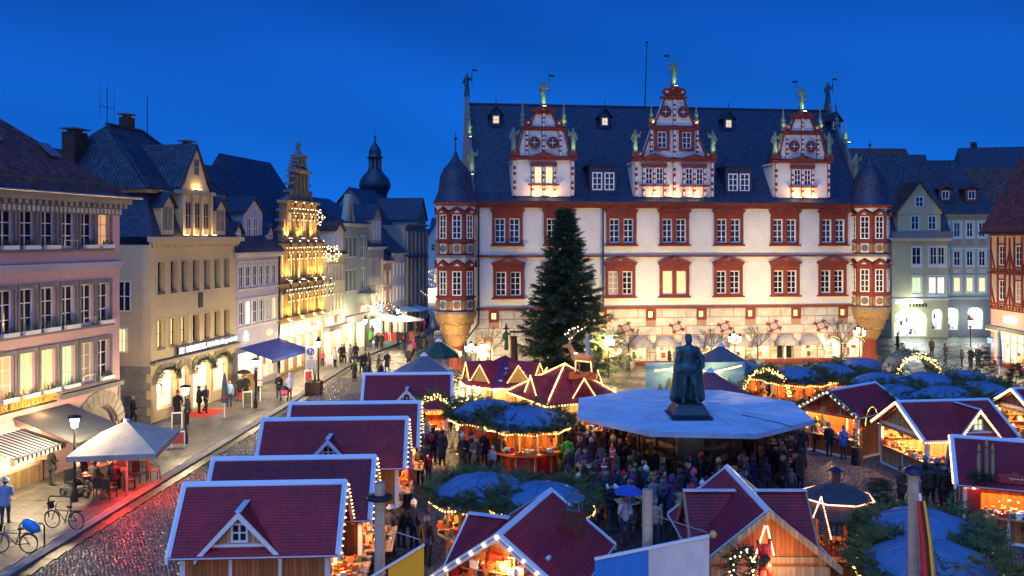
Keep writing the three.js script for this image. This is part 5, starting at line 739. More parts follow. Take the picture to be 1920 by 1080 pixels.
// ---------------------------------------------------------------- right side of the square
{
  const face = (name, label, pxL, d, W, turn, build) => { const [x] = at(pxL, 600, d), g = thing(name, label, 'house', [x, 0, -d], turn); build(g, W); return g; };
  face('yellow_gabled_house', 'pale yellow gabled house with an arched bright fashion shop', 1672, 101, 6.6, 0.03, (g, W) => {
    const ops = [], R = (xs, y, w, h, l, o) => ops.push(...windowRow(g, xs, y, w, h, l, { z: -0.12, rows: 2, ...o }));
    R([2.9], 8.4, 1.05, 2.0, ['glass']); R([4.9, 5.8], 8.4, 0.8, 2.0, ['glass', 'glass']); R([2.9], 5.05, 1.05, 1.9, ['paneGreen']); R([4.75, 5.75], 5.05, 0.85, 1.9, ['paneWhite', 'paneWhite']);
    ops.push([0.3, 0.15, 4.1, 3.3], [4.7, 0.9, 5.9, 3.3]);
    const b = wallGeo(W, 11.4, ops); shell(b, 0, W, 0, 11.4, 9); spandrel(b, 0.3, 4.1, 2.2, 3.3, -0.3, -0.002); spandrel(b, 4.7, 5.9, 2.7, 3.3, -0.3, -0.002); mesh('wall', b, M.sand, g);
    shopRoom(g, 0.3, 4.1, 0.15, 3.25, { cool: true, level: 4, bars: [3, 2], goods: 20, colours: ['white', 'black', 'navy', 'lightWood'], depth: 2.5, frame: 'steel' }); shopRoom(g, 4.7, 5.9, 0.9, 3.25, { cool: true, level: 1.8, goods: 3, colours: ['navy'], depth: 1.2 });
    for (const [x, w] of [[2.9, 1.3], [5.3, 2.2]]) for (const y of [4.95, 8.3]) { mesh('window_surround', new B().ext([[x - w / 2, y - 0.25], [x + w / 2, y - 0.25], [x + w / 2, y + 2.25], [x - w / 2, y + 2.25]], 0.004, 0.07, [[[x - w / 2 + 0.13, y + 0.08], [x + w / 2 - 0.13, y + 0.08], [x + w / 2 - 0.13, y + 2.1], [x - w / 2 + 0.13, y + 2.1]]]), M.trim, g); }
    boxMesh('band', g, 'trim', 0, 4.3, 0.004, W, 4.5, 0.16); cornice(g, W, 11.1, 0.4, 0.35, 'trim'); boxMesh('eave_strip', g, 'slateGrey', -0.2, 11.45, -0.1, W + 0.3, 12.2, 0.55);
    for (let k = 0; k < 6; k++) boxMesh('sign_letter', g, 'black', 2.0 + k * 0.36, 3.55 + 0.0 * k, 0.16, 2.18 + k * 0.36, 3.95, 0.22);
    const sl = boxMesh('sign_light', g, 'signWhite', 0.4, 3.95, 0.03, 3.6, 4.2, 0.1); lamp(g, 2, 3.9, 0.8, lin(0.95, 1, 0.75), 12, 10);
    mesh('gable_wall', new B().box(0.6, 12.2, -5, 5.6, 14.2, 0.2), M.sand, g); gableDormer(g, 0.4, 5.8, 14.2, 14.35, 17.8, 0.25, -6, 'sand', 'tileRoof', [[2.6, 15.0, 0.95, 1.2]], { rows: 2 }); win(g, 2.1, 12.4, 0.95, 1.6, { rows: 2, z: 0.21 }); win(g, 4.1, 12.4, 0.95, 1.6, { rows: 2, z: 0.21 });
    mesh('roof', prismRoof(-4, W + 0.3, 0.3, -12, 11.6, 21.6, 0, 0), M.darkTile, g); lamp(g, 2.2, 2.3, 2.0, COOL, 30, 20);
  });
  face('mint_house', 'mint green house with two bright arched shop windows', 1757, 103, 6.3, -0.05, (g, W) => {
    const ops = [], xs = [0.9, 2.3, 3.75, 5.15];
    ops.push(...windowRow(g, xs, 11.55, 0.75, 1.7, litRow(4, {}), { rows: 2, z: -0.1 }), ...windowRow(g, xs, 8.2, 0.75, 1.75, litRow(4, {}), { rows: 2, z: -0.1 }), ...windowRow(g, xs, 5.15, 0.75, 1.7, ['paneYellow', 'paneYellow', 'paneYellow', 'paneYellow'], { rows: 2, z: -0.1 }));
    ops.push([0.7, 0.7, 2.5, 3.3], [3.5, 0.8, 5.25, 3.35]); const b = wallGeo(W, 14.0, ops); shell(b, 0, W, 0, 14, 9); spandrel(b, 0.7, 2.5, 2.6, 3.3, -0.3, -0.002); spandrel(b, 3.5, 5.25, 2.65, 3.35, -0.3, -0.002); mesh('wall', b, M.mint, g);
    shopRoom(g, 0.7, 2.5, 0.7, 3.25, { cool: true, level: 2.4, goods: 10, colours: ['orangeCloth', 'navy', 'lightWood', 'signAmberCloth'] }); shopRoom(g, 3.5, 5.25, 0.8, 3.3, { cool: true, level: 2.4, goods: 7, colours: ['navy', 'ribbon', 'white'] });
    mesh('shop_base', wallGeo(W, 4.3, ops.slice(-2), { t: 0.06 }), M.slateGrey, g).position.z = 0.06;
    for (const y of [5.15, 8.2, 11.55]) for (const x of xs) { mesh('window_surround', new B().ext([[x - 0.55, y - 0.18], [x + 0.55, y - 0.18], [x + 0.55, y + 1.95], [x - 0.55, y + 1.95]], 0.004, 0.06, [[[x - 0.38, y], [x + 0.38, y], [x + 0.38, y + 1.76], [x - 0.38, y + 1.76]]]), M.trim, g); if (y > 7) boxMesh('apron_panel', g, y > 10 ? 'brickPink' : 'infill', x - 0.42, y - 0.85, 0.004, x + 0.42, y - 0.32, 0.04); }
    boxMesh('band', g, 'trim', 0, 10.15, 0.004, W, 10.32, 0.1); boxMesh('band', g, 'greyWall', 0, 4.3, 0.004, W, 4.5, 0.2); cornice(g, W, 13.9, 0.4, 0.4, 'mint'); boxMesh('downpipe', g, 'steel', W - 0.05, 0, 0.02, W + 0.08, 14, 0.14);
    const rf = mesh('roof', prismRoof(-0.3, W + 1.0, 0.5, -11, 14.2, 21.0, 0, 3.0), M.darkTile, g); for (const x of [1.2, 4.2]) gableDormer(g, x - 0.75, x + 0.75, 15.6, 17.2, 17.5, -0.6, -3.5, 'tileRoof', 'tileRoof', [[x - 0.42, 16.0, 0.84, 1.0]], { rows: 1 });
    lamp(g, 3.2, 2.4, 2.0, COOL, 22, 20);
  });
  // timber framed house at the right edge; its front looks across the square
  const g = thing('timber_framed_house', 'red timber framed house with tiled roof at the right edge', 'house', [43.9, 0, -80.7], -PI / 2 - 0.02), W = 14, ops = [], cols = [1.9, 4.6, 7.4, 10.2];
  ops.push(...windowRow(g, cols, 9.0, 1.0, 1.75, litRow(4, {}), { rows: 3, z: -0.08 }), ...windowRow(g, cols, 5.9, 1.0, 1.75, litRow(4, { 1: 'paneDim' }), { rows: 3, z: -0.08 })); ops.push([0.7, 0.35, 6.0, 3.0]);
  const b = wallGeo(W, 12.0, ops); shell(b, 0, W, 0, 12, 12); mesh('wall', b, M.infill, g);
  const beam = (x0, y0, x1, y1, w = 0.2) => mesh('timber', new B().bar([x0, y0, 0.02], [x1, y1, 0.02], w, 0.12), M.redStone, g);
  for (const y of [5.05, 5.5, 8.25, 8.65, 11.7]) beam(-0.05, y, W, y, 0.24);
  for (const y0 of [5.5, 8.65]) { for (const c of cols) { for (const s of [-0.62, 0.62]) beam(c + s, y0 - 0.1, c + s, y0 + 2.9); beam(c - 0.6, y0 + 0.22, c + 0.6, y0 + 0.22); beam(c - 0.6, y0 + 2.25, c + 0.6, y0 + 2.25); } for (const x of [0.1, 3.25, 6.0, 8.8]) beam(x, y0, x, y0 + 2.85); for (const [x, s] of [[0.1, 1], [3.25, -1], [3.25, 1], [6.0, -1], [6.0, 1]]) beam(x, y0 + 1.7, x + s * 0.65, y0 - 0.05, 0.17); }
  for (let x = 0.2; x < W; x += 0.5) for (const y of [5.27, 8.45]) boxMesh('joist_end', g, 'redStone', x, y - 0.12, 0.01, x + 0.2, y + 0.12, 0.12);
  mesh('jetty', new B().box(-0.1, 8.2, 0.004, W, 8.4, 0.22), M.redStone, g);
  shopRoom(g, 0.7, 6.0, 0.35, 2.95, { goods: 18, level: 2.5, bars: [5, 2], colours: ['lightWood', 'signAmberCloth', 'ribbon', 'darkWood'], frame: 'darkWood', depth: 2 });
  boxMesh('shop_base', g, 'redStone', 0.6, 0, 0.004, 6.1, 0.34, 0.1); boxMesh('awning_box', g, 'slateGrey', 0.2, 3.2, 0.004, W, 3.5, 0.6); bulbString(g, [[0.2, 3.12, 0.62], [9, 3.12, 0.62]], 0.16, { r: 0.035 });
  const sg = boxMesh('sign', g, 'signWhite', 2.4, 3.95, 0.03, 4.4, 4.02, 0.1); mesh('lettering', new B().add(lettering('Melchior', 0.42, 0.06, serif, 2.2)), M.signWhite, sg, [2.3, 4.08, 0.05]);
  const rf = new B(); rf.quad([-0.6, 11.9, 0.75], [W, 11.9, 0.75], [W, 25.4, -6.5], [-0.2, 25.4, -6.5]); rf.quad([W, 12, -13], [-0.6, 12, -13], [-0.2, 25.4, -6.5], [W, 25.4, -6.5]); rf.tri([-0.6, 12, -13], [-0.6, 11.9, 0.75], [-0.2, 25.4, -6.5]); mesh('roof', rf, M.tileRoof, g); boxMesh('gutter', g, 'iron', -0.6, 11.8, 0.72, W, 11.95, 0.88);
  for (const x of [0.35, 6.35]) { const w = boxMesh('wall_lamp', g, 'iron', x - 0.08, 2.3, 0.02, x + 0.08, 2.4, 0.3); boxMesh('lamp_shade', w, 'signBlue', x - 0.14, 1.85, 0.14, x + 0.14, 2.3, 0.42); lamp(g, x, 1.75, 0.28, lin(0.25, 0.4, 1), 1.0, 5); }
  lamp(g, 3.3, 2.3, 1.4, WARMW, 14, 15);
  const bk = (label, x, d, W, h, ridge, roof, turn, D = 14) => { const q = thing('rear_house', label, 'roof', [x, 0, -d], turn); const e = wallGeo(W, h, []); shell(e, 0, W, 0, h, D); mesh('wall', e, M.greyWall, q); mesh('roof', prismRoof(-0.3, W + 0.3, 0.4, -D, h, ridge, 1.5, 1.5), M[roof], q); return q; };
  bk('dark tiled roof right behind the right oriel', 41, 112, 14, 13, 23.6, 'tileRoof', 0.05); const q2 = bk('huge dark slate roof rising at the far right', 64, 124, 34, 14, 25.0, 'slateRoof', -0.22, 18); chimney(q2, 3.4, -9, 22, 25.6, 0.8); bk('red brown tiled roof between mint house and timber house', 52, 108, 14, 12, 20.4, 'tileRoof', -0.3);
  // wooded hill beyond the roofs
  const hb = new B(); const hx = [], N = 26; for (let i = 0; i <= N; i++) { const x = 60 + i * 12; hx.push([x, 30 + 16 * Math.sin(i * 0.23 + 0.4) + 3 * Math.sin(i * 1.3)]); }
  for (let i = 0; i < N; i++) { const [a, ya] = hx[i], [c, yc] = hx[i + 1]; hb.quad([a, -1, -330], [c, -1, -330], [c, yc, -420], [a, ya, -420]); hb.quad([c, yc, -420], [c, -1, -560], [a, -1, -560], [a, ya, -420]); }
  mat('hillside', [0.03, 0.035, 0.03], 1, { tone: 'grime' }); structure(mesh('hill', hb, M.hillside));
  const sp = []; for (let i = 0; i < 420; i++) { const k = rr(0, N - 0.01), j = Math.floor(k), y = hx[j][1] + (hx[j + 1][1] - hx[j][1]) * (k - j); const t = rr(0.55, 1.0); for (let q = 0; q < 7; q++) sp.push([hx[j][0] + (k - j) * 12 + rr(-1, 1), y * t + q * 1.1, -330 - 90 * t + rr(-1, 1), [rr(-1, 1), 0.6 - q * 0.02, rr(-1, 1)]]); }
  const w = greens(scene, sp, { name: 'hill_woodland', size: 3.2 }); w.userData.label = 'dark woodland on the hill beyond the roofs';
}
// ---------------------------------------------------------------- market stalls
mat('brickRed', [0.24, 0.06, 0.045], 0.8, { tone: 'stone' }); mat('gingerbread', [0.30, 0.12, 0.035], 0.6); mat('gingerWood', [0.5, 0.2, 0.06], 0.6, { tone: 'wood' });
mat('orangeWood', [0.52, 0.12, 0.03], 0.55, { tone: 'wood', bump: 'woodBump', bumpScale: 0.006 });
mat('carouselRed', [0.64, 0.035, 0.04], 0.45, { tone: 'cloth' }); mat('carouselPlum', [0.24, 0.03, 0.09], 0.45, { tone: 'cloth' }); mat('redSlope', [0.45, 0.03, 0.04], 0.5, { tone: 'shingle' }); mat('paneWarmBoard', [0.7, 0.5, 0.12], 0.6);
const GOODS = ['ribbon', 'white', 'signAmberCloth', 'orangeCloth', 'lightWood', 'needleLight', 'gildStar'];
function goodsOn(parent, x0, x1, y, z0, z1, n, M4, colours = GOODS, s = 1) {   // wares too small and many to tell apart
  const bb = {}; for (let i = 0; i < n; i++) { const c = pick(colours), k = bb[c] ??= new B().m(M4 ?? null), x = rr(x0, x1), z = rr(z0, z1), w = s * rr(0.06, 0.16), h = s * rr(0.06, 0.28); if (i % 3) k.cb(x, y, z, w, h, w); else k.ball(x, y + w * 0.6, z, w * 0.6, 6, 4); }
  for (const c in bb) stuffPart(mesh('market_goods', bb[c], M[c], parent));
}
const scribble = (b, x0, x1, y, z, a) => { const p = []; for (let i = 0; i <= 22; i++) { const t = i / 22; p.push([x0 + (x1 - x0) * t, y + a * Math.sin(t * 23) * (0.6 + 0.4 * Math.sin(t * 9)), z]); } return b.tube(p, 0.012, 4); };
function hut({ label, x, z, rot = 0, L, hs, he, hr, open = [], dormers = [], strings = [], wall = 'pine', name = 'market_hut', frame = 'whitePaint', interior = 1, roofM = 'shingle', shelf = 0.5, bulbs = {}, goods = 60, extra, gableM, front = 1.0, openGable }) {
  const g = thing(name, label, 'market stall', [x, 0, z], rot, 'wooden market huts'), slope = (hr - he) / hs, wx = L / 2 - 0.3, wz = hs - 0.28, yAt = (q) => hr - slope * Math.abs(q), hw = yAt(wz) - 0.09, x0 = -L / 2, x1 = L / 2, th = 0.07;
  for (const s of [1, -1]) { const b = new B(), P = (xx, q, d) => [xx, yAt(q) + d, s * q]; const A = [P(x0, hs, 0), P(x1, hs, 0), P(x1, 0.0, 0), P(x0, 0.0, 0)], Cc = [P(x0, hs, -th), P(x1, hs, -th), P(x1, 0, -th), P(x0, 0, -th)]; const Q = (a, c, d, e) => (s > 0 ? b.quad(a, c, d, e) : b.quad(e, d, c, a)); Q(...A); Q(Cc[3], Cc[2], Cc[1], Cc[0]); Q(Cc[0], Cc[1], A[1], A[0]); Q(Cc[1], Cc[2], A[2], A[1]); Q(A[0], A[3], Cc[3], Cc[0]); const r = mesh('roof_slope', b, M[roofM], g);
    mesh('eave_trim', new B().box(x0, he - 0.035, s > 0 ? hs : -hs - 0.03, x1, he + 0.0, s > 0 ? hs + 0.03 : -hs), M.trimMetal, r);
    for (const e of [x0, x1]) { const t = new B(), o = e < 0 ? -1 : 1; const X0 = e - 0.02 * o, X1 = e + 0.07 * o, a = Math.min(X0, X1), c = Math.max(X0, X1); const up = 0.03, dn = -0.17; const pts = [[s * (hs + 0.02), yAt(hs) + up], [0, hr + up], [0, hr + dn], [s * (hs + 0.02), yAt(hs) + dn]]; const M4 = new THREE.Matrix4().makeBasis(V(0, 0, 1), V(0, 1, 0), V(-1, 0, 0)); t.M = M4; t.ext(pts, -c, -a); mesh('verge_board', t, M[frame === 'none' ? 'lightWood' : frame], r); } }
  mesh('ridge_cap', new B().ext([[-0.02, 0], [0, 0]].length ? [[-0.1, hr - 0.1 * slope + 0.012], [0, hr + 0.012], [0.1, hr - 0.1 * slope + 0.012], [0.1, hr - 0.1 * slope + 0.05], [0, hr + 0.06], [-0.1, hr - 0.1 * slope + 0.05]].map(([a, c]) => [a, c]) : [], x0 - 0.02, x1 + 0.02).geo().applyMatrix4(new THREE.Matrix4().makeRotationY(PI / 2)), M.trimMetal, g);
  for (const e of [x0, x1]) for (const s of [1, -1]) { const a = [e + (e < 0 ? 0.06 : -0.06), he + 0.03, s * hs], c = [e + (e < 0 ? 0.06 : -0.06), hr + 0.03, 0]; mesh('verge_metal', new B().bar(a, c, 0.06, 0.02), M.trimMetal, g); }
  const S = { '+z': [rotY(0, 0, 0, wz), wx], '-z': [rotY(PI, 0, 0, -wz), wx], '+x': [rotY(PI / 2, wx, 0, 0), wz], '-x': [rotY(-PI / 2, -wx, 0, 0), wz] };
  for (const k in S) {
    const [M4, h] = S[k], gab = k[1] === 'x', isOpen = open.includes(k), F2 = frame === 'none' ? 'lightWood' : frame;
    const pan = new B().m(M4); if (isOpen) pan.box(-h + 0.1, 0.08, -0.06, h - 0.1, front, 0); else pan.box(-h + 0.1, 0.08, -0.06, h - 0.1, hw, 0); mesh('wall_panel', pan, M[wall], g);
    for (const q of [-h + 0.06, h - 0.06]) mesh('post', new B().m(M4).box(q - 0.07, 0, -0.08, q + 0.07, hw, 0.03), M[F2], g);
    const n = Math.max(1, Math.round(h / 0.8)); for (let i = 1; i < n; i++) { const q = -h + 2 * h * i / n; mesh('batten', new B().m(M4).box(q - 0.045, 0.06, 0.002, q + 0.045, isOpen ? front : hw, 0.03), M[F2], g); }
    mesh('rail', new B().m(M4).box(-h + 0.13, 0.0, -0.05, h - 0.13, 0.12, 0.034), M[F2], g);
    if (isOpen) { mesh('counter', new B().m(M4).box(-h, front, -0.5, h, front + 0.05, shelf), M.lightWood, g); if (openGable !== k) mesh('header', new B().m(M4).box(-h + 0.1, hw - 0.28, -0.06, h - 0.1, hw, 0.0), M[wall], g); goodsOn(g, -h + 0.2, h - 0.2, front + 0.05, -0.45, shelf - 0.12, goods, M4); }
    if (gab) { const t = new B().m(M4); if (openGable === k) { t.ext([[-wz, front], [wz, front], [wz, hw], [0, hr - 0.12], [-wz, hw]], -0.75, -0.7); mesh('display_back', t, M.gingerWood, g); } else { t.ext([[-wz, hw], [wz, hw], [0, hr - 0.12]], -0.06, 0); mesh('gable', t, M[gableM ?? wall], g); } if (openGable !== k) mesh('tie_beam', new B().m(M4).box(-wz, hw - 0.1, 0.003, wz, hw + 0.05, 0.06), M[F2], g);
      if (strings.includes(k)) { const sx = k === '+x' ? x1 + 0.1 : x0 - 0.1; bulbString(g, [[sx, yAt(hs) - 0.05, hs], [sx, hr - 0.05, 0], [sx, yAt(hs) - 0.05, -hs]], bulbs.gap ?? 0.22, { r: bulbs.r ?? 0.033, m: bulbs.m ?? 'bulb' }); } }
    else if (strings.includes(k)) bulbString(g, [[x0, he - 0.1, k === '+z' ? hs + 0.06 : -hs - 0.06], [x1, he - 0.1, k === '+z' ? hs + 0.06 : -hs - 0.06]], bulbs.gap ?? 0.19, { r: bulbs.r ?? 0.045 });
  }
  if (open.length) {
    mesh('floor', new B().box(-wx + 0.1, 0.02, -wz + 0.1, wx - 0.1, 0.06, wz - 0.1), M.darkWood, g);
    for (const [i, yy] of [1.35, 1.75].entries()) { const back = open.includes('+z') ? -1 : 1; const b = boxMesh('shelf', g, 'lightWood', -wx + 0.2, yy, back > 0 ? wz - 0.45 : -wz + 0.1, wx - 0.2, yy + 0.03, back > 0 ? wz - 0.1 : -wz + 0.45); goodsOn(b, -wx + 0.3, wx - 0.3, yy + 0.03, back > 0 ? wz - 0.4 : -wz + 0.15, back > 0 ? wz - 0.15 : -wz + 0.4, goods * 0.6); }
    for (const q of L > 4 ? [-L / 4, L / 4] : [0]) { mesh('hanging_lamp', new B().tube([[q, hr - 0.2, 0], [q, hw + 0.1, 0]], 0.012, 4), M.iron, g); mesh('lamp_bulb', new B().ball(q, hw - 0.02, 0, 0.1, 8, 6), M.lampGlass, g); lamp(g, q, hw - 0.02, 0, WARM, 36 * interior, 5); }
  }
  for (const { side = 1, at: dx = 0, w = 1.6, h = 1.05, win: hasWin = true, len, lit, str } of dormers) {
    const D = new THREE.Group(); D.name = 'dormer'; g.add(D); const zf = side * (hs - 0.05), yb = yAt(hs) + 0.1 * slope, ya = len ? yAt(0) - len : yAt(zf) + h + 0.12, zi = 0; // runs back into the roof
    const wy = Math.max(yb + 0.12, ya - h), rotm = side > 0 ? new THREE.Matrix4().makeTranslation(dx, 0, 0) : rotY(PI, dx, 0, 0), zz = Math.abs(zf) * 0.86;
    mesh('dormer_front', new B().m(rotm).ext([[-w / 2, wy], [w / 2, wy], [0, ya]], zz - 0.08, zz), M[gableM ?? wall], D);
    const rb = new B().m(rotm), e = w / 2 + 0.25, ye = wy - 0.25 * (ya - wy) / (w / 2), zb = (hr - ya) / slope, ze = (hr - ye) / slope; rb.quad([-e, ye + 0.05, zz + 0.18], [0, ya + 0.06, zz + 0.18], [0, ya + 0.06, zb], [-e, ye + 0.05, Math.min(ze, zz)]); rb.quad([0, ya + 0.06, zz + 0.18], [e, ye + 0.05, zz + 0.18], [e, ye + 0.05, Math.min(ze, zz)], [0, ya + 0.06, zb]); rb.quad([-e, ye, Math.min(ze, zz)], [0, ya, zb], [0, ya, zz + 0.18], [-e, ye, zz + 0.18]); rb.quad([0, ya, zb], [e, ye, Math.min(ze, zz)], [e, ye, zz + 0.18], [0, ya, zz + 0.18]); mesh('dormer_roof', rb, M[roofM], D);
    for (const s of [-1, 1]) mesh('dormer_board', new B().m(rotm).ext([[0, ya + 0.08], [s * (e + 0.06), ye - 0.02], [s * (e + 0.06), ye - 0.18], [0, ya - 0.12]], zz + 0.18, zz + 0.24), M[frame === 'none' ? 'lightWood' : frame], D);
    mesh('dormer_ridge', new B().m(rotm).box(-0.09, ya + 0.065, zb - 0.05, 0.09, ya + 0.1, zz + 0.22), M.trimMetal, D); mesh('dormer_sill', new B().m(rotm).box(-w / 2 + 0.05, wy - 0.02, zz, w / 2 - 0.05, wy + 0.08, zz + 0.06), M[frame === 'none' ? 'lightWood' : frame], D);
    if (hasWin) { const s = Math.min(0.5, w * 0.3), wy2 = wy + 0.12, o = win(D, dx - s / 2, wy2, s, s * 1.15, { rows: 2, z: 0, lit: lit ?? 'glass', bar: 0.05 }); o.applyMatrix4(side > 0 ? new THREE.Matrix4().makeTranslation(0, 0, zz + 0.01) : new THREE.Matrix4().makeTranslation(0, 0, -zz - 0.06)); }
    if (str) bulbString(D, [[dx - e, ye - 0.1, zz + 0.28], [dx, ya, zz + 0.28], [dx + e, ye - 0.1, zz + 0.28]], 0.12, { r: 0.045 });
  }
  extra?.(g, { wx, wz, hw, yAt, x0, x1 });
  return g;
}
// row of huts along the street
const row = [[-7.62, 27.2, 4.9, 'maroon roofed hut nearest the camera in the left row', 1.9], [-7.5, 30.35, 5.5, 'second maroon roofed hut of the left row, no dormer', 0], [-7.4, 36.9, 6.0, 'third maroon roofed hut of the left row with dormer', 1.7], [-7.2, 40.5, 5.9, 'fourth maroon roofed hut of the left row, mostly hidden', 0], [-5.8, 49.2, 4.9, 'farthest maroon roofed hut of the left row before the corner oriel', 1.5]];
row.forEach(([x, d, L, label, dw], i) => hut({ label, x, z: -d, rot: 0.06, L, hs: 1.62, he: 2.14, hr: 3.87, open: i < 4 ? ['+x'] : ['+z'], strings: i < 4 ? ['+x'] : [], dormers: dw ? [{ side: 1, at: i === 0 ? -0.45 : i === 4 ? 0 : -0.1, w: dw, h: dw * 0.55 }] : [], shelf: i < 2 ? 1.0 : 0.5, interior: 1.15, wall: i % 2 ? 'pine' : 'pine', gableM: 'lightWood', roofM: ['shingle', 'shingleB', 'shingleC', 'shingle', 'shingleB'][i], goods: i < 2 ? 70 : 30 }));
// hut with the brick chimney, bottom centre: gable towards the viewer
hut({ label: 'maroon hut with brick chimney and gingerbread in its open gable', x: (-0.33 + 1.08) / 2, z: -(21.5 + 25.2) / 2, rot: heading(1.41, -3.7), L: 4.1, hs: 1.9, he: 2.85, hr: 4.2, open: ['-x'], strings: ['-x'], bulbs: { gap: 0.42, r: 0.05, m: 'bulbWhite' }, interior: 1.6, frame: 'whitePaint', wall: 'pine', goods: 160, front: 1.3, shelf: 0.2, openGable: '-x',
  dormers: [{ side: -1, at: 0.3, w: 2.6, h: 1.3, win: false, len: 0.45 }], extra: (g, { yAt }) => {
    const c = new THREE.Group(); c.name = 'chimney'; g.add(c); const cx = 1.0, cz = 1.05, y0 = yAt(1.05) - 0.3; const gb = new B().box(-0.105, 0, -0.05, 0.105, 0.07, 0.05).geo(); for (let r = 0; r < 11; r++) for (let s = 0; s < 4; s++) for (let k = 0; k < 2; k++) { const o = mesh('brick', gb, M.brickRed, c, [0, 0, 0]); const off = (r % 2 ? 0.05 : -0.05), a = -0.11 + k * 0.22 + off * 0.6; o.rotation.y = s * PI / 2; o.position.set(cx + (s === 0 ? a : s === 1 ? 0.2 : s === 2 ? -a : -0.2), y0 + r * 0.082, cz + (s === 0 ? 0.2 : s === 1 ? -a : s === 2 ? -0.2 : a)); } boxMesh('mortar_core', c, 'greyStone', cx - 0.19, y0, cz - 0.19, cx + 0.19, y0 + 0.9, cz + 0.19); const cap = new B(); for (const [a, e] of [[-0.16, -0.16], [0.16, -0.16], [0.16, 0.16], [-0.16, 0.16]]) cap.bar([cx + a, y0 + 0.9, cz + e], [cx + a, y0 + 1.18, cz + e], 0.025); cap.m(new THREE.Matrix4().makeRotationZ(0.2).setPosition(cx, y0 + 1.2, cz)).lathe([[0.001, 0.05], [0.28, 0.0], [0.28, -0.02], [0.001, 0.03]], 12); mesh('chimney_cowl', cap, M.steel, c);
    // gingerbread hearts and a baker doll in the gable
    const hm = new B(); for (let i = 0; i < 40; i++) { const t = rr(-1.3, 1.3), y = rr(2.2, Math.max(2.35, 3.7 - Math.abs(t) * 0.75)); hm.m(rotY(-PI / 2, -1.2 - rr(0, 0.4), y, t)).ext([[0, -0.14], [0.13, 0.02], [0.08, 0.11], [0, 0.06], [-0.08, 0.11], [-0.1, 0.02]], -0.02, 0.02); } stuffPart(mesh('gingerbread_hearts', hm, M.gingerbread, g)); for (const y of [1.75, 2.2, 2.65, 3.05]) { const h = Math.min(1.5, (3.9 - y) / 0.72); const sh = boxMesh('display_shelf', g, 'lightWood', -1.6, y, -h, -1.15, y + 0.03, h); goodsOn(sh, -1.55, -1.2, y + 0.03, -h + 0.1, h - 0.1, 46, null, ['white', 'lightWood', 'orangeCloth', 'ribbon', 'gingerbread'], 1.5); } lamp(g, -1.75, 3.3, 0, WARM, 6, 5); mesh('lamp_bulb', new B().ball(-1.75, 3.3, 0, 0.07, 8, 5), M.lampGlass, g);
  } });
// big hut bottom right with a climbing figure on its gable
hut({ label: 'large maroon hut with rope light ladder on its wooden gable', x: 6.53, z: -(22.3 + 26.7) / 2, rot: PI / 2, L: 4.4, hs: 1.8, he: 3.05, hr: 4.5, frame: 'lightWood', wall: 'pine', roofM: 'shingleB', dormers: [{ side: 1, at: 0.2, w: 1.7, h: 1.1, win: false, len: 0.25 }, { side: -1, at: 0.2, w: 1.7, h: 1.1, win: false, len: 0.25 }], extra: (g, { wz, hw }) => {
  const X = -2.0; mesh('door_panel', new B().m(rotY(-PI / 2, X + 0.08, 0, 0)).box(-1.0, 0.2, 0, 1.4, 2.35, 0.08), M.redWood, g); mesh('gable_beam', new B().m(rotY(-PI / 2, X + 0.1, 0, 0)).box(-1.6, 2.75, 0, 1.6, 3.0, 0.12), M.lightWood, g);
  const rope = (p) => mesh('rope_light', new B().m(rotY(-PI / 2, X - 0.16, 0, 0)).tube(p, 0.022, 5), M.tubeRed, g); rope([[-0.1, 4.1, 0], [-0.55, 2.7, 0]]); rope([[-0.05, 4.1, 0], [0.12, 3.35, 0]]); rope([[-0.4, 3.1, 0], [0.05, 3.1, 0]]); lamp(g, X - 0.55, 3.2, 0, lin(1, 0.55, 0.2), 3.2, 8); spot(g, [X - 1.6, 2.6, 0.3], [X, 3.4, 0], lin(1, 0.55, 0.2), 5, 0.9);
  const e = 2.15; bulbString(g, [[-0.6, 3.2, e], [0.2, 4.15, e + 0.0], [1.0, 3.2, e]].map(([a, c, d]) => [a, c, d]), 0.06, { r: 0.025, m: 'tubeRed' });
} });
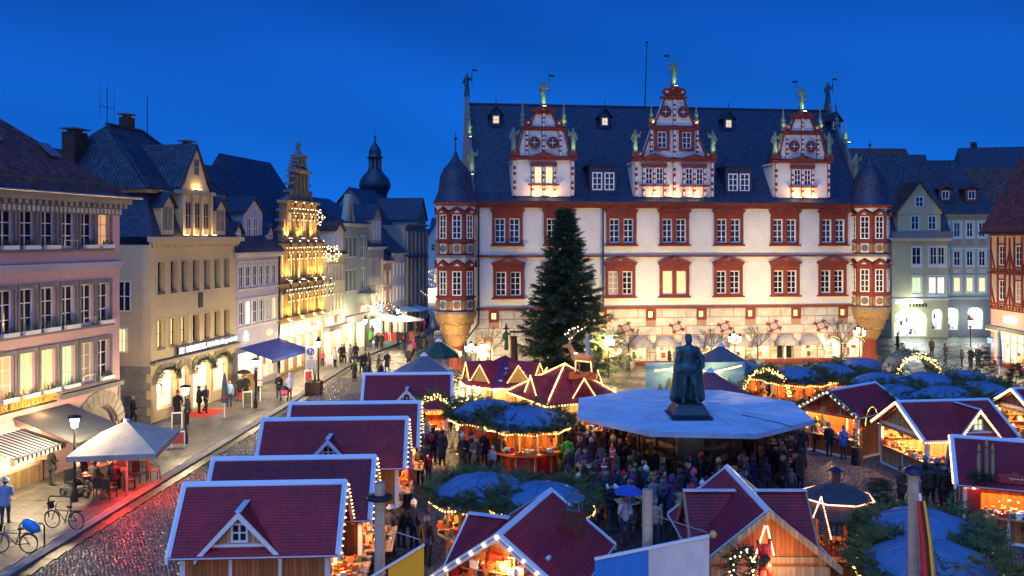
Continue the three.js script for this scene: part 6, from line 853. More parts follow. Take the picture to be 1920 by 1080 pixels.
// huts on the right
hut({ label: 'maroon hut with fir garlands and sausage counter beside the canopy', x: (16.6 + 20.2) / 2, z: -(46.3 + 49) / 2, rot: heading(3.6, -2.7), L: 4.6, hs: 1.85, he: 2.25, hr: 3.4, open: ['-x'], strings: ['-x'], bulbs: { gap: 0.28, r: 0.06, m: 'bulbWhite' }, wall: 'orangeWood', interior: 1.8, shelf: 0.35, goods: 60, extra: (g, { wx, wz, hw }) => { const b = new B().m(rotY(-PI / 2, -wx - 0.04, 0, 0)).box(-wz, hw - 0.2, 0, wz, hw + 0.15, 0.05); mesh('name_board', b, M.lightWood, g); for (const q of [-0.9, 0.2, 1.1]) { const s = mesh('oval_sign', new B().m(rotY(-PI / 2, -wx - 0.12, hw + 0.1, q)).add(new THREE.CylinderGeometry(0.3, 0.3, 0.05, 16), rotY(-PI / 2, -wx - 0.12, hw + 0.05, q).multiply(new THREE.Matrix4().makeScale(1.3, 0.6, 1)).multiply(new THREE.Matrix4().makeRotationX(PI / 2))), M.redSign, g); } mesh('price_board', new B().box(0.1, 0.9, wz + 0.005, 0.75, 2.15, wz + 0.04), M.redSign, g); const sc = new B(); for (let k = 0; k < 6; k++) scribble(sc, 0.18, 0.65, 1.05 + k * 0.17, wz + 0.05, 0.02); stuffPart(mesh('chalk_lines', sc, M.white, g)); greens(g, Array.from({ length: 260 }, (_, i) => { const t = i / 260; return t < 0.62 ? (() => { const q = (t / 0.62 - 0.5) * 2; return [-2.4, 3.4 - 0.62 * Math.abs(q) * 1.85, q * 1.85]; })() : (() => { const a = (t - 0.62) / 0.38 * PI; return [-1.0 + 0.55 * Math.cos(a), 1.7 + 0.9 * Math.sin(a), wz + 0.12]; })(); }), { size: 0.34 }); bulbString(g, Array.from({ length: 14 }, (_, i) => { const a = i / 13 * PI; return [-1.0 + 0.6 * Math.cos(a), 1.7 + 0.95 * Math.sin(a), wz + 0.2]; }), 0.11, { r: 0.035 }); } });
hut({ label: 'brightly lit maroon hut with glowing gable trim and lit dormer', roofM: 'shingleC', x: 21.05, z: -43.0, rot: heading(4.7, -0.6), L: 4.8, hs: 2.25, he: 2.1, hr: 3.5, open: ['-x', '+z'], strings: ['-x', '+z'], bulbs: { gap: 0.12, r: 0.05 }, wall: 'lightWood', interior: 1.6, shelf: 0.2, goods: 70, dormers: [{ side: 1, at: 0.5, w: 1.8, h: 1.1, lit: 'paneYellow', str: true }] });
hut({ label: 'maroon hut with yellow gable cut off by the right edge', x: 28.7, z: -47.2, rot: heading(1, -0.1), L: 4, hs: 1.9, he: 2.3, hr: 3.4, open: ['-x', '+z'], strings: ['-x'], bulbs: { gap: 0.12, r: 0.06 }, wall: 'lightWood', interior: 1.8, shelf: 0.2, goods: 90 });
hut({ label: 'maroon hut with star cut-outs and lit gift counter at bottom right', roofM: 'shingleB', x: 21.1, z: -33.35, rot: -0.38, L: 8, hs: 1.9, he: 2.15, hr: 3.6, open: ['+z'], strings: [], wall: 'pine', interior: 1.5, shelf: 0.3, goods: 170, front: 1.0, extra: (g, { wx, wz }) => {
  bulbString(g, [[-4.08, 2.15, 1.9], [-4.08, 3.6, 0]], 0.11, { r: 0.05 }); const star = (x, y, r) => mesh('star_cutout', new B().ext(Array.from({ length: 10 }, (_, k) => { const q = k % 2 ? r * 0.42 : r, t = k * PI / 5; return [x + q * Math.sin(t), y + q * Math.cos(t)]; }), wz + 0.034, wz + 0.05), M.darkWood, g); star(-1.75, 0.68, 0.16); star(-1.2, 0.4, 0.17); star(-1.62, 0.28, 0.1);
  const lg = new B(); for (let i = 0; i < 60; i++) { const t = rr(0, 6.28), q = 0.48 * Math.sqrt(rnd()); lg.add(new THREE.CylinderGeometry(0.045, 0.045, 0.1, 8), new THREE.Matrix4().makeRotationX(PI / 2).setPosition(-2.85 + q * Math.cos(t) * 0.9, 0.5 + q * Math.sin(t), wz + 0.06)); } stuffPart(mesh('log_slices', lg, M.lightWood, g)); mesh('price_board', new B().box(-3.6, 1.05, wz + 0.05, -3.15, 2.0, wz + 0.1), M.redSign, g); mesh('wall_lamp', new B().ball(-3.38, 2.12, wz + 0.12, 0.11, 8, 6), M.lampGlass, g); lamp(g, -3.38, 2.12, wz + 0.12, WARM, 2.2, 5);
  for (const x of [-2.0, 0.3]) { const p = [[-0.75, 0], [-0.55, 0.17], [-0.2, 0.17], [0, 0.3], [0.2, 0.17], [0.55, 0.17], [0.75, 0], [0.55, -0.17], [-0.55, -0.17]]; const s = new B().m(new THREE.Matrix4().makeRotationX(-0.1).setPosition(x, 2.5, 1.7)).ext(p, 0, 0.04); const o = mesh('name_sign', s, M.redSign, g); const t = new B(); scribble(t, x - 0.22, x + 0.25, 2.51, 1.76, 0.04); stuffPart(mesh('sign_script', t, M.white, o)); }
  const fir = Array.from({ length: 90 }, () => [-3.05 + rr(-0.45, 0.45), 2.36 + rr(0, 0.25), 1.7 + rr(-0.1, 0.15)]); greens(g, fir, { size: 0.3 }); for (const [x, h] of [[-3.2, 0.95], [-2.95, 1.15], [-2.75, 1.0]]) { const c = mesh('decor_candle', new B().tube([[x, 2.4, 1.66], [x, 2.4 + h, 1.66]], 0.07, 8), M.lightWood, g); mesh('decor_flame', new B().lathe([[0.001, 2.4 + h], [0.07, 2.52 + h], [0.04, 2.65 + h], [0.001, 2.78 + h]], 6, x, 1.66), M.signAmberCloth, g); }
  for (const x of [-2.2, -1.6, -1.0, -0.4]) mesh('gift_basket', new B().lathe([[0.12, 1.05], [0.2, 1.22], [0.19, 1.24], [0.1, 1.08]], 10, x, wz + 0.02).tube(Array.from({ length: 9 }, (_, k) => [x + 0.19 * Math.cos(k * PI / 8), 1.22 + 0.2 * Math.sin(k * PI / 8), wz + 0.02]), 0.015, 4), M.lightWood, g);
  const fl = []; for (let k = 0; k < 90; k++) fl.push([rr(-2.6, 3.5), 1.35 + 0.25 * (k % 2) + rr(-0.03, 0.03), wz - 0.1 + rr(-0.25, 0.2)]); const bb = new B(); fl.forEach((p) => bb.octa(...p, 0.03)); stuffPart(mesh('fairy_light_bulbs', bb, M.bulb, g));
} });
// round stalls under blue domes with fir garlands
function roundStall({ label, x, z, R = 1.6, he = 2.15, top = 0.85, open = [-0.9, 0.9], face = 0, wall = 'pine', red = false, signs = 0, power = 1, group = 'round stalls with blue domed roofs' }) {
  const g = thing('round_stall', label, 'market stall', [x, 0, z], face, group), P = (r, y, k) => { const t = PI / 2 - k; return [r * Math.cos(t), y, r * Math.sin(t)]; };
  for (let i = 0; i < 10; i++) { const a = -PI + i * PI / 5, c = a + PI / 5, m = (a + c) / 2, o = m > open[0] && m < open[1], h = o ? 1.0 : he; const b = new B(); const A = P(R * 0.86, 0, a), C = P(R * 0.86, 0, c), Cu = [C[0], h, C[2]], Au = [A[0], h, A[2]]; b.quad(C, A, Au, Cu).quad(A, C, Cu, Au); mesh(o ? 'counter_panel' : 'wall_panel', b, M[o && red ? 'redWood' : wall], g);
    mesh('post', new B().bar(A, [A[0], he + 0.05, A[2]], 0.09), M.lightWood, g); if (o) { const s = new B(), I0 = P(R * 0.7, 1.0, a), I1 = P(R * 0.7, 1.0, c), O0 = P(R * 1.08, 1.0, a), O1 = P(R * 1.08, 1.0, c); s.quad(O1, O0, I0, I1).quad(I1, I0, O0, O1); s.quad([O1[0], 0.9, O1[2]], [O0[0], 0.9, O0[2]], O0, O1); mesh('counter', s, M[red ? 'orangeCloth' : 'lightWood'], g); goodsOn(g, -0.3, 0.3, 1.01, -0.12, 0.12, 14, new THREE.Matrix4().makeTranslation((I0[0] + O1[0]) / 2, 0, (I0[2] + O1[2]) / 2)); } }
  const d = new B(), prof = [[R * 1.22, he + 0.02], [R * 1.05, he + top * 0.35], [R * 0.75, he + top * 0.68], [R * 0.4, he + top * 0.9], [0.02, he + top]]; d.lathe(prof, 10, 0, 0, {}); mesh('dome_roof', d, M.tarp, g); const rb = new B(); for (let k = 0; k < 10; k++) { const t = k * PI / 5; rb.tube(prof.map(([r, y]) => [r * Math.cos(t), y + 0.012, r * Math.sin(t)]), 0.018, 4); } stuffPart(mesh('roof_seams', rb, M.tarp, g));
  greens(g, Array.from({ length: 470 }, (_, i) => { const t = i / 470 * 2 * PI + rr(0, 0.2), q = rnd() ** 2.2 * (0.7 + 0.5 * Math.sin(t * 2.3 + x)), r = R * (1.26 - 0.42 * q); return [r * Math.cos(t), he + 0.1 + top * 0.75 * q + rr(-0.12, 0.2), r * Math.sin(t), [Math.cos(t + rr(-1.6, 1.6)), rr(-0.4, 0.7), Math.sin(t + rr(-1.6, 1.6))]]; }), { name: 'fir_garland', size: 0.5, m: 'needleLight' });
  bulbString(g, Array.from({ length: 31 }, (_, i) => { const t = i / 30 * 2 * PI; return [R * 1.24 * Math.cos(t), he - 0.1 + 0.05 * Math.sin(i * 2.1), R * 1.24 * Math.sin(t)]; }), 0.15, { r: 0.045 });
  mesh('hanging_lamp', new B().ball(0, he - 0.15, 0, 0.11, 8, 6), M.lampGlass, g); lamp(g, 0, he - 0.15, 0, WARM, 24 * power, 5);
  for (let k = 0; k < signs; k++) { const t = (k - (signs - 1) / 2) * 0.9, q = P(R * 1.3, he + 0.12, t), M4 = rotY(t, q[0], q[1], q[2]); const s = mesh('name_sign', new B().m(M4).ext([[-0.5, 0], [-0.38, 0.13], [-0.1, 0.13], [0, 0.2], [0.1, 0.13], [0.38, 0.13], [0.5, 0], [0.38, -0.12], [-0.38, -0.12]], 0, 0.04), M.redSign, g); stuffPart(mesh('sign_script', scribble(new B().m(M4), -0.25, 0.25, 0, 0.05, 0.03), M.white, s)); }
  for (const t of [-1.4, 1.5, 0.3]) { const q = P(R * 1.22, he - 0.25, t), M4 = rotY(t, q[0], q[1], q[2]); mesh('bow', new B().m(M4).ext([[0, 0], [0.16, 0.12], [0.18, -0.06]], 0, 0.04).ext([[0, 0], [-0.16, 0.12], [-0.18, -0.06]], 0, 0.04).ext([[-0.03, 0], [0.03, 0], [0.1, -0.26], [0.02, -0.2]], 0, 0.03).ext([[-0.03, 0], [0.03, 0], [-0.02, -0.2], [-0.1, -0.26]], 0, 0.03), M.ribbon, g); }
  return g;
}
roundStall({ label: 'round blue domed stall with wooden wall behind the red counter', x: -1.2, z: -45.8, R: 1.7, open: [2, 3], power: 0.9 });
roundStall({ label: 'round blue domed stall with red counter right of centre lane', x: 0.75, z: -43.9, R: 1.75, open: [-1.3, 1.3], red: true, power: 1.6, face: 0.25 });
roundStall({ label: 'left one of two blue domed stalls in the front centre', x: -1.0, z: -31.7, R: 1.6, top: 0.75, open: [-2.4, -0.9], power: 1.2 });
roundStall({ label: 'right one of two blue domed stalls in the front centre', x: 1.05, z: -30.6, R: 1.5, top: 0.75, open: [0.6, 2.0], power: 1 });
roundStall({ label: 'blue domed fir decked stall at bottom right, rear one', x: 12.7, z: -27.2, R: 1.55, open: [0.4, 1.6], wall: 'darkWood', power: 0.7 });
roundStall({ label: 'blue domed fir decked stall at bottom right, front one', x: 11.6, z: -24.4, R: 1.6, open: [0.6, 1.9], wall: 'darkWood', power: 0.7 });
[[18.6, 57.5, 2], [21.3, 59, 2], [24.6, 61.5, 2], [15.6, 60.2, 1]].forEach(([x, d, s], i) => roundStall({ label: ['blue domed stall with red name signs below the shop arches', 'second blue domed stall with red name signs', 'blue domed stall with red sign near the right oriel', 'blue domed stall next to the light arch'][i], x, z: -d, R: 1.7, open: [-1.6, 1.6], red: true, signs: s, power: 1.7 }));
[[22.9, 54.4], [25.7, 54.6], [28.4, 55.2]].forEach(([x, d], i) => roundStall({ label: ['left', 'middle', 'right'][i] + ' one of three plain blue domed stalls before the mint house', x, z: -d, R: 1.75, he: 2.2, top: 0.9, open: [3, 4], wall: 'redWood', power: 0.4 }));
[[21.6, 49.6, 1], [24.3, 49.2, 2], [27.0, 50.6, 2]].forEach(([x, d, s], i) => roundStall({ label: ['fir topped round stall behind the lit maroon hut', 'fir topped round stall with two red signs behind the lit hut', 'fir topped round stall with red signs beside the yellow gable'][i], x, z: -d, R: 1.6, he: 2.3, open: [-1.5, 1.5], signs: s, power: 1.4, red: i > 0 }));
{ // round festive stall with the cone roof of red and plum panels
  const [x, , z] = at(947, 712, 53.5), g = thing('carousel_stall', 'round stall with ornamented red cone roof and bright interior', 'market stall', [x, 0, z]); const n = 10, R = 2.75, he = 2.75, hr = 4.3;
  for (let k = 0; k < n; k++) { const a = k * 2 * PI / n, c = (k + 1) * 2 * PI / n, P = (r, y, t) => [r * Math.cos(t), y, r * Math.sin(t)]; const b = new B(); b.quad(P(R, he, c), P(R, he, a), P(1.1, he + 1.05, a), P(1.1, he + 1.05, c)); b.tri(P(1.1, he + 1.05, c), P(1.1, he + 1.05, a), [0, hr, 0]); const o = mesh('roof_panel', b, M[k % 2 ? 'carouselRed' : 'carouselPlum'], g);
    for (let j = 0; j < 5; j++) { const t = a + (c - a) * rr(0.25, 0.75), f = rr(0.15, 0.9), r = R + (1.1 - R) * f, y = he + 1.05 * f; mesh('ornament', new B().ball(r * Math.cos(t), y + 0.03, r * Math.sin(t), 0.13, 8, 5, 0.5), M[j % 2 ? 'white' : 'gildStar'], o); }
    mesh('post', new B().bar(P(R * 0.88, 0, a), P(R * 0.88, he, a), 0.12), M.lightWood, g); const w = new B(); w.quad(P(R * 0.88, 0, c), P(R * 0.88, 0, a), P(R * 0.88, 1.0, a), P(R * 0.88, 1.0, c)); mesh('counter_panel', w, M.redWood, g); const cb = new B(); cb.quad(P(R * 1.0, 1.01, c), P(R * 1.0, 1.01, a), P(R * 0.7, 1.01, a), P(R * 0.7, 1.01, c)); mesh('counter', cb, M.lightWood, g); }
  for (const t of [0.6, 1.25, 2.2, 2.8]) { const M4 = rotY(PI / 2 - t, 1.9 * Math.cos(t), he + 0.25, 1.9 * Math.sin(t)); mesh('dormer_front', new B().m(M4).ext([[-0.62, 0], [0.62, 0], [0, 0.95]], 0.4, 0.46), M.paneWarmBoard, g); mesh('dormer_roof', new B().m(M4).quad([-0.72, -0.05, 0.55], [0, 1.05, 0.55], [0, 1.05, -1.1], [-0.72, -0.05, -0.4]).quad([0, 1.05, 0.55], [0.72, -0.05, 0.55], [0.72, -0.05, -0.4], [0, 1.05, -1.1]), M.carouselRed, g); bulbString(g, [[-0.7, 0, 0.6], [0, 1.0, 0.6], [0.7, 0, 0.6]].map((p) => V(...p).applyMatrix4(M4).toArray()), 0.13, { r: 0.04 }); }
  bulbString(g, Array.from({ length: 41 }, (_, i) => [R * Math.cos(i / 40 * 2 * PI), he - 0.08, R * Math.sin(i / 40 * 2 * PI)]), 0.14, { r: 0.05 }); goodsOn(g, -1.6, 1.6, 1.02, 1.4, 2.2, 90); const core = mesh('inner_wall', new B().lathe([[1.3, 0], [1.3, he]], 12), M.lightWood, g); for (let k = 0; k < 10; k++) { const t = k * 0.63; mesh('hanging_lamp', new B().ball(1.9 * Math.cos(t), he - 0.3, 1.9 * Math.sin(t), 0.1, 8, 6), M.lampGlass, g); if (k % 2) lamp(g, 1.9 * Math.cos(t), he - 0.3, 1.9 * Math.sin(t), WARM, 20, 5); }
}
{ // red hipped tent with strings along the hips, reindeer on top
  const g = thing('hipped_stall', 'red hip roofed stall outlined in bulbs below the reindeer', 'market stall', [2.95, 0, -49.2], -0.34 + PI / 4), R = 2.05, he = 2.75, hr = 4.35, C = [[-R, R], [R, R], [R, -R], [-R, -R]];
  C.forEach((a, i) => { const c = C[(i + 1) % 4], b = new B().tri([a[0] * 1.18, he - 0.1, a[1] * 1.18], [c[0] * 1.18, he - 0.1, c[1] * 1.18], [0, hr, 0]).tri([c[0] * 1.18, he - 0.16, c[1] * 1.18], [a[0] * 1.18, he - 0.16, a[1] * 1.18], [0, hr - 0.06, 0]); mesh('roof_slope', b, M.shingle, g); mesh('post', new B().bar([a[0], 0, a[1]], [a[0], he, a[1]], 0.14), M.lightWood, g); mesh('wall_panel', new B().quad([a[0], 0, a[1]], [c[0], 0, c[1]], [c[0], 1, c[1]], [a[0], 1, a[1]]), M.pine, g); mesh('counter', new B().quad([a[0] * 1.1, 1.01, a[1] * 1.1], [c[0] * 1.1, 1.01, c[1] * 1.1], [c[0] * 0.8, 1.01, c[1] * 0.8], [a[0] * 0.8, 1.01, a[1] * 0.8]), M.lightWood, g); bulbString(g, [[a[0] * 1.19, he - 0.05, a[1] * 1.19], [0, hr + 0.06, 0]], 0.14, { r: 0.055 }); bulbString(g, [[a[0] * 1.19, he - 0.16, a[1] * 1.19], [c[0] * 1.19, he - 0.16, c[1] * 1.19]], 0.17, { r: 0.055 });
    const M4 = rotY([0, PI / 2, PI, -PI / 2][i], 0, 0, 0); mesh('gable_dormer', new B().m(M4).ext([[-0.7, he + 0.1], [0.7, he + 0.1], [0, he + 1.1]], 0.3, R * 1.02), M.redSlope, g); bulbString(g, [[-0.72, he + 0.1, R * 1.05], [0, he + 1.12, R * 1.05], [0.72, he + 0.1, R * 1.05]].map((p) => V(...p).applyMatrix4(M4).toArray()), 0.13, { r: 0.05 }); });
  goodsOn(g, -1.8, 1.8, 1.02, 1.7, 2.1, 60); goodsOn(g, -2.1, -1.7, 1.02, -1.8, 1.8, 50); mesh('inner_wall', new B().cb(0, 0, 0, 1.6, 2.5, 1.6), M.lightWood, g); for (const [a, c] of [[-1.2, 1.2], [1.2, 1.2], [-1.2, -1.2]]) { mesh('hanging_lamp', new B().ball(a, 2.35, c, 0.1, 8, 6), M.lampGlass, g); lamp(g, a, 2.35, c, WARM, 22, 5); }
}
// ---------------------------------------------------------------- more materials
mat('bronzeDark', [0.035, 0.06, 0.085], 0.45, { tone: 'stone', bump: 'stoneBump', bumpScale: 0.01 }); mat('needleTree', [0.030, 0.062, 0.028], 0.75); mat('baubleRed', [0.55, 0.02, 0.02], 0.2); mat('baubleGold', [0.7, 0.5, 0.15], 0.25, { metalness: 0.4 }); mat('deer', [0.42, 0.20, 0.07], 0.7); mat('riderCloth', [0.22, 0.28, 0.34], 0.7); mat('skinPale', [0.62, 0.36, 0.26], 0.6); mat('greenCloth', [0.03, 0.13, 0.05], 0.7); mat('tentRed', [0.34, 0.08, 0.10], 0.6, { tone: 'cloth' }); mat('tentGrey', [0.16, 0.15, 0.17], 0.7, { tone: 'cloth' }); mat('tentGreen', [0.015, 0.075, 0.06], 0.7, { tone: 'cloth' }); mat('tentBlue', [0.10, 0.15, 0.22], 0.65, { tone: 'cloth' }); mat('tentMint', [0.42, 0.58, 0.58], 0.7, { tone: 'cloth' }); mat('whiteCloth', [0.66, 0.64, 0.62], 0.8, { tone: 'cloth' });
mat('flagYellow', [0.85, 0.40, 0.01], 0.7, { side: THREE.DoubleSide }); mat('flagBlue', [0.015, 0.17, 0.55], 0.7, { side: THREE.DoubleSide }); mat('flagWhite', [0.72, 0.70, 0.70], 0.8, { side: THREE.DoubleSide, tone: 'cloth' }); mat('flagRed', [0.5, 0.02, 0.02], 0.7); mat('signTriangle', [0.8, 0.06, 0.02], 0.4); mat('bagBlue', [0.03, 0.30, 0.62], 0.3); mat('signDisc', [0.01, 0.06, 0.35], 0.4); mat('matRed', [0.5, 0.01, 0.012], 0.9);
const BAUBLE = new B().ball(0, 0, 0, 0.12, 10, 7).geo();
// ---------------------------------------------------------------- canopy, monument, tree
const CX = 8.5, CZ = -42.2;
{ // octagonal white canopy round the monument
  const g = thing('octagonal_canopy', 'large white octagonal canopy roof around the bronze monument', 'canopy', [CX, 0, CZ], 0.30), R = 5.75, h = 3.25, P = (r, y, k) => { const t = k * PI / 4; return [r * Math.cos(t), y, r * Math.sin(t)]; };
  for (let k = 0; k < 8; k++) { const b = new B(), N = 5; for (let i = 0; i < N; i++) { const r0 = 0.02 + (R - 0.02) * i / N, r1 = 0.02 + (R - 0.02) * (i + 1) / N, y = (r) => h + 0.28 * (1 - (r / R)) - 0.05 * Math.sin(PI * (r - 0.95) / (R - 0.95)); b.quad(P(r1, y(r1), k + 1), P(r1, y(r1), k), P(r0, y(r0), k), P(r0, y(r0), k + 1)); } mesh('roof_panel', b, M.membrane, g);
    mesh('fascia', new B().quad(P(R, h - 0.22, k + 1), P(R, h - 0.22, k), P(R, h, k), P(R, h, k + 1)).quad(P(R - 0.03, h - 0.01, k + 1), P(R - 0.03, h - 0.01, k), P(R - 0.03, h - 0.22, k), P(R - 0.03, h - 0.22, k + 1)), M.membrane, g); mesh('rafter', new B().bar(P(0.9, h + 0.05, k), P(R - 0.05, h - 0.1, k), 0.1, 0.14), M.darkWood, g); mesh('post', new B().bar(P(2.4, 0, k + 0.5), P(2.4, h + 0.05, k + 0.5), 0.14), M.darkWood, g);
    const lat = new B(), A = P(2.45, 0, k), C = P(2.45, 0, k + 1); for (let j = 0; j < 5; j++) { const y0 = 0.55 + j * 0.5; lat.bar([A[0], y0, A[2]], [C[0], y0 + 0.18, C[2]], 0.04, 0.15); lat.bar([A[0] * 0.985, y0 + 0.2, A[2] * 0.985], [C[0] * 0.985, y0 - 0.02, C[2] * 0.985], 0.04, 0.15); } if (k !== 6) mesh('lattice_panel', lat, M.darkWood, g); const ins = new B(); ins.quad(P(2.2, 0, k + 1), P(2.2, 0, k), P(2.2, h - 0.2, k), P(2.2, h - 0.2, k + 1)); mesh('bar_wall', ins, M.lightWood, g); }
  for (let k = 0; k < 8; k++) { mesh('seam', new B().tube([P(1.0, h + 0.25, k), P(2.6, h + 0.135, k), P(4.2, h + 0.05, k), P(R, h + 0.01, k)], 0.02, 5), M.trimMetal, g); if (k % 2) mesh('crease', new B().tube([P(2.2, h + 0.13, k + 0.3), P(3.1, h + 0.085, k + 0.42), P(4.0, h + 0.03, k + 0.36)], 0.014, 4), M.membrane, g); }
  mesh('rope', new B().tube([[1.0, h + 0.2, 3.0], [1.6, h + 0.12, 3.9], [2.0, h + 0.07, 4.6], [2.1, h + 0.03, 5.2]], 0.02, 5), M.black, g); 
  for (const k of [0.5, 2.5, 4.5]) { const q = P(3.4, h - 0.35, k); const o = mesh('hanging_lamp', new B().ball(...q, 0.08, 8, 5), M.ceilingLamp, g); lamp(g, ...q, WARM, 1.1, 4); }
}
{ // monument: a robed bronze figure on a stone pedestal
  const g = thing('monument', 'dark bronze statue of a cloaked man on a stone pedestal', 'statue', [8.0, 0, -39.9]), y0 = 3.95; mesh('opening_cover', new B().lathe([[1.3, 3.38], [1.32, 3.44], [1.0, 3.46]], 4, 0, 0, { flat: true, phase: PI / 4 }), M.navy, g);
  mesh('pedestal', new B().lathe([[1.15, 0], [1.15, 0.5], [0.85, 0.7], [0.8, 3.2], [0.85, 3.35]], 4, 0, 0, { flat: true, phase: PI / 4 }).lathe([[1.1, 3.35], [1.15, 3.55], [0.92, 3.82], [0.85, 3.95], [0.02, 3.95]], 4, 0, 0, { flat: true, phase: PI / 4 }), M.bronzeDark, g);
  const c = [[[0, 0.93, 0], [0, 1.5, -0.02], 0.19, 0.2], [[0, 1.45, 0], [0.02, 1.62, 0], 0.19, 0.1], [[0, 1.62, 0.01], [0, 1.7, 0.02], 0.07, 0.07], [[0, 1.82, 0.03], [0, 1.87, 0.02], 0.105, 0.1], [[0, 1.8, 0.13], [0, 1.76, 0.12], 0.03, 0.03], [[0, 1.92, -0.02], [0, 1.85, -0.05], 0.1, 0.1],
    [[-0.1, 0.95, 0], [-0.13, 0.52, 0.06], 0.12, 0.085], [[-0.13, 0.52, 0.06], [-0.15, 0.1, 0], 0.085, 0.06], [[-0.15, 0.06, 0], [-0.17, 0.05, 0.16], 0.06, 0.05], [[0.1, 0.95, 0], [0.17, 0.55, 0.17], 0.125, 0.09], [[0.17, 0.55, 0.17], [0.22, 0.1, 0.12], 0.088, 0.06], [[0.22, 0.06, 0.12], [0.25, 0.05, 0.28], 0.06, 0.05],
    [[-0.22, 1.5, 0], [-0.33, 1.2, 0.02], 0.1, 0.085], [[-0.33, 1.2, 0.02], [-0.3, 0.95, 0.1], 0.08, 0.065], [[0.22, 1.5, 0], [0.4, 1.28, 0.04], 0.105, 0.085], [[0.4, 1.28, 0.04], [0.36, 1.1, 0.24], 0.08, 0.06], [[0.36, 1.1, 0.24], [0.34, 1.08, 0.28], 0.06, 0.05],
    [[-0.25, 1.5, -0.1], [-0.38, 0.15, -0.1], 0.12, 0.16], [[0.25, 1.5, -0.1], [0.36, 0.15, -0.14], 0.12, 0.16], [[-0.1, 1.4, -0.15], [-0.15, 0.12, -0.22], 0.13, 0.17], [[0.1, 1.4, -0.15], [0.14, 0.12, -0.22], 0.13, 0.17], [[-0.36, 0.9, 0.04], [-0.42, 0.2, 0.0], 0.09, 0.12], [[-0.2, 1.53, 0.02], [0.2, 1.53, 0.02], 0.12, 0.12], [[-0.14, 1.02, 0.05], [0.14, 1.02, 0.05], 0.16, 0.16]];
  const fig = mesh('figure', capsuleMesh(c, 72, 0.66, 0.98, 1.08, 0.5, 0.045), M.bronze, g, [0, y0, 0]); fig.scale.setScalar(1.56); const ro = mesh('scroll', new B().bar([0.36, 1.06, 0.26], [0.12, 0.86, 0.3], 0.045), M.bronze, fig); for (let i = 0; i < 7; i++) { const x = -0.42 + i * 0.035; mesh('cloak_fold', new B().tube([[x * 0.8, 1.42, 0.0], [x * 0.98, 0.8, 0.06], [x * 1.08, 0.16, 0.07 - i * 0.01]], 0.028, 6, 0.04), M.bronze, fig); mesh('cloak_fold', new B().tube([[-x * 0.75, 1.38, -0.02], [-x * 0.95, 0.7, 0.0], [-x * 1.02, 0.14, 0.0]], 0.028, 6, 0.04), M.bronze, fig); }
}
{ // christmas tree
  const [x, z] = gnd(1059, 705), H = 13.9, R = 4.75, g = thing('christmas_tree', 'tall dark spruce christmas tree with red and gold baubles', 'tree', [x, 0, z]);
  mesh('trunk', new B().tube([[0, 0, 0], [0.05, 6, 0], [0, H - 0.3, 0]], 0.24, 8, 0.03), M.bark, g);
  const bb = new B(), N = 300, tips = [], sp = [];
  for (let i = 0; i < N; i++) { const f = i / N, y = 0.8 + (H - 1.0) * Math.pow(f, 0.92), t = i * 2.399 + rr(-0.3, 0.3), prof = Math.pow(1 - (y - 0.7) / (H - 0.6), 0.95), L = Math.max(0.22, R * prof * rr(0.66, 1.2)) * (y < 1.8 ? 0.8 + 0.2 * (y - 0.8) : 1), dy = -0.16 * L + 0.1; const P = (s) => [L * s * Math.cos(t), y + dy * Math.sin(s * 2.2) + (s > 0.7 ? (s - 0.7) * 0.6 * L * 0.3 : 0), L * s * Math.sin(t)];
    bb.tube([P(0.03), P(0.4), P(0.75), P(1)], 0.05 * (0.4 + prof), 4, 0.012); tips.push(P(1));
    const n = Math.max(5, Math.round(L * 11)); for (let k = 0; k < n; k++) { const s = 0.12 + 0.9 * k / n, q = P(Math.min(1, s)), sd = (k % 2 ? 1 : -1) * rr(0.35, 1.1); sp.push([q[0], q[1] + rr(-0.08, 0.06), q[2], [Math.cos(t + sd), rr(-0.55, 0.25), Math.sin(t + sd)]]); } for (let k = 0; k < 3; k++) sp.push([...P(0.93), [Math.cos(t + rr(-0.4, 0.4)), rr(-0.1, 0.5), Math.sin(t + rr(-0.4, 0.4))]]); }
  mesh('branches', bb, M.bark, g).userData.kind = 'stuff'; const q = greens(g, sp, { name: 'crown', size: 0.66, m: 'needleTree', geo: SPRIG2 }); console.log('sprigs', sp.length);
  for (let i = 0; i < 46; i++) { const p = tips[Math.floor(rr(5, tips.length - 10))]; if (p[2] < -0.5) continue; const o = mesh('bauble', BAUBLE, M[pick(['baubleRed', 'baubleGold', 'baubleGold', 'baubleRed', 'white'])], g, [p[0] * 0.98, p[1] - 0.18, p[2] * 0.98 + 0.1]); o.scale.setScalar(rr(0.7, 1.05)); }
}
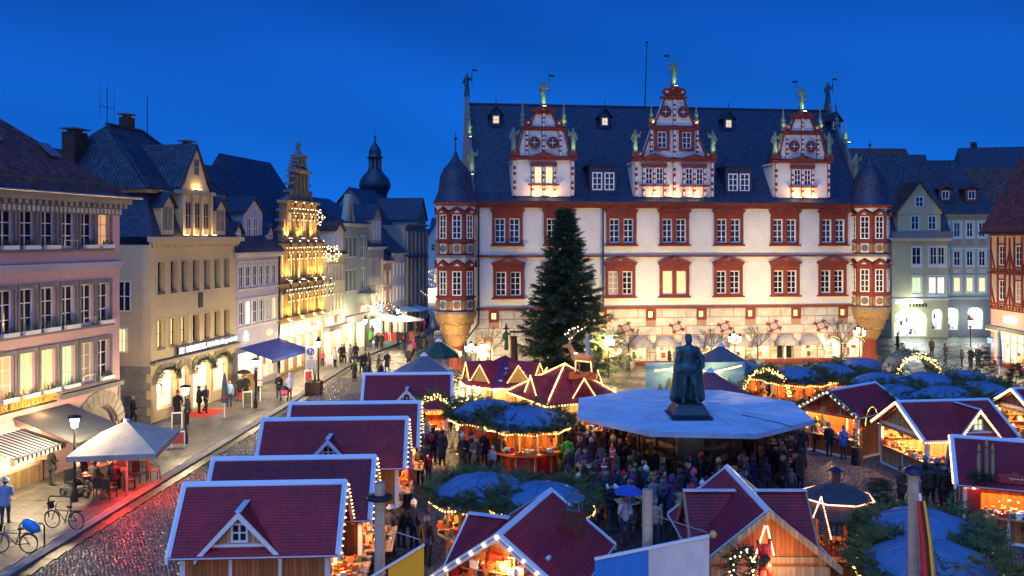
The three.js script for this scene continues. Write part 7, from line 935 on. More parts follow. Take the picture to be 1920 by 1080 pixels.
function bareTree(label, x, z, h, spread = 1) { const g = thing('bare_tree', label, 'tree', [x, 0, z], 0, 'bare winter trees by the town hall'), b = new B(); mesh('trunk', new B().tube([[0, 0, 0], [0.04, h * 0.25, 0], [0, h * 0.45, 0.03]], 0.09, 7, 0.06), M.bark, g); const grow = (p, d, l, r, n) => { const e = p.clone().addScaledVector(d, l); b.tube([p, e], r, 4, r * 0.65); if (n) for (let i = 0; i < 3; i++) { const q = d.clone().add(V(rr(-0.8, 0.8) * spread, rr(-0.05, 0.5), rr(-0.8, 0.8) * spread)).normalize(); grow(e, q, l * rr(0.6, 0.82), r * 0.62, n - 1); } }; for (let i = 0; i < 5; i++) grow(V(0, h * rr(0.38, 0.46), 0), V(Math.cos(i * 1.26) * 0.8, rr(0.7, 1.2), Math.sin(i * 1.26) * 0.8).normalize(), h * 0.17, 0.04, 3); mesh('branches', b, M.bark, g).userData.kind = 'stuff'; return g; }
[[1178, 690, 4.4, 'bare young tree right of the christmas tree'], [1333, 692, 4.2, 'bare young tree just right of the statue'], [1420, 690, 4.6, 'bare young tree between the awnings'], [1577, 686, 5.2, 'bare young tree before the garlanded arches'], [919, 705, 4.8, 'bare tree left of the christmas tree by the oriel']].forEach(([px, py, h, l]) => { const [x, z] = gnd(px, py); bareTree(l, x, z, h); const p = thing('tree_planter', l.replace(/bare( young)? tree/, 'round planter of the bare tree'), 'planter', [x, 0, z]); mesh('tub', new B().lathe([[0.55, 0.0], [0.65, 0.7], [0.58, 0.72], [0.5, 0.6]], 10), M.slateGrey, p); });
// ---------------------------------------------------------------- lamps
function twinLamp(label, x, z, h = 4.3, power = 1) { const g = thing('street_lamp', label, 'street lamp', [x, 0, z], 0, 'twin lanterns before the town hall'); mesh('pole', new B().tube([[0, 0, 0], [0, h - 0.5, 0]], 0.06, 8, 0.045), M.iron, g); mesh('arm', new B().bar([-0.42, h - 0.45, 0], [0.42, h - 0.45, 0], 0.05), M.iron, g); for (const s of [-0.36, 0, 0.36]) { const k = s === 0 ? 0.15 : 0; const l = mesh('lamp_glass', new B().lathe([[0.09, h - 0.36 + k], [0.14, h + 0.05 + k]], 6, s, k ? -0.3 : 0), M.lampGlass, g); mesh('lamp_cap', new B().lathe([[0.2, h + 0.05 + k], [0.06, h + 0.25 + k], [0.02, h + 0.34 + k]], 6, s, k ? -0.3 : 0), M.iron, g); } lamp(g, 0, h - 0.15, 0.0, lin(1, 0.70, 0.28), 560 * power, 8); }
[[883, 655, 72, 'twin lantern left of the red cone roof', 0.5], [1141, 643, 72, 'twin lantern at the right edge of the christmas tree', 1.2], [1378, 637, 68, 'twin lantern right of the statue by the awnings', 1.2], [1612, 625, 72, 'twin lantern before the garlanded arches near the right oriel', 1.1]].forEach(([px, py, d, l, p]) => { const [x, y, z] = at(px, py, d); twinLamp(l, x, z, y + 0.2, p); });
function streetLamp(label, px, py, h, { cool = true, power = 1, style = 'box' } = {}) { const [x, z] = gnd(px, py), g = thing('street_lamp', label, 'street lamp', [x, 0.05, z], 0, 'street lamps along the pavement'); mesh('pole', new B().tube([[0, 0, 0], [0, h - 0.45, 0]], 0.07, 8, 0.05), M.iron, g); mesh('foot', new B().lathe([[0.14, 0], [0.14, 0.5], [0.08, 0.7]], 8), M.iron, g);
  if (style === 'box') { mesh('lamp_glass', new B().lathe([[0.13, h - 0.45], [0.2, h - 0.05]], 8), M[cool ? 'lampCool' : 'lampGlass'], g); mesh('lamp_cap', new B().lathe([[0.3, h - 0.05], [0.28, h + 0.03], [0.001, h + 0.1]], 8), M.iron, g); } else { mesh('lamp_glass', new B().lathe([[0.1, h - 0.5], [0.2, h - 0.08]], 6), M[cool ? 'lampCool' : 'lampGlass'], g); mesh('lamp_cap', new B().lathe([[0.25, h - 0.08], [0.1, h + 0.15], [0.04, h + 0.3]], 6), M.iron, g); }
  lamp(g, 0, h - 0.25, 0, cool ? lin(1, 0.76, 0.42) : WARMW, 72 * power, 8); return g; }
streetLamp('bright street lamp in front of the cafe parasol', 140, 945, 3.7, { power: 2 }); streetLamp('street lamp in front of the bookshop doorway', 348, 835, 3.2, { power: 1.1 }); streetLamp('street lamp under the blue shop awning', 479, 768, 3.3, { power: 1.0 }); streetLamp('old lantern lamp beside the planter in the street', 597, 728, 3.6, { style: 'old', power: 1.3 }); streetLamp('old lantern lamp beyond the crowd in the street', 685, 668, 3.6, { style: 'old', power: 1.6 }); streetLamp('old lantern lamp by the street cafe parasols', 746, 646, 3.8, { style: 'old', power: 2 }); streetLamp('street lamp on the far right before the mint house', 1820, 690, 4.2, { cool: false, power: 0.9 }); streetLamp('lantern at the corner of the timber framed house', 1861, 664, 5.2, { style: 'old', power: 0.7 });
// lamps on the near side of the square, below the frame; they light the gables and flags that face the viewer
[[-13, -9, 'left'], [1.5, -8, 'middle'], [13.5, -9, 'right']].forEach(([x, z, w]) => { const g = thing('street_lamp', w + ' street lamp on the near side of the square below the view', 'street lamp', [x, 0, z], 0, 'near street lamps'); mesh('pole', new B().tube([[0, 0, 0], [0, 5, 0]], 0.07, 8, 0.05), M.iron, g); mesh('lamp_glass', new B().lathe([[0.12, 5], [0.2, 5.4]], 8), M.lampGlass, g); mesh('lamp_cap', new B().lathe([[0.28, 5.4], [0.02, 5.6]], 8), M.iron, g); lamp(g, 0, 5.2, 0, lin(1, 0.72, 0.42), 80, 8); });
// wall lanterns beside the garlanded arches
for (const px of [1540, 1627]) { const x = su(px), p = V(x, 2.1, 0.4).applyAxisAngle(UPV, ST).add(V(SA[0], 0, SA[1])); const g = thing('wall_lantern', px < 1600 ? 'glowing wall lantern left of the garlanded arches' : 'glowing wall lantern by the right oriel column', 'lamp', [p.x, p.y, p.z], ST); mesh('bracket', new B().bar([0, 0.1, -0.38], [0, 0.1, 0], 0.04), M.iron, g); mesh('lamp_glass', new B().lathe([[0.1, -0.25], [0.16, 0.05], [0.04, 0.15]], 6), M.lampGlass, g); lamp(g, 0, -0.08, 0, WARMW, 6, 5); }
// ---------------------------------------------------------------- decorations in the square
{ // reindeer with a child figure riding on a red box
  const g = thing('reindeer_display', 'lit reindeer figure with a small rider on the red stall roof', 'decoration', [3.9, 3.75, -48.0], -0.3);
  boxMesh('red_box', g, 'orangeCloth', -0.75, 0, -0.3, 0.75, 0.35, 0.3); const c = [[[-0.45, 1.15, 0], [0.5, 1.2, 0], 0.24, 0.22], [[-0.5, 1.25, 0], [-0.8, 1.75, 0], 0.17, 0.12], [[-0.8, 1.78, 0], [-1.1, 1.72, 0], 0.13, 0.08], [[0.58, 1.25, 0], [0.7, 1.3, 0], 0.08, 0.05]]; for (const [x, z, b] of [[-0.4, 0.14, 0], [-0.36, -0.14, 0.08], [0.42, 0.14, 0], [0.48, -0.14, -0.08]]) c.push([[x, 1.05, z], [x + b + (x > 0 ? 0.1 : 0.02), 0.72, z], 0.1, 0.055], [[x + b + (x > 0 ? 0.1 : 0.02), 0.72, z], [x + b, 0.36, z], 0.05, 0.04]); mesh('reindeer', capsuleMesh(c, 48, 1.3, 1.1, 0.95, 0.5, 0.06), M.deer, g);
  for (const s of [-1, 1]) { const a = new B().tube([[-0.8, 1.85, s * 0.06], [-0.72, 2.15, s * 0.28], [-0.45, 2.45, s * 0.42], [-0.4, 2.75, s * 0.4]], 0.03, 5, 0.015); for (const [p, q] of [[[-0.72, 2.15, s * 0.28], [-0.95, 2.4, s * 0.3]], [[-0.58, 2.32, s * 0.36], [-0.7, 2.65, s * 0.4]], [[-0.45, 2.45, s * 0.42], [-0.2, 2.62, s * 0.46]]]) a.tube([p, q], 0.022, 5, 0.012); const o = mesh('antler', a, M.lightWood, g); const bb = new B(); for (const q of [[-0.95, 2.42, s * 0.3], [-0.7, 2.67, s * 0.4], [-0.4, 2.78, s * 0.4], [-0.2, 2.64, s * 0.46], [-0.72, 2.18, s * 0.28]]) bb.ball(...q, 0.04, 6, 4); stuffPart(mesh('bulbs', bb, M.bulbWhite, o)); }
  const rd = figure(g, 0.25, 1.3, 0.05, 1.15, { m: 'riderCloth', name: 'rider' }); rd.rotation.y = 0.2; mesh('rider_face', new B().ball(0.25, 2.38, 0.09, 0.11, 8, 6), M.skinPale, g);
  bulbString(g, [[-0.4, 0.4, 0.2], [-0.4, 1.0, 0.22], [0.45, 0.95, 0.22], [0.5, 0.4, 0.2]], 0.1, { r: 0.035 }); greens(g, Array.from({ length: 60 }, () => [rr(-0.9, 0.9), rr(0.25, 0.45), rr(-0.3, 0.4)]), { size: 0.3 }); lamp(g, -0.2, 1.5, 1.0, WARM, 2.5, 6); const lf = boxMesh('floodlight', g, 'iron', -0.3, 0.36, 0.62, 0.0, 0.42, 0.8); mesh('floodlight_lens', new B().box(-0.28, 1.48, 0.98, -0.12, 1.52, 1.02), M.lampGlass, g);
}
{ const [x, z] = gnd(962, 715), g = thing('carved_post', 'carved wooden post with a green cloaked puppet on top', 'decoration', [x, 0, z]); mesh('post', new B().tube([[0, 0, 0], [0.06, 1.5, 0], [0, 3.6, 0]], 0.42, 9, 0.3), M.darkWood, g); boxMesh('little_roof', g, 'darkWood', -0.2, 3.9, -0.4, 1.1, 4.0, 0.4); const p = figure(g, -0.55, 2.6, 0.3, 1.6, { m: 'greenCloth', name: 'puppet' }); mesh('puppet_hat', new B().lathe([[0.3, 4.2], [0.12, 4.3], [0.02, 4.7]], 8, -0.55, 0.3), M.black, g); }
{ // painted winter backdrop with little trees and lights
  const g = thing('winter_backdrop', 'pale turquoise painted backdrop behind the statue', 'backdrop', at(1210, 720, 57).map((v, i) => (i === 1 ? 0 : v)), 0.04); const W = 6.5; for (const [a, c] of [[0, 3.1], [3.2, W]]) { const t = texture(256, 3.2, (u, v) => { const f = fbm(u, v * 3, 4, 7, 4); return [0.35 + 0.3 * f, 0.62 + 0.2 * f, 0.66 + 0.2 * f]; }, true); mat('backdropPaint', [0.8, 0.85, 0.85], 0.7); M.backdropPaint.map = t; boxMesh('panel', g, 'backdropPaint', a, 1.3, -0.05, c, 3.35, 0); } boxMesh('frame', g, 'darkWood', -0.1, 0, -0.12, W + 0.1, 1.3, -0.06); for (const x of [0.9, 1.5, 2.7, 5.4, 6.0]) { const q = new B(); const hh = rr(0.6, 1.1); for (let k = 0; k < 3; k++) q.lathe([[0.32 - k * 0.08, 1.4 + k * hh * 0.28], [0.02, 1.4 + k * hh * 0.28 + hh * 0.42]], 7, x, 0.3); mesh('cutout_fir', q, M.needleLight, g); } bulbString(g, [[0.5, 2.9, 0.5], [2.4, 3.1, 0.6], [4.2, 2.8, 0.7], [6.2, 3.2, 0.5]], 0.12, { r: 0.06 }); for (const x of [1.6, 4.6]) { mesh('lamp_bulb', new B().ball(x, 2.9, 1.0, 0.09, 8, 5), M.lampGlass, g); lamp(g, x, 2.9, 1.0, WARM, 9, 4); }
}
{ const mk = (label, px, d, R, he, hr, m) => { const [x, , z] = at(px, 720, d), g = thing('pavilion_tent', label, 'tent', [x, 0, z], 0.3); for (let k = 0; k < 8; k++) { const P = (r, y, q) => [r * Math.cos(q * PI / 4), y, r * Math.sin(q * PI / 4)]; mesh('roof_panel', new B().tri(P(R, he, k + 1), P(R, he, k), [0, hr, 0]).quad(P(R, he - 0.25, k + 1), P(R, he - 0.25, k), P(R, he, k), P(R, he, k + 1)), M[m], g); mesh('post', new B().bar(P(R * 0.95, 0, k), P(R * 0.95, he, k), 0.07), M.lightWood, g); } mesh('cap', new B().lathe([[0.3, hr - 0.1], [0.12, hr + 0.08], [0.01, hr + 0.16]], 8), M.trimMetal, g); return g; };
  mk('pale red pyramid tent right behind the statue', 1332, 51, 2.3, 2.5, 3.75, 'tentRed'); mk('grey tent roof before the awnings right of the statue', 1352, 62, 2.6, 2.4, 3.9, 'tentGrey'); mk('dark green street tent at the left oriel', 822, 70, 1.9, 2.3, 3.3, 'tentGreen'); mk('blue grey street tent behind the farthest maroon hut', 795, 63, 2.2, 2.0, 3.1, 'tentBlue');
  const [x, , z] = at(795, 700, 62), gl = thing('fairy_light_net', 'net of fairy lights and fir on the tent by the left oriel', 'lights', [x, 1.8, z + 2.4]); const b = new B(), s = []; for (let i = 0; i < 90; i++) { b.octa(rr(-2.6, 2.8), rr(-0.5, 0.35), rr(-0.3, 0.3), 0.035); s.push([rr(-2.6, 2.8), rr(-0.5, 0.3), rr(-0.3, 0.3)]); } const cb = mesh('cable', new B().tube([[-2.6, 0, 0], [2.8, 0, 0]], 0.015, 4), M.black, gl); stuffPart(mesh('bulbs', b, M.bulb, gl)); greens(gl, s, { size: 0.5 });
}
function lightArch(label, px, py, d, W, h, tunnel = 0) { const [x, , z] = at(px, py, d), g = thing('light_arch', label, 'light arch', [x, 0, z], 0), pts = Array.from({ length: 25 }, (_, i) => { const t = PI * i / 24; return [W / 2 * Math.cos(t), h * 0.45 + h * 0.55 * Math.sin(t), 0]; }); pts.unshift([W / 2, 0, 0]); pts.push([-W / 2, 0, 0]); mesh('hoop', new B().tube(pts, 0.05, 5), M.iron, g); const sp = [], bb = new B(); pts.forEach((p, i) => { for (let k = 0; k < 9; k++) sp.push([p[0] + rr(-0.15, 0.15), p[1] + rr(-0.15, 0.15), rr(-0.15 - tunnel, 0.15)]); for (let k = 0; k < 6; k++) bb.octa(p[0] * rr(0.9, 1.04), p[1] * rr(0.93, 1.03), rr(-0.1, 0.25), 0.045); }); greens(g, sp, { name: 'fir_garland', size: 0.42, m: 'needleLight' }); stuffPart(mesh('bulbs', bb, M.bulb, g)); if (tunnel) { const q = new B(); for (let i = 1; i + 2 < pts.length; i++) q.quad([pts[i][0], pts[i][1], -0.2], [pts[i + 1][0], pts[i + 1][1], -0.2], [pts[i + 1][0], pts[i + 1][1], -tunnel], [pts[i][0], pts[i][1], -tunnel]); mesh('tunnel_cover', q, M.tentBlue, g); } return g; }
lightArch('arch of fir and lights before the town hall awnings', 1436, 700, 56, 3.0, 3.1); lightArch('glowing garlanded tunnel arch before the fashion shop', 1722, 690, 57, 3.3, 3.9, 2.2); lightArch('dark fir archway with lights over the hut lane', 815, 745, 46.5, 2.6, 3.1);
{ // low fir hedges with lights round the canopy's far side
  [[13.6, -50.2, 3.4, 'fir hedge with lights behind the canopy on the right'], [6.3, -51.5, 3.0, 'fir hedge with lights behind the canopy on the left']].forEach(([x, z, L, l]) => { const g = thing('fir_hedge', l, 'hedge', [x, 0, z]); boxMesh('trough', g, 'darkWood', -L / 2, 0, -0.2, L / 2, 0.6, 0.2); greens(g, Array.from({ length: 260 }, () => [rr(-L / 2, L / 2), rr(0.6, 1.5), rr(-0.25, 0.25)]), { name: 'branches', size: 0.45 }); const b = new B(); for (let i = 0; i < 60; i++) b.octa(rr(-L / 2, L / 2), rr(0.8, 1.6), rr(0.1, 0.4), 0.04); stuffPart(mesh('bulbs', b, M.bulbWhite, g)); });
  [[1290, 0]].length; const cl = (label, px, py, h) => { const [x, z] = gnd(px, py), g = thing('small_fir', label, 'tree', [x, 0, z]); mesh('trunk', new B().tube([[0, 0, 0], [0, h, 0]], 0.05, 6, 0.01), M.bark, g); const s = []; for (let i = 0; i < 170; i++) { const f = rnd(), t = rr(0, 6.28), r = (1 - f) * h * 0.3 * Math.sqrt(rnd()); s.push([r * Math.cos(t), 0.2 + f * (h - 0.2), r * Math.sin(t), [Math.cos(t), rr(-0.3, 0.3), Math.sin(t)]]); } greens(g, s, { name: 'crown', size: 0.5 }); return g; };
   cl('small fir right of the three plain domes', 1845, 735, 3.0); cl('slim fir at the far right below the closed parasol', 1905, 742, 2.4); const bush = cl('lit fir bush between the round stalls on the right', 1698, 800, 2.2); const b = new B(); for (let i = 0; i < 50; i++) { const f = rnd(), t = rr(0, 6.28), r = (1 - f) * 0.75; b.octa(r * Math.cos(t), 0.3 + f * 1.9, r * Math.sin(t), 0.04); } stuffPart(mesh('bulbs', b, M.bulb, bush)); cl('fir in front of the wooden bar hut', 1650, 1010, 2.3);
}
{ // octagonal bar hut with the dark shingle roof and red tube light
  const [x, , z] = at(1568, 925, 29.3), g = thing('bar_pavilion', 'octagonal bar pavilion with dark shingle roof and red tube light', 'pavilion', [x, 0, z], 0.2), P = (r, y, k) => [r * Math.cos(k * PI / 4), y, r * Math.sin(k * PI / 4)];
  for (let k = 0; k < 8; k++) { mesh('upper_roof', new B().quad(P(1.15, 2.85, k + 1), P(1.15, 2.85, k), P(0.16, 3.3, k), P(0.16, 3.3, k + 1)), M.shingleGreen, g); mesh('skirt_roof', new B().quad(P(1.6, 2.42, k + 1), P(1.6, 2.42, k), P(1.1, 2.8, k), P(1.1, 2.8, k + 1)), M.darkWood, g); mesh('post', new B().bar(P(1.25, 0, k), P(1.25, 2.6, k), 0.1), M.pine, g); mesh('counter', new B().quad(P(1.4, 1.08, k + 1), P(1.4, 1.08, k), P(0.9, 1.08, k), P(0.9, 1.08, k + 1)), M.pine, g); mesh('bar_front', new B().quad(P(1.1, 0, k + 1), P(1.1, 0, k), P(1.1, 1.05, k), P(1.1, 1.05, k + 1)), M.pine, g); }
  mesh('tube_light', new B().tube(Array.from({ length: 9 }, (_, k) => P(1.2, 2.83, k)), 0.022, 5), M.tubeRed, g); mesh('flue', new B().lathe([[0.13, 3.25], [0.13, 3.62]], 8), M.darkWood, g); mesh('flue_cap', new B().lathe([[0.3, 3.68], [0.02, 3.8]], 6), M.navy, g); mesh('lamp_bulb', new B().ball(0, 2.3, 0, 0.09, 8, 5), M.lampGlass, g); lamp(g, 0, 2.3, 0, lin(1, 0.42, 0.15), 6, 5); goodsOn(g, -0.7, 0.7, 1.1, -0.7, 0.7, 30);
}
// climbing figure in a red suit on the hut gable
{ const g = thing('climbing_doll', 'doll in red suit climbing the light ladder on the gable', 'decoration', [6.35, 2.75, -22.12], 0); const c = [[[0, 0.45, 0], [0, 0.75, 0], 0.13, 0.12], [[0, 0.86, 0], [0, 0.9, 0], 0.09, 0.085], [[-0.1, 0.72, 0], [-0.16, 0.98, 0.02], 0.055, 0.045], [[0.1, 0.72, 0], [0.12, 1.02, 0.02], 0.055, 0.045], [[-0.06, 0.42, 0], [-0.12, 0.2, 0.05], 0.075, 0.06], [[-0.12, 0.2, 0.05], [-0.06, 0.02, 0], 0.06, 0.05], [[0.06, 0.42, 0], [0.12, 0.24, 0.04], 0.075, 0.06], [[0.12, 0.24, 0.04], [0.1, 0.05, 0], 0.06, 0.05]]; mesh('suit', capsuleMesh(c, 40, 0.32, 0.52, 0.62, 0.24, 0.03), M.ribbon, g); mesh('glove', new B().ball(-0.17, 1.03, 0.02, 0.05, 6, 4), M.needleLight, g); mesh('glove', new B().ball(0.12, 1.07, 0.02, 0.05, 6, 4), M.needleLight, g); mesh('belt', new B().lathe([[0.142, 0.44], [0.142, 0.5]], 10), M.black, g); mesh('backpack', new B().add(new THREE.SphereGeometry(0.12, 8, 6), new THREE.Matrix4().makeTranslation(0, 0.62, 0.14)), M.black, g); mesh('boot', new B().ball(-0.05, -0.02, 0, 0.06, 6, 4), M.black, g); mesh('boot', new B().ball(0.1, 0.02, 0, 0.06, 6, 4), M.black, g);
  const [wx, wy, wz] = at(1393, 1060, 21.6), w = thing('lit_wreath', 'fir wreath with white lights left of the climbing doll', 'wreath', [wx, wy, wz]); const s = [], b = new B(); for (let i = 0; i < 160; i++) { const t = rr(0, 6.28), r = 0.28 + rr(-0.08, 0.1); s.push([r * Math.cos(t), r * 1.3 * Math.sin(t), rr(-0.08, 0.08)]); if (i % 6 === 0) b.octa(r * Math.cos(t), r * 1.3 * Math.sin(t), 0.14, 0.025); } mesh('ring', new B().add(new THREE.TorusGeometry(0.28, 0.05, 6, 18), new THREE.Matrix4().makeScale(1, 1.3, 1)), M.bark, w); greens(w, s, { size: 0.26 }); stuffPart(mesh('bulbs', b, M.bulbWhite, w)); }
// ---------------------------------------------------------------- light arches over the street
{ const sw = (label, px, py, d, W, k) => { const [x, y, z] = at(px, py, d), g = thing('street_light_garland', label, 'light garland', [x, y, z], 0.1); for (const [a, h] of [[-1, 1], [-0.72, 0.72], [-0.45, 0.45], [1, 1], [0.72, 0.72], [0.45, 0.45]]) { const pts = Array.from({ length: 12 }, (_, i) => { const t = i / 11; return [a * W * (0.12 + 0.88 * t), 0.75 * Math.abs(h) * Math.sin(PI * Math.min(1, t * 1.15)) - 0.5 * t, 0]; }); bulbString(g, pts, 0.34, { r: 0.075, m: 'bulbWhite', wire: 0.05, name: 'garland_arm' }); } const bb = new B(), f = new B(); for (let i = 0; i < 26; i++) { const t = i / 26 * 2 * PI; bb.ball(0.55 * Math.cos(t), -0.2 + 0.5 * Math.sin(t), 0, 0.07, 6, 4); } f.add(new THREE.TorusGeometry(0.55, 0.03, 4, 20), new THREE.Matrix4().makeTranslation(0, -0.2, 0)); mesh('crown_frame', f, M.iron, g); stuffPart(mesh('bulbs', bb, M.bulbWhite, g)); mesh('cable', new B().tube([[-W - 4, 0.9, 0], [0, 0.35, 0], [W + 4, 0.9, 0]], 0.015, 4), M.black, g); };
  sw('nearest light garland with crown over the street', 688, 578, 92, 4.0, 1); sw('second light garland over the street', 742, 548, 112, 4.4, 1); sw('third light garland over the far street', 775, 530, 130, 4.4, 1); sw('farthest light garland at the end of the street', 792, 512, 148, 4.5, 1); }
// ---------------------------------------------------------------- flags on poles
{ const pole = (label, px, top, d, ringY) => { const [x, y, z] = at(px, top, d), g = thing('flagpole', label, 'flagpole', [x, 0, z]); mesh('shaft', new B().tube([[0, 0, 0], [0, y, 0]], 0.14, 12, 0.125), M.poleGrey, g); if (px > 1500) mesh('cap', new B().lathe([[0.22, y], [0.24, y + 0.08], [0.16, y + 0.16], [0.02, y + 0.2]], 12), M.navy, g); if (ringY) { const h = at(px, ringY, d)[1]; mesh('ring', new B().lathe([[0.13, h - 0.03], [0.32, h], [0.3, h + 0.08], [0.13, h + 0.1]], 14), M.black, g); } return [g, x, z]; };
  const flagCloth = (pts, m) => { const b = new B(), N = 10, L = (a, c, t) => a.map((v, i) => v + (c[i] - v) * t); for (let i = 0; i < N; i++) for (let j = 0; j < 4; j++) { const P = (u, v) => { const q = L(L(pts[0], pts[1], u), L(pts[3], pts[2], u), v); q[2] += 0.05 * Math.sin(u * 17 + v * 2) * v; return q; }; b.quad(P(i / N, (j + 1) / 4), P((i + 1) / N, (j + 1) / 4), P((i + 1) / N, j / 4), P(i / N, j / 4)); } return b; };
  { const [g, x, z] = pole('grey flagpole with black ring beside the left huts', 712, 905, 21, 935); const A = at(690, 1085, 20.6), C = at(802, 1017, 20.4); const l = (p) => [p[0] - x, p[1], p[2] - z]; mesh('crossbar', new B().bar(l(A), l(C), 0.05), M.trimMetal, g); mesh('bar_knob', new B().ball(...l(C), 0.09, 8, 6), M.navy, g); mesh('stay', new B().tube([l(at(735, 995, 20.6)), l(at(788, 1012, 20.4))], 0.015, 4), M.steel, g); const D = at(728, 1062, 20.55), E = at(795, 1022, 20.42); mesh('yellow_flag', flagCloth([l(D), l(E), [E[0] - x, E[1] - 1.9, E[2] - z], [D[0] - x, D[1] - 1.4, D[2] - z]], M.flagYellow), M.flagYellow, g); }
  { const [g, x, z] = pole('grey flagpole holding the white and blue flag', 1214, 918, 21); const l = (p) => [p[0] - x, p[1], p[2] - z], A = at(1115, 1048, 20.6), C = at(1330, 1004, 20.2); mesh('crossbar', new B().bar(l(A), l(C), 0.06), M.trimMetal, g); mesh('bar_knob', new B().ball(...l(at(1337, 1002, 20.2)), 0.09, 8, 6), M.gildStar, g); mesh('stay', new B().tube([l(at(1222, 965, 20.8)), l(at(1325, 998, 20.2))], 0.012, 4), M.steel, g); const m = at(1216, 1028, 20.4), dn = (p, k) => [p[0] - x, p[1] - k, p[2] - z]; mesh('blue_flag', flagCloth([l(A), l(m), dn(m, 1.6), dn(A, 1.3)]), M.flagBlue, g); mesh('white_flag', flagCloth([l(m), l(C), dn(C, 1.9), dn(m, 1.7)]), M.flagWhite, g); }
  { const [g, x, z] = pole('grey flagpole with blue cap before the right stalls', 1713, 888, 21); const l = (p) => [p[0] - x, p[1], p[2] - z]; mesh('crossbar', new B().bar(l(at(1724, 925, 20.7)), l(at(1742, 1100, 20.4)), 0.05), M.trimMetal, g); for (const [a, c, m] of [[1722, 1731, 'flagRed'], [1728, 1739, 'black'], [1732, 1744, 'flagYellow']]) mesh('furled_flag', new B().tube([l(at(a, 940, 20.6)), l(at((a + c) / 2 + 3, 1010, 20.5)), l(at(c + 4, 1095, 20.4))], 0.04, 6, 0.09), M[m], g); }
}
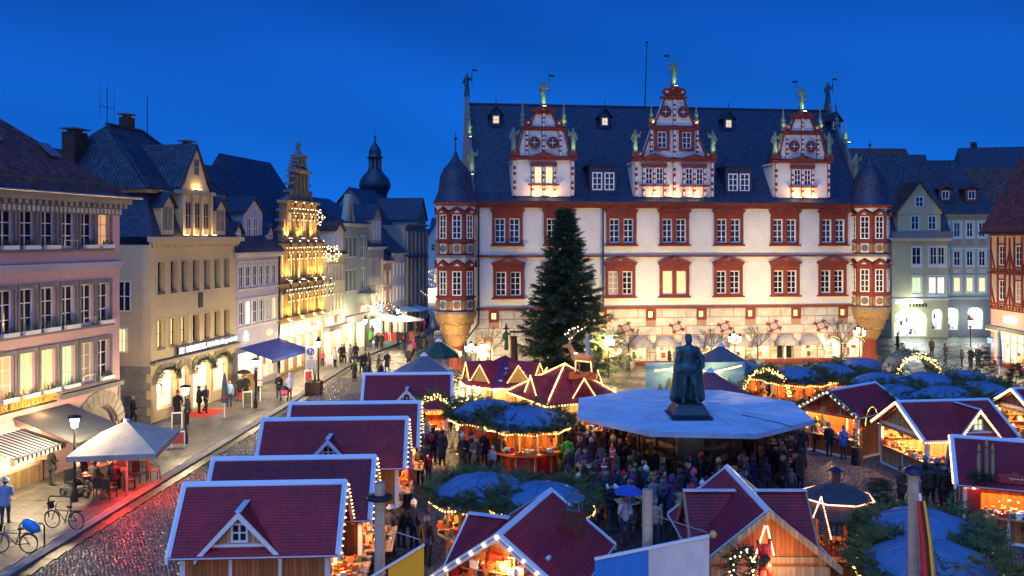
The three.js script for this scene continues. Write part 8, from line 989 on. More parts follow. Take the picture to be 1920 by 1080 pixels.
// ---------------------------------------------------------------- pavement things on the left
{ // cafe parasol
  const g = thing('cafe_parasol', 'large cream square parasol over the red lit cafe tables', 'parasol', [-16.9, 0.1, -38.6], 0.16), a = 1.75, c = 2.3, he = 2.35, hr = 3.3, P = [[-a, c], [a, c], [a, -c], [-a, -c]];
  P.forEach((p, i) => { const q = P[(i + 1) % 4]; mesh('canopy_panel', new B().tri([p[0], he, p[1]], [q[0], he, q[1]], [0, hr, 0]), M.canvasCream, g); mesh('valance', new B().quad([p[0], he - 0.22, p[1]], [q[0], he - 0.22, q[1]], [q[0], he, q[1]], [p[0], he, p[1]]), M.canvasCream, g); mesh('rib', new B().bar([0, hr - 0.1, 0], [p[0] * 0.98, he - 0.03, p[1] * 0.98], 0.04), M.steel, g); }); mesh('mast', new B().tube([[0, 0, 0], [0, hr, 0]], 0.05, 8), M.paleStone, g); mesh('top_cap', new B().lathe([[0.14, hr - 0.02], [0.12, hr + 0.08], [0.01, hr + 0.1]], 8), M.trimMetal, g);
  for (const [x, z] of [[0.35, 0.5], [-0.3, -0.6]]) { mesh('heater_lamp', new B().box(x - 0.35, he - 0.12, z - 0.06, x + 0.35, he - 0.02, z + 0.06), M.heater, g); const l = new THREE.SpotLight(lin(1, 0.05, 0.03), 60, 0, 1.3, 0.4); l.position.set(x, he - 0.2, z); l.target.position.set(x + 1.2, 0, z + 0.5); l.castShadow = true; l.shadow.radius = 8; l.name = 'heater_beam'; g.add(l, l.target); }
  // chairs and tables
  const chair = (label, px, py, face, m) => { const [x, z] = gnd(px, py), o = thing('cafe_chair', label, 'chair', [x, 0.1, z], face, 'cafe chairs under the parasol'); mesh('seat', new B().box(-0.22, 0.42, -0.22, 0.22, 0.46, 0.22), M[m], o); mesh('backrest', new B().m(new THREE.Matrix4().makeRotationX(-0.15).setPosition(0, 0.46, -0.21)).box(-0.22, 0, -0.02, 0.22, 0.46, 0.02), M[m], o); for (const [a, c] of [[-0.2, 0.2], [0.2, 0.2], [-0.2, -0.2], [0.2, -0.2]]) mesh('leg', new B().bar([a, 0.43, c], [a * 1.1, 0, c * 1.1], 0.035), M.iron, o); for (const s of [-0.23, 0.23]) mesh('armrest', new B().tube([[s, 0.46, 0.2], [s, 0.66, 0.17], [s, 0.67, -0.2]], 0.017, 5), M.iron, o); };
  chair('orange cafe chair standing alone at the right of the group', 289, 903, 2.2, 'chairOrange'); chair('dark cafe chair next to the lone orange chair', 262, 908, 1.2, 'chairDark'); chair('dark cafe chair at the front right of the tables', 243, 922, 1.9, 'chairDark'); chair('olive cafe chair seen from behind at the front', 188, 935, 3.3, 'chairDark'); chair('dark cafe chair with pink cushion at the front', 205, 938, 2.9, 'chairDark'); chair('orange cafe chair behind the rear table', 255, 880, -0.6, 'chairOrange'); chair('orange cafe chair with pink cushion by the mast', 268, 884, -1.4, 'chairOrange'); chair('orange cafe chair between the tables', 225, 903, 0.2, 'chairOrange'); chair('dark cafe chair at the left tables', 160, 912, 0.9, 'chairDark');
  [[249, 893, 'rear right'], [220, 915, 'front right'], [185, 905, 'middle'], [160, 925, 'left']].forEach(([px, py, w]) => { const [x, z] = gnd(px, py), o = thing('cafe_table', w + ' round cafe table under the cream parasol', 'table', [x, 0.1, z], 0, 'cafe tables under the parasol'); mesh('table_top', new B().lathe([[0.02, 0.72], [0.42, 0.72], [0.42, 0.75], [0.02, 0.75]], 16), M.chairOrange, o); mesh('stem', new B().tube([[0, 0, 0], [0, 0.72, 0]], 0.035, 6), M.iron, o); mesh('base', new B().lathe([[0.26, 0], [0.24, 0.04], [0.03, 0.06]], 12), M.iron, o); mesh('candle_glass', new B().lathe([[0.04, 0.75], [0.045, 0.86]], 8), M.white, o); });
  const [tx, tz] = gnd(82, 905), st = thing('bar_table', 'small standing table lit yellow beside the bakery', 'table', [tx, 0.1, tz]); mesh('table_top', new B().lathe([[0.02, 1.05], [0.4, 1.05], [0.4, 1.09], [0.02, 1.09]], 16), M.lightWood, st); mesh('stem', new B().tube([[0, 0, 0], [0, 1.05, 0]], 0.03, 6), M.iron, st);
  // mobility scooter with warning triangle
  const [mx, mz] = gnd(140, 942), s = thing('mobility_scooter', 'mobility scooter with a red warning triangle behind the lamp', 'scooter', [mx - 0.2, 0.1, mz - 0.6], 1.1); for (const [x, z] of [[-0.3, -0.5], [0.3, -0.5], [0, 0.6]]) { const w = mesh('wheel', new B().add(new THREE.TorusGeometry(0.16, 0.06, 8, 16), rotY(PI / 2, x, 0.2, z)), M.rubber, s); mesh('rim', new B().add(new THREE.CylinderGeometry(0.1, 0.1, 0.06, 12), new THREE.Matrix4().makeRotationZ(PI / 2).setPosition(x, 0.2, z)), M.steel, w); } mesh('body', new B().box(-0.28, 0.22, -0.65, 0.28, 0.42, 0.35), M.awningGrey, s); mesh('seat', new B().box(-0.25, 0.55, -0.5, 0.25, 0.65, 0.0), M.black, s); mesh('seat_back', new B().box(-0.25, 0.65, -0.55, 0.25, 1.15, -0.45), M.black, s); mesh('tiller', new B().tube([[0, 0.35, 0.55], [0, 0.95, 0.35]], 0.03, 6).tube([[-0.25, 0.95, 0.33], [0.25, 0.95, 0.33]], 0.02, 6), M.iron, s); mesh('warning_triangle', new B().m(new THREE.Matrix4().makeTranslation(0, 0.62, -0.62)).ext([[-0.2, 0], [0.2, 0], [0, 0.36]], -0.02, 0), M.signTriangle, s);
}
function bicycle(label, x, z, turn, lean = 0.12, extra) { const g = thing('bicycle', label, 'bicycle', [x, 0.1, z], turn); g.rotation.z = 0; for (const q of [-0.53, 0.53]) { const w = mesh('wheel', new B().add(new THREE.TorusGeometry(0.33, 0.022, 6, 28), new THREE.Matrix4().makeTranslation(q, 0.345, 0)), M.rubber, g); const sp = new B(); for (let k = 0; k < 9; k++) { const t = k * PI / 9; sp.bar([q - 0.32 * Math.cos(t), 0.345 - 0.32 * Math.sin(t), 0], [q + 0.32 * Math.cos(t), 0.345 + 0.32 * Math.sin(t), 0], 0.006); } stuffPart(mesh('spokes', sp, M.steel, w)); const md = new B().tube(Array.from({ length: 9 }, (_, k) => { const t = 0.3 + k * 0.3; return [q + 0.37 * Math.cos(t), 0.345 + 0.37 * Math.sin(t), 0]; }), 0.02, 4); mesh('mudguard', md, M.steel, g); }
  mesh('frame', new B().tube([[-0.53, 0.345, 0], [-0.05, 0.3, 0], [0.38, 0.78, 0], [0.53, 0.345, 0]], 0.02, 6).tube([[-0.05, 0.3, 0], [-0.2, 0.8, 0], [-0.53, 0.345, 0]], 0.018, 6).tube([[-0.18, 0.7, 0], [0.38, 0.72, 0]], 0.018, 6).tube([[0.38, 0.75, 0], [0.35, 0.98, 0]], 0.018, 6), M.iron, g); mesh('handlebar', new B().tube([[0.2, 1.0, 0.28], [0.36, 1.02, 0.1], [0.36, 1.02, -0.1], [0.2, 1.0, -0.28]], 0.016, 6), M.steel, g); mesh('saddle', new B().add(new THREE.SphereGeometry(0.12, 10, 6), new THREE.Matrix4().makeScale(1.1, 0.4, 0.8).setPosition(-0.24, 0.87, 0)), M.black, g); mesh('basket', new B().lathe([[0.1, 0.78], [0.16, 1.0]], 8, 0.58, 0), M.darkWood, g); mesh('luggage_rack', new B().box(-0.75, 0.72, -0.07, -0.35, 0.74, 0.07), M.iron, g); mesh('crank', new B().bar([-0.05, 0.3, 0.08], [0.08, 0.18, 0.08], 0.02).bar([-0.05, 0.3, -0.08], [-0.18, 0.42, -0.08], 0.02), M.steel, g); g.rotation.x = 0; extra?.(g); return g; }
{ const [x, z] = gnd(130, 990); bicycle('black bicycle leaning on the rear bike stand', x, z + 0.4, PI - 0.2); const [x2, z2] = gnd(30, 1040); bicycle('bicycle with blue plastic bag on its rack', x2, z2 + 0.1, PI - 0.05, 0.1, (g) => { mesh('plastic_bag', new B().add(new THREE.SphereGeometry(0.3, 10, 7), new THREE.Matrix4().makeRotationZ(0.5).multiply(new THREE.Matrix4().makeScale(1.3, 0.7, 0.6)).setPosition(-0.62, 0.98, 0)), M.bagBlue, g); }); const [x3, z3] = gnd(1682, 664); bicycle('dark bicycle parked by the right oriel column', x3, z3, 0.2);
  [[112, 975, 'rear'], [60, 1030, 'front']].forEach(([px, py, w]) => { const [a, c] = gnd(px, py), g = thing('bike_stand', w + ' steel hoop bike stand on the pavement', 'bike stand', [a, 0.1, c], -0.1); mesh('hoop', new B().tube([[-0.48, 0, 0], [-0.48, 0.78, 0], [-0.4, 0.86, 0], [0.4, 0.86, 0], [0.48, 0.78, 0], [0.48, 0, 0]], 0.028, 8), M.iron, g); }); }
function closedParasol(label, px, py, h, m) { const [x, z] = gnd(px, py), g = thing('closed_parasol', label, 'parasol', [x, 0.1, z]); mesh('mast', new B().tube([[0, 0, 0], [0, h, 0]], 0.04, 8), M.whitePaint, g); mesh('folded_cloth', new B().lathe([[0.05, h * 0.34], [0.22, h * 0.36], [0.2, h * 0.5], [0.17, h * 0.75], [0.08, h * 0.95], [0.02, h]], 10), M[m], g); mesh('tie', new B().lathe([[0.215, h * 0.47], [0.22, h * 0.5]], 10), M.ribbon, g); mesh('foot', new B().lathe([[0.3, 0], [0.28, 0.06], [0.05, 0.08]], 10), M.greyStone, g); }
closedParasol('closed blue grey parasol before the bookshop', 421, 788, 2.9, 'tentBlue'); closedParasol('closed white parasol with red tie before the blue awning', 488, 757, 3.2, 'whiteCloth'); closedParasol('closed lilac white parasol before the timber house', 1874, 722, 4.2, 'whiteCloth');
function aboard(label, px, py, m, w = 0.6, h = 1.05) { const [x, z] = gnd(px, py), g = thing('pavement_sign', label, 'sign', [x, 0.1, z], 0.3); for (const s of [1, -1]) { const M4 = new THREE.Matrix4().makeRotationX(-s * 0.16).setPosition(0, 0, s * 0.2); mesh('board', new B().m(M4).box(-w / 2 + 0.05, 0.25, -0.012, w / 2 - 0.05, h - 0.04, 0.012), M[m], g); mesh('frame', new B().m(M4).box(-w / 2, 0, -0.02, -w / 2 + 0.05, h, 0.02).box(w / 2 - 0.05, 0, -0.02, w / 2, h, 0.02).box(-w / 2 + 0.05, h - 0.05, -0.02, w / 2 - 0.05, h, 0.02), M.whitePaint, g); } }
aboard('green framed pavement sign by the lamp', 464, 766, 'needleLight'); aboard('dark pavement sign beside the planter', 578, 722, 'redSign'); aboard('pavement sign right of the cafe parasol', 334, 843, 'redSign', 0.7, 0.9); aboard('small black board by the bookshop', 332, 806, 'black', 0.6, 0.95); aboard('white board by the yellow shop', 618, 690, 'white'); aboard('poster board under the blue awning', 466, 738, 'signAmberCloth', 0.9, 1.4);
{ const [x, z] = gnd(583, 728), g = thing('pedestrian_sign', 'blue pedestrian zone sign on a post in the street', 'sign', [x, 0.05, z]); mesh('post', new B().tube([[0, 0, 0], [0, 3.1, 0]], 0.035, 6), M.steel, g); const p = boxMesh('plate', g, 'whitePaint', -0.42, 2.3, 0.04, 0.42, 3.15, 0.06); mesh('disc', new B().add(new THREE.CylinderGeometry(0.3, 0.3, 0.012, 20), new THREE.Matrix4().makeRotationX(PI / 2).setPosition(0, 2.75, 0.066)), M.signDisc, p); mesh('pictogram', new B().ball(-0.05, 2.9, 0.075, 0.05, 6, 4).bar([-0.05, 2.84, 0.076], [-0.05, 2.66, 0.076], 0.05, 0.01).bar([-0.05, 2.68, 0.076], [-0.13, 2.55, 0.076], 0.03, 0.01).bar([-0.05, 2.68, 0.076], [0.03, 2.55, 0.076], 0.03, 0.01).bar([0.0, 2.82, 0.076], [0.14, 2.68, 0.076], 0.03, 0.01).ball(0.14, 2.72, 0.075, 0.035, 6, 4).bar([0.14, 2.7, 0.076], [0.14, 2.55, 0.076], 0.03, 0.01), M.whitePaint, p); boxMesh('text_plate', g, 'whitePaint', -0.4, 1.35, 0.04, 0.4, 2.2, 0.06); const t = new B(); for (let k = 0; k < 5; k++) scribble(t, -0.32, 0.32, 1.48 + k * 0.15, 0.07, 0.02); stuffPart(mesh('plate_text', t, M.black, g));
  const [x2, z2] = gnd(589, 738), pl = thing('wooden_planter', 'square wooden planter with bare twigs beside the lantern', 'planter', [x2, 0.05, z2]); for (let s = 0; s < 4; s++) for (let k = 0; k < 5; k++) mesh('plank', new B().m(rotY(s * PI / 2, 0, 0, 0)).box(-0.55 + k * 0.22, 0, 0.5, -0.55 + k * 0.22 + 0.2, 0.85, 0.54), M.darkWood, pl); boxMesh('soil', pl, 'bark', -0.5, 0.6, -0.5, 0.5, 0.78, 0.5); const tw = new B(); for (let i = 0; i < 16; i++) { const a = rr(0, 6.28), q = rr(0.1, 0.4); tw.tube([[q * 0.4 * Math.cos(a), 0.78, q * 0.4 * Math.sin(a)], [q * Math.cos(a), 1.4, q * Math.sin(a)], [q * 1.6 * Math.cos(a + 0.4), rr(1.6, 2.2), q * 1.6 * Math.sin(a + 0.4)]], 0.014, 4, 0.005); } mesh('twigs', tw, M.bark, pl).userData.kind = 'stuff';
  const [x4, z4] = gnd(385, 777), mt = thing('red_mat', 'red carpet mat before the bookshop entrance', 'mat', [x4, 0.1, z4], LT); mesh('carpet', new B().box(-1.3, 0, -0.9, 1.3, 0.015, 0.9), M.matRed, mt);
  // street cafe parasols and racks further down
  const um = (label, px, py, h, R, m) => { const [a, c] = gnd(px, py), o = thing('street_parasol', label, 'parasol', [a, 0.05, c], 0.3); for (let k = 0; k < 8; k++) { const P = (r, y, q) => [r * Math.cos(q * PI / 4), y, r * Math.sin(q * PI / 4)]; mesh('canopy_panel', new B().tri(P(R, h - 0.55, k + 1), P(R, h - 0.55, k), [0, h, 0]), M[m], o); } mesh('mast', new B().tube([[0, 0, 0], [0, h, 0]], 0.04, 6), M.whitePaint, o); };
  um('cream street parasol nearest in the pedestrian street', 757, 645, 3.1, 2.3, 'whiteCloth'); um('pale blue street parasol behind the cream one', 762, 628, 3.4, 2.4, 'tentMint'); um('white street parasol at the far cafe', 778, 620, 3.2, 2.2, 'whiteCloth'); um('dark green street parasol under the garlands', 756, 612, 3.9, 2.2, 'tentGreen');
  const [x5, z5] = gnd(742, 650), rk = thing('clothes_rack', 'clothes racks with red and dark coats under the street parasols', 'clothes rack', [x5, 0.05, z5]); mesh('rail', new B().tube([[-2, 0, 0], [-2, 1.6, 0], [2, 1.6, 0], [2, 0, 0]], 0.03, 5), M.steel, rk); for (let k = 0; k < 14; k++) mesh('coat', new B().m(rotY(rr(-0.2, 0.2), -1.8 + k * 0.27, 0, 0)).ext([[-0.05, 1.5], [0.05, 1.5], [0.24, 1.3], [0.26, 0.6], [-0.26, 0.6], [-0.24, 1.3]], -0.06, 0.06).geo(), M[pick(['ribbon', 'black', 'navy', 'chairOrange', 'white'])], rk);
  // beer tables: barrels and counters round the canopy
  const barrel = (label, px, py) => { const [a, c] = gnd(px, py), o = thing('barrel_table', label, 'barrel', [a, 0, c]); for (let k = 0; k < 14; k++) mesh('stave', new B().lathe([[0.3, 0], [0.37, 0.35], [0.38, 0.6], [0.32, 1.0]], 1, 0, 0, { from: k * 2 * PI / 14 + 0.01, to: (k + 1) * 2 * PI / 14 - 0.01 }), M.lightWood, o); for (const y of [0.2, 0.8]) mesh('hoop', new B().lathe([[0.355, y], [0.37, y + 0.06]], 14), M.iron, o); mesh('top', new B().lathe([[0.01, 1.02], [0.5, 1.02], [0.5, 1.07], [0.01, 1.07]], 14), M.lightWood, o); };
  barrel('barrel table at the right rim of the canopy crowd', 1479, 905); barrel('barrel table in front of the canopy crowd', 1210, 985); barrel('barrel table beside the blue umbrella', 1178, 990); barrel('barrel table at the left of the crowd', 1100, 915);
  const [kx, kz] = gnd(1144, 972), kb = thing('order_stand', 'orange wooden stand with white box in the crowd', 'stand', [kx, 0, kz], 0.2); boxMesh('stand_body', kb, 'pine', -0.2, 0, -0.2, 0.2, 1.0, 0.2); mesh('white_box', new B().box(-0.3, 1.0, -0.25, 0.3, 1.1, 0.25).box(-0.3, 1.28, -0.25, 0.3, 1.34, 0.25).box(-0.3, 1.1, -0.25, -0.24, 1.28, 0.25).box(0.24, 1.1, -0.25, 0.3, 1.28, 0.25), M.white, kb);
  const [bx, bz] = gnd(1607, 872), tb = thing('waste_bin', 'dark waste bin wrapped in fir at the sausage hut corner', 'bin', [bx, 0, bz]); mesh('barrel', new B().lathe([[0.27, 0], [0.3, 0.9], [0.28, 0.92], [0.02, 0.88]], 12), M.black, tb); greens(tb, Array.from({ length: 70 }, () => { const t = rr(0, 6.28); return [0.1 + 0.3 * Math.cos(t), rr(0.3, 1.6), 0.3 * Math.sin(t) - 0.3]; }), { size: 0.3 });
  const [wx, wz] = gnd(1895, 1075), wb = thing('white_chest', 'white cold chest below the gift counter at bottom right', 'chest', [13.9, 0, -25.2], 0.3); boxMesh('chest_body', wb, 'whitePaint', -0.7, 0, -0.45, 0.7, 1.25, 0.45); boxMesh('chest_lid', wb, 'white', -0.75, 1.25, -0.5, 0.75, 1.32, 0.5);
}
// ---------------------------------------------------------------- people
const CL = { black: [0.014, 0.014, 0.016], 'dark grey': [0.045, 0.045, 0.05], navy: [0.014, 0.02, 0.055], brown: [0.07, 0.04, 0.025], olive: [0.07, 0.07, 0.04], red: [0.42, 0.03, 0.03], orange: [0.62, 0.13, 0.02], blue: [0.04, 0.09, 0.42], white: [0.62, 0.62, 0.62], pink: [0.62, 0.07, 0.17], 'light blue': [0.24, 0.36, 0.52], lilac: [0.40, 0.38, 0.56], green: [0.10, 0.45, 0.05], yellow: [0.6, 0.45, 0.04], grey: [0.16, 0.16, 0.17], beige: [0.40, 0.31, 0.20], purple: [0.10, 0.03, 0.13], jeans: [0.035, 0.055, 0.11] };
for (const k in CL) mat('cloth_' + k, CL[k], 0.85, { sheen: 0.2 });
const SKIN = [[0.55, 0.31, 0.22], [0.48, 0.26, 0.18], [0.60, 0.36, 0.27]].map((c, i) => mat('skin' + i, c, 0.55)), HAIR = [[0.02, 0.015, 0.012], [0.08, 0.045, 0.02], [0.28, 0.19, 0.09], [0.25, 0.24, 0.23]].map((c, i) => mat('hair' + i, c, 0.7));
function pose(arms, legs, { coat = 0, sit = 0, hips = 0.92 } = {}) { // joints in metres for a 1.74 m figure that faces +z
  const y = hips, c = []; const add = (g, a, b, ra, rb) => c.push([a, b, ra, rb, g]);
  add(1, [0, y + 0.03, 0], [0, y + 0.3, 0.005], 0.15, 0.155); add(1, [-0.1, y + 0.46, -0.01], [0.1, y + 0.46, -0.01], 0.115, 0.115); add(1, [0, y + 0.3, 0], [0, y + 0.48, 0], 0.155, 0.13); add(1, [0, y + 0.55, 0], [0, y + 0.6, 0.01], 0.075, 0.07);
  add(0, [0, y + 0.6, 0.01], [0, y + 0.66, 0.02], 0.055, 0.055); add(0, [0, y + 0.7, 0.035], [0, y + 0.76, 0.03], 0.08, 0.092); add(0, [0, y + 0.715, 0.125], [0, y + 0.74, 0.12], 0.016, 0.012); add(4, [0, y + 0.79, -0.005], [0, y + 0.74, -0.03], 0.1, 0.095);
  for (const s of [-1, 1]) { const A = arms[s < 0 ? 0 : 1], S = [s * 0.19, y + 0.47, -0.01], E = [S[0] + s * A[0], S[1] + A[1], S[2] + A[2]], W = [E[0] + s * A[3], E[1] + A[4], E[2] + A[5]]; add(1, S, E, 0.072, 0.058); add(1, E, W, 0.056, 0.044); const d = V(A[3] * s, A[4], A[5]).normalize(); add(0, [W[0] + d.x * 0.03, W[1] + d.y * 0.03, W[2] + d.z * 0.03], [W[0] + d.x * 0.1, W[1] + d.y * 0.1, W[2] + d.z * 0.1], 0.038, 0.026); add(0, [W[0] + d.x * 0.04, W[1] + d.y * 0.04, W[2] + d.z * 0.04 + 0.01], [W[0] + d.x * 0.06 - s * 0.03, W[1] + d.y * 0.06, W[2] + d.z * 0.06 + 0.045], 0.018, 0.014);
    const L = legs[s < 0 ? 0 : 1], Hh = [s * 0.095, y - 0.03, 0], K = [s * 0.105 + L[0] * s, Hh[1] + L[1], L[2]], An = [s * 0.11 + L[3] * s, K[1] + L[4], K[2] + L[5]]; add(2, Hh, K, 0.1, 0.072); add(2, K, An, 0.068, 0.05); add(3, [An[0], An[1] - 0.03, An[2]], [An[0] + s * 0.02, An[1] - 0.045, An[2] + 0.15], 0.055, 0.042); }
  if (coat) add(1, [0, y + 0.05, 0], [0, y - coat, 0.02], 0.165, 0.2);
  const g = capsuleMesh(c, 46, 0.62, 0.86, 1.0, 0.62, 0.03), P = g.attributes.position, idx = g.index.array, bins = [[], [], [], [], []], p = V(), A = V(), D = V();
  for (let i = 0; i < idx.length; i += 3) { p.set(0, 0, 0); for (let k = 0; k < 3; k++) p.add(V().fromBufferAttribute(P, idx[i + k])); p.multiplyScalar(1 / 3); let best = 9, gi = 1; for (const [a, b, ra, rb, q] of c) { A.set(...a); D.set(...b).sub(A); const t = Math.max(0, Math.min(1, V().subVectors(p, A).dot(D) / Math.max(1e-9, D.lengthSq()))), d = p.distanceTo(A.clone().addScaledVector(D, t)) - (ra + (rb - ra) * t); if (d < best) { best = d; gi = q; } } bins[gi].push(idx[i], idx[i + 1], idx[i + 2]); }
  g.setIndex(bins.flat()); g.clearGroups(); let at0 = 0; bins.forEach((b, i) => { g.addGroup(at0, b.length, i); at0 += b.length; }); g.userData.head = y + 0.78; return g;
}
const hang = [0.05, -0.28, -0.01, 0.0, -0.25, 0.05], hold = [0.05, -0.27, 0.03, -0.13, 0.02, 0.22], raise = [0.06, -0.24, 0.06, -0.1, 0.2, 0.1], fwd = [0.02, -0.26, 0.1, 0, -0.12, 0.22], back = [0.04, -0.27, -0.08, 0.01, -0.22, -0.02], pocket = [0.08, -0.27, -0.02, -0.05, -0.17, 0.1], st = [0, -0.42, 0.01, 0, -0.4, -0.01];
const POSE = { stand: pose([hang, hang], [st, st]), pocket: pose([pocket, pocket], [st, [0.03, -0.42, 0.03, 0.03, -0.4, -0.02]], { coat: 0.12 }), hold: pose([hold, hang], [st, st], { coat: 0.1 }), drink: pose([raise, hold], [st, st]), coat: pose([hang, pocket], [st, st], { coat: 0.42 }), walk: pose([fwd, back], [[0, -0.39, 0.2, 0, -0.4, -0.02], [0, -0.41, -0.1, 0, -0.32, -0.27]]), walkcoat: pose([back, hold], [[0, -0.41, -0.1, 0, -0.34, -0.22], [0, -0.4, 0.17, 0, -0.41, 0.0]], { coat: 0.3 }), sit: pose([fwd, hold], [[0.02, -0.03, 0.4, 0, -0.41, 0.02], [0.02, -0.03, 0.4, 0, -0.41, 0.05]], { hips: 0.55 }) };
const capG = new B().lathe([[0.115, -0.03], [0.122, 0.02], [0.105, 0.09], [0.06, 0.14], [0.005, 0.155]], 10).ball(0, 0.17, 0, 0.035, 6, 4).geo(), hoodG = new B().lathe([[0.135, -0.14], [0.14, 0.0], [0.11, 0.1], [0.01, 0.15]], 10).geo(), santaG = new B().lathe([[0.118, 0.03], [0.1, 0.1], [0.05, 0.2], [0.01, 0.27]], 10).geo(), santaR = new B().lathe([[0.115, -0.03], [0.14, 0.0], [0.118, 0.035]], 10).ball(0.02, 0.28, -0.02, 0.04, 6, 4).geo(), brimG = new B().lathe([[0.19, 0.0], [0.115, 0.02], [0.11, 0.1], [0.01, 0.12]], 10).geo();
const bagG = new B().box(-0.13, 0, -0.05, 0.13, 0.3, 0.05).tube([[-0.09, 0.3, 0], [-0.05, 0.5, 0], [0.05, 0.5, 0], [0.09, 0.3, 0]], 0.012, 4).geo(), packG = new B().ball(0, 0, 0, 0.17, 8, 6, 1.3).geo(), scarfG = new B().add(new THREE.TorusGeometry(0.095, 0.035, 6, 12), new THREE.Matrix4().makeRotationX(PI / 2)).geo();
const folk = [];
function person(x, z, ps, face, coat, legs, { hat, size = 1, where = '', bag, lift = 0, scarf, pack } = {}) {
  const g = POSE[ps], o = new THREE.Mesh(g, [pick(SKIN), M['cloth_' + coat], M['cloth_' + legs], M.black, pick(HAIR)]); o.name = numbered('person'); o.castShadow = o.receiveShadow = true; scene.add(o); o.position.set(x, lift, z); o.rotation.y = face * PI / 180; o.scale.set(size * rr(0.96, 1.06), size, size * rr(0.96, 1.08)); const hy = g.userData.head;
  let ht = ''; if (hat === 'santa') { mesh('cap', santaG, M.ribbon, o, [0, hy, 0]); mesh('cap_rim', santaR, M.white, o, [0, hy, 0]); ht = ', red pointed cap,'; } else if (hat) { const [c, k] = hat; mesh(k === 'hood' ? 'hood' : 'hat', { cap: capG, hood: hoodG, brim: brimG }[k], M['cloth_' + c], o, [0, hy, k === 'hood' ? -0.02 : 0.0]); ht = ', ' + c + (k === 'cap' ? ' hat,' : k === 'hood' ? ' hood,' : ' cap,'); }
  if (bag) mesh('bag', bagG, M['cloth_' + bag], o, [0.3, 0.35, 0.04]); if (pack) mesh('backpack', packG, M['cloth_' + pack], o, [0, hy - 0.42, -0.2]); if (scarf) mesh('scarf', scarfG, M['cloth_' + scarf], o, [0, hy - 0.17, 0.01]);
  const kid = size < 0.8; folk.push(o); return tag(o, (kid ? 'child' : 'person') + ' in ' + coat + (ps.includes('coat') ? ' coat' : ' jacket') + ht + ' ' + where, 'person', 'people at the christmas market');
}
const P_ = (px, py, ...r) => person(...gnd(px, py), ...r);
const up = 0.1, pv = 'on the left pavement', lane = 'in the hut lane', sq = 'in the middle street', cc = 'by the red counter', rs = 'by the right huts', fr = 'before the mint house';
P_(10, 985, 'hold', 200, 'light blue', 'jeans', { hat: ['light blue', 'brim'], lift: up, where: 'at the left edge', bag: 'beige' }); P_(97, 915, 'hold', 150, 'black', 'dark grey', { lift: up, where: 'waiting at the cafe' });
[[150, 905, 60, 'black'], [172, 902, -60, 'red'], [208, 893, 40, 'beige'], [222, 895, -20, 'yellow'], [176, 925, 170, 'dark grey'], [214, 925, 190, 'dark grey'], [145, 930, 90, 'black']].forEach(([px, py, f, c]) => P_(px, py, 'sit', f, c, 'black', { lift: up, where: 'seated at the cafe' }));
P_(249, 800, 'walk', 100, 'black', 'black', { lift: up, where: 'by the bookshop corner' }); P_(333, 790, 'coat', 20, 'black', 'black', { hat: ['red', 'cap'], lift: up, where: 'at the bookshop' }); P_(352, 798, 'hold', -60, 'dark grey', 'black', { lift: up, where: 'behind the bookshop lamp' }); P_(373, 778, 'hold', 120, 'black', 'black', { lift: up, where: 'on the red mat' }); P_(386, 777, 'walk', 60, 'navy', 'black', { lift: up, where: 'on the red mat', pack: 'dark grey' }); P_(430, 765, 'stand', 20, 'light blue', 'jeans', { lift: up, where: 'behind the closed parasol' });
P_(450, 755, 'hold', -20, 'black', 'red', { lift: up, where: 'beside the poster board' }); P_(461, 753, 'pocket', 30, 'black', 'black', { lift: up, where: 'beside the poster board' }); P_(482, 738, 'stand', 60, 'dark grey', 'black', { lift: up, where: 'under the blue awning' });
P_(523, 750, 'hold', 30, 'black', 'dark grey', { lift: up, where: 'behind the pink pram' }); P_(543, 750, 'hold', -10, 'lilac', 'red', { lift: up, hat: ['lilac', 'hood'], where: 'behind the pink pram' }); P_(605, 688, 'stand', 0, 'pink', 'navy', { size: 0.75, lift: up, where: 'at the bright shop' }); P_(628, 690, 'hold', 60, 'white', 'black', { lift: up, where: 'at the white board' });
[[640, 683, 'black'], [645, 682, 'dark grey'], [657, 683, 'grey'], [667, 680, 'black'], [697, 640, 'olive'], [708, 637, 'black'], [695, 650, 'green']].forEach(([px, py, c], i) => P_(px, py, i % 2 ? 'walk' : 'pocket', 30 + i * 50, c, 'black', { lift: 0.05, where: 'outside the yellow shop' }));
P_(706, 656, 'coat', 175, 'black', 'black', { where: sq }); P_(715, 657, 'coat', 180, 'black', 'black', { where: sq }); P_(664, 717, 'coat', 160, 'black', 'jeans', { where: sq + ' with umbrella' }); [[678, 700, 'black'], [684, 696, 'dark grey'], [692, 700, 'brown'], [690, 722, 'navy'], [714, 722, 'navy'], [710, 705, 'brown']].forEach(([px, py, c], i) => P_(px, py, 'pocket', i * 60, c, 'black', { where: 'in the street group' })); P_(726, 698, 'walkcoat', 200, 'black', 'jeans', { where: 'walking up the street' });
P_(757, 656, 'walk', 190, 'navy', 'jeans', { where: sq, pack: 'red' }); P_(770, 677, 'walk', 200, 'beige', 'jeans', { where: sq }); P_(775, 670, 'walk', 20, 'pink', 'black', { where: sq }); P_(797, 664, 'hold', 180, 'olive', 'jeans', { where: sq + ' with blue umbrella', bag: 'black' }); P_(840, 652, 'walkcoat', -90, 'black', 'black', { where: 'behind the left oriel column' }); P_(766, 690, 'stand', 30, 'dark grey', 'black', { where: 'by the street tent' });
for (let i = 0; i < 22; i++) { const px = rr(772, 812), py = rr(588, 630); P_(px, py, pick(['walk', 'coat', 'stand', 'walkcoat']), rr(0, 360), pick(['black', 'navy', 'dark grey', 'pink', 'brown', 'grey']), 'black', { where: 'far down the street', hat: i % 4 ? undefined : ['white', 'cap'] }); }
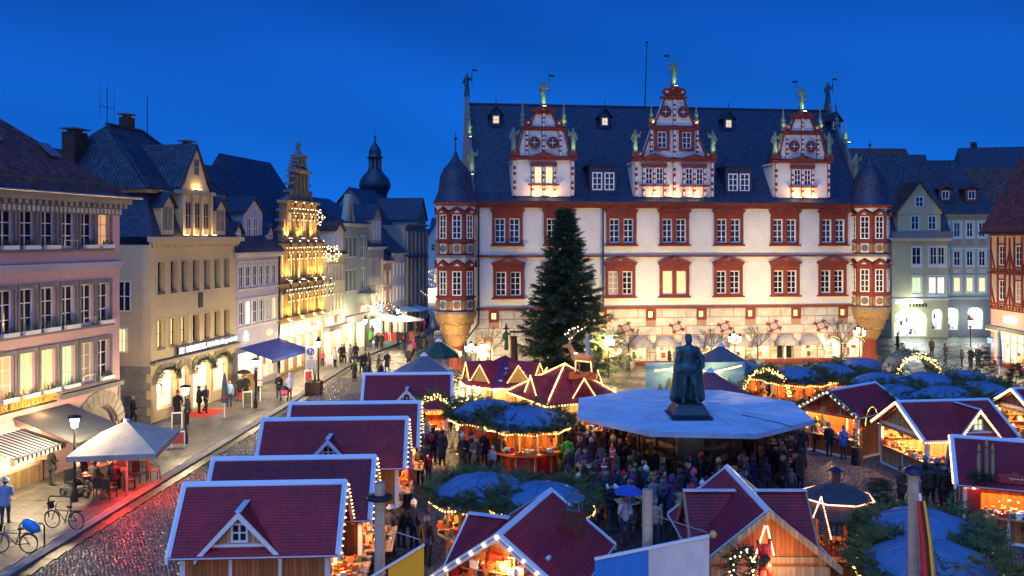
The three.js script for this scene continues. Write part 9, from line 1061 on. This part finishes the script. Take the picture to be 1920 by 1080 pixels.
P_(778, 868, 'hold', -40, 'red', 'black', { where: lane, size: 1.04 }); P_(800, 846, 'stand', 60, 'light blue', 'jeans', { where: lane }); P_(812, 866, 'hold', 170, 'black', 'black', { where: lane, pack: 'red' }); P_(829, 872, 'coat', 190, 'dark grey', 'black', { where: lane }); P_(764, 946, 'hold', 20, 'orange', 'dark grey', { where: 'before the second hut', pack: 'black' }); P_(788, 908, 'pocket', -30, 'black', 'black', { where: lane }); P_(803, 898, 'stand', 10, 'red', 'black', { where: lane, size: 0.66 }); P_(740, 880, 'coat', -80, 'brown', 'black', { where: 'at the third hut' }); P_(748, 945, 'stand', -100, 'brown', 'black', { where: 'at the second hut' }); P_(842, 812, 'walk', 190, 'dark grey', 'dark grey', { where: 'under the fir archway' }); P_(852, 806, 'walk', 170, 'black', 'black', { where: 'under the fir archway' }); P_(865, 818, 'stand', 60, 'grey', 'red', { where: 'at the fir wall', hat: ['white', 'cap'], size: 0.72 }); P_(795, 835, 'hold', -90, 'olive', 'black', { where: 'at the fourth hut' });
P_(867, 882, 'hold', 40, 'black', 'dark grey', { where: cc, hat: ['white', 'cap'], scarf: 'grey' }); P_(884, 880, 'stand', 30, 'black', 'navy', { where: cc, hat: ['black', 'cap'] }); P_(892, 888, 'hold', 10, 'dark grey', 'black', { where: cc, hat: ['grey', 'cap'] }); P_(908, 874, 'hold', 0, 'black', 'black', { where: cc + ' with pale umbrella', bag: 'yellow' }); P_(924, 885, 'stand', -30, 'light blue', 'navy', { where: cc, size: 0.7, hat: ['white', 'cap'] }); P_(940, 880, 'hold', 150, 'dark grey', 'black', { where: cc, hat: ['white', 'cap'] }); P_(932, 876, 'stand', 140, 'brown', 'black', { where: cc });
P_(1047, 862, 'hold', 20, 'beige', 'jeans', { where: 'at the canopy edge with umbrella' }); P_(1058, 858, 'stand', 60, 'brown', 'black', { where: 'at the canopy edge' }); P_(1073, 850, 'stand', 200, 'pink', 'black', { size: 0.62, where: 'at the canopy edge', hat: ['pink', 'cap'] });
P_(733, 1040, 'drink', 150, 'navy', 'black', { where: 'by the ringed flagpole', hat: ['light blue', 'brim'] }); P_(752, 1028, 'stand', 170, 'black', 'black', { where: 'by the ringed flagpole' }); P_(776, 1030, 'stand', 160, 'navy', 'black', { where: 'by the ringed flagpole', hat: ['white', 'cap'] }); P_(800, 1062, 'stand', 160, 'black', 'black', { where: 'by the yellow flag' });
P_(1120, 985, 'pocket', 30, 'navy', 'black', { where: 'beside the order stand', hat: ['navy', 'brim'] }); P_(1172, 1018, 'drink', 10, 'white', 'jeans', { where: 'under the blue umbrella' }); P_(1100, 1018, 'stand', 190, 'brown', 'black', { where: 'behind the chimney hut', hat: ['beige', 'cap'] }); P_(1114, 1024, 'stand', 190, 'navy', 'black', { where: 'behind the chimney hut', hat: ['white', 'cap'] }); P_(1228, 1025, 'stand', 180, 'beige', 'jeans', { where: 'behind the white flag' });
P_(1555, 856, 'stand', 10, 'black', 'black', { where: rs, scarf: 'white' }); P_(1582, 862, 'hold', 190, 'blue', 'black', { where: rs }); P_(1530, 846, 'hold', 200, 'olive', 'black', { where: rs, hat: ['yellow', 'cap'] }); P_(1506, 868, 'stand', 160, 'black', 'jeans', { where: 'pushing the pram', size: 1.05 }); P_(1543, 838, 'stand', 180, 'black', 'black', { where: rs });
P_(1563, 1008, 'hold', -30, 'olive', 'dark grey', { where: 'at the bar pavilion', size: 1.06 }); P_(1588, 1030, 'stand', 170, 'black', 'black', { where: 'at the bar pavilion' }); P_(1690, 955, 'hold', 30, 'brown', 'black', { where: 'behind the bottom right domes' }); [[1744, 948, 'brown'], [1757, 940, 'dark grey'], [1770, 952, 'brown'], [1783, 956, 'black'], [1776, 940, 'navy'], [1735, 930, 'black']].forEach(([px, py, c], i) => P_(px, py, i % 2 ? 'pocket' : 'hold', 160 + i * 12, c, 'black', { where: 'at the gift counter', hat: i === 1 ? ['grey', 'cap'] : undefined }));
P_(1683, 657, 'coat', 90, 'black', 'black', { where: 'by the right oriel' }); P_(1773, 681, 'walk', 10, 'black', 'black', { where: fr, hat: ['black', 'hood'] }); P_(1803, 687, 'hold', 60, 'dark grey', 'navy', { where: fr, bag: 'green' }); P_(1820, 690, 'hold', -60, 'black', 'black', { where: fr, size: 1.06 }); P_(1834, 686, 'coat', -40, 'black', 'black', { where: fr }); P_(1747, 668, 'stand', 120, 'brown', 'black', { where: fr });
[[1178, 700], [1255, 690], [1420, 742], [1455, 752], [1475, 758], [1520, 735], [1440, 748]].forEach(([px, py], i) => P_(px, py, i % 2 ? 'hold' : 'coat', i * 70, ['black', 'black', 'dark grey', 'white', 'red', 'brown', 'navy'][i], 'black', { where: i < 2 ? 'before the town hall shops' : 'behind the canopy' }));
{ // the crowd round the canopy
  const spots = []; const ok = (x, z) => { const r = Math.hypot(x - CX, z - CZ); if (r < 2.9) return false; if (z > -28.2 && x > 4.0) return false; if (z > -33 && x < 3.2) return false; return spots.every(([a, c]) => (a - x) ** 2 + (c - z) ** 2 > 0.21); };
  let t = 0; while (spots.length < 146 && t++ < 6000) { let px, py; const k = rnd(); if (k < 0.40) { px = rr(1062, 1262); py = rr(850, 985); } else if (k < 0.66) { px = rr(1180, 1400); py = rr(925, 1010); } else { px = rr(1365, 1502); py = rr(845, 945); } const [x, z] = gnd(px, py); if (ok(x, z)) spots.push([x, z, px]); }
  spots.forEach(([x, z, px], i) => { const face = Math.atan2(CX - x, CZ - z) * 180 / PI + rr(-110, 110), san = px > 1120 && px < 1200 && z < -36 && z > -42 && i % 3 === 0; const coat = san && i % 2 ? 'red' : pick(['black', 'black', 'black', 'dark grey', 'dark grey', 'navy', 'brown', 'olive', 'grey', 'purple', rnd() < 0.35 ? pick(['blue', 'green', 'red', 'beige', 'white', 'pink', 'yellow']) : 'black']); const q = rnd(); person(x, z, pick(['stand', 'pocket', 'hold', 'hold', 'drink', 'coat']), face, coat, pick(['black', 'dark grey', 'jeans']), { hat: san ? 'santa' : q < 0.28 ? [pick(['dark grey', 'black', 'white', 'beige', 'red', 'navy', 'pink']), 'cap'] : q < 0.36 ? [coat, 'hood'] : undefined, size: q > 0.93 ? 0.68 : rr(0.94, 1.06), where: px < 1262 && z < -34 ? 'left under canopy' : px > 1365 && z < -34 ? 'right under canopy' : 'in front crowd', scarf: q > 0.5 && q < 0.58 ? pick(['red', 'white', 'grey']) : undefined }); });
  console.log('people', folk.length);
}
function umbrella(label, px, py, h, c) { const [x, z] = gnd(px, py), g = thing('umbrella', label, 'umbrella', [x + 0.1, h - 0.85, z + 0.12]); mesh('handle', new B().tube([[0, 0, 0], [0, 0.95, 0]], 0.012, 5), M.black, g); for (let k = 0; k < 8; k++) mesh('canopy_panel', new B().lathe([[0.55, 0.68], [0.5, 0.76], [0.3, 0.88], [0.01, 0.95]], 1, 0, 0, { from: k * PI / 4, to: (k + 1) * PI / 4 }), M['cloth_' + c], g); }
umbrella('blue umbrella over the person in white', 1172, 1018, 2.1, 'blue'); umbrella('pale umbrella in front of the red counter', 908, 874, 2.05, 'beige'); umbrella('dark umbrella at the left canopy edge', 1047, 862, 2.1, 'dark grey'); umbrella('black umbrella in the street group', 664, 717, 2.05, 'black'); umbrella('navy umbrella further up the street', 797, 664, 2.05, 'navy'); umbrella('black umbrella by the poster board', 455, 752, 2.15, 'black');
function pram(label, px, py, c, turn) { const [x, z] = gnd(px, py), g = thing('pram', label, 'pram', [x, 0.05, z], turn); for (const [a, e] of [[-0.24, 0.35], [0.24, 0.35], [-0.24, -0.3], [0.24, -0.3]]) mesh('wheel', new B().add(new THREE.TorusGeometry(0.12, 0.03, 6, 12), rotY(PI / 2, a, 0.14, e)), M.rubber, g); mesh('seat_body', new B().m(new THREE.Matrix4().makeRotationX(-0.3)).box(-0.22, 0.42, -0.25, 0.22, 0.7, 0.35), M['cloth_' + c], g); mesh('hood', new B().lathe([[0.28, 0.72], [0.22, 0.95], [0.02, 1.05]], 8, 0, -0.12), M.black, g); mesh('push_bar', new B().tube([[-0.22, 0.2, 0.3], [-0.22, 1.0, -0.5], [0.22, 1.0, -0.5], [0.22, 0.2, 0.3]], 0.015, 5), M.steel, g); }
pram('pink pram pushed on the left pavement', 533, 753, 'pink', 0.2); pram('grey pram near the sausage hut', 1521, 840, 'grey', 0.8);
// ---------------------------------------------------------------- tidy names, depth and labels
for (const top of [...scene.children]) { // no deeper than thing > part > sub-part
  if (top.isLight) continue; top.updateMatrixWorld(true);
  let again = true; while (again) { again = false; for (const p of [...top.children]) for (const s of [...p.children]) for (const d of [...s.children]) if (!d.isLight && !(s.isLight)) { p.attach(d); again = true; } }
}
{ // things that share a label are told apart by their order from the left
  const by = new Map(), ord = ['leftmost', '2nd from left', '3rd from left', '4th from left', '5th from left']; const px = (o) => { const v = new THREE.Box3().setFromObject(o).getCenter(V()); return v.x / -v.z; };
  for (const o of labelled) { const k = o.userData.label; if (!by.has(k)) by.set(k, []); by.get(k).push(o); }
  for (const [k, list] of by) if (list.length > 1) { list.sort((a, b) => px(a) - px(b)); list.forEach((o, i) => { o.userData.label = k + ', ' + (i === list.length - 1 ? 'rightmost' : ord[i] ?? (i + 1) + 'th from left') + ' of ' + list.length; }); }
}
renderer.render(scene, camera);
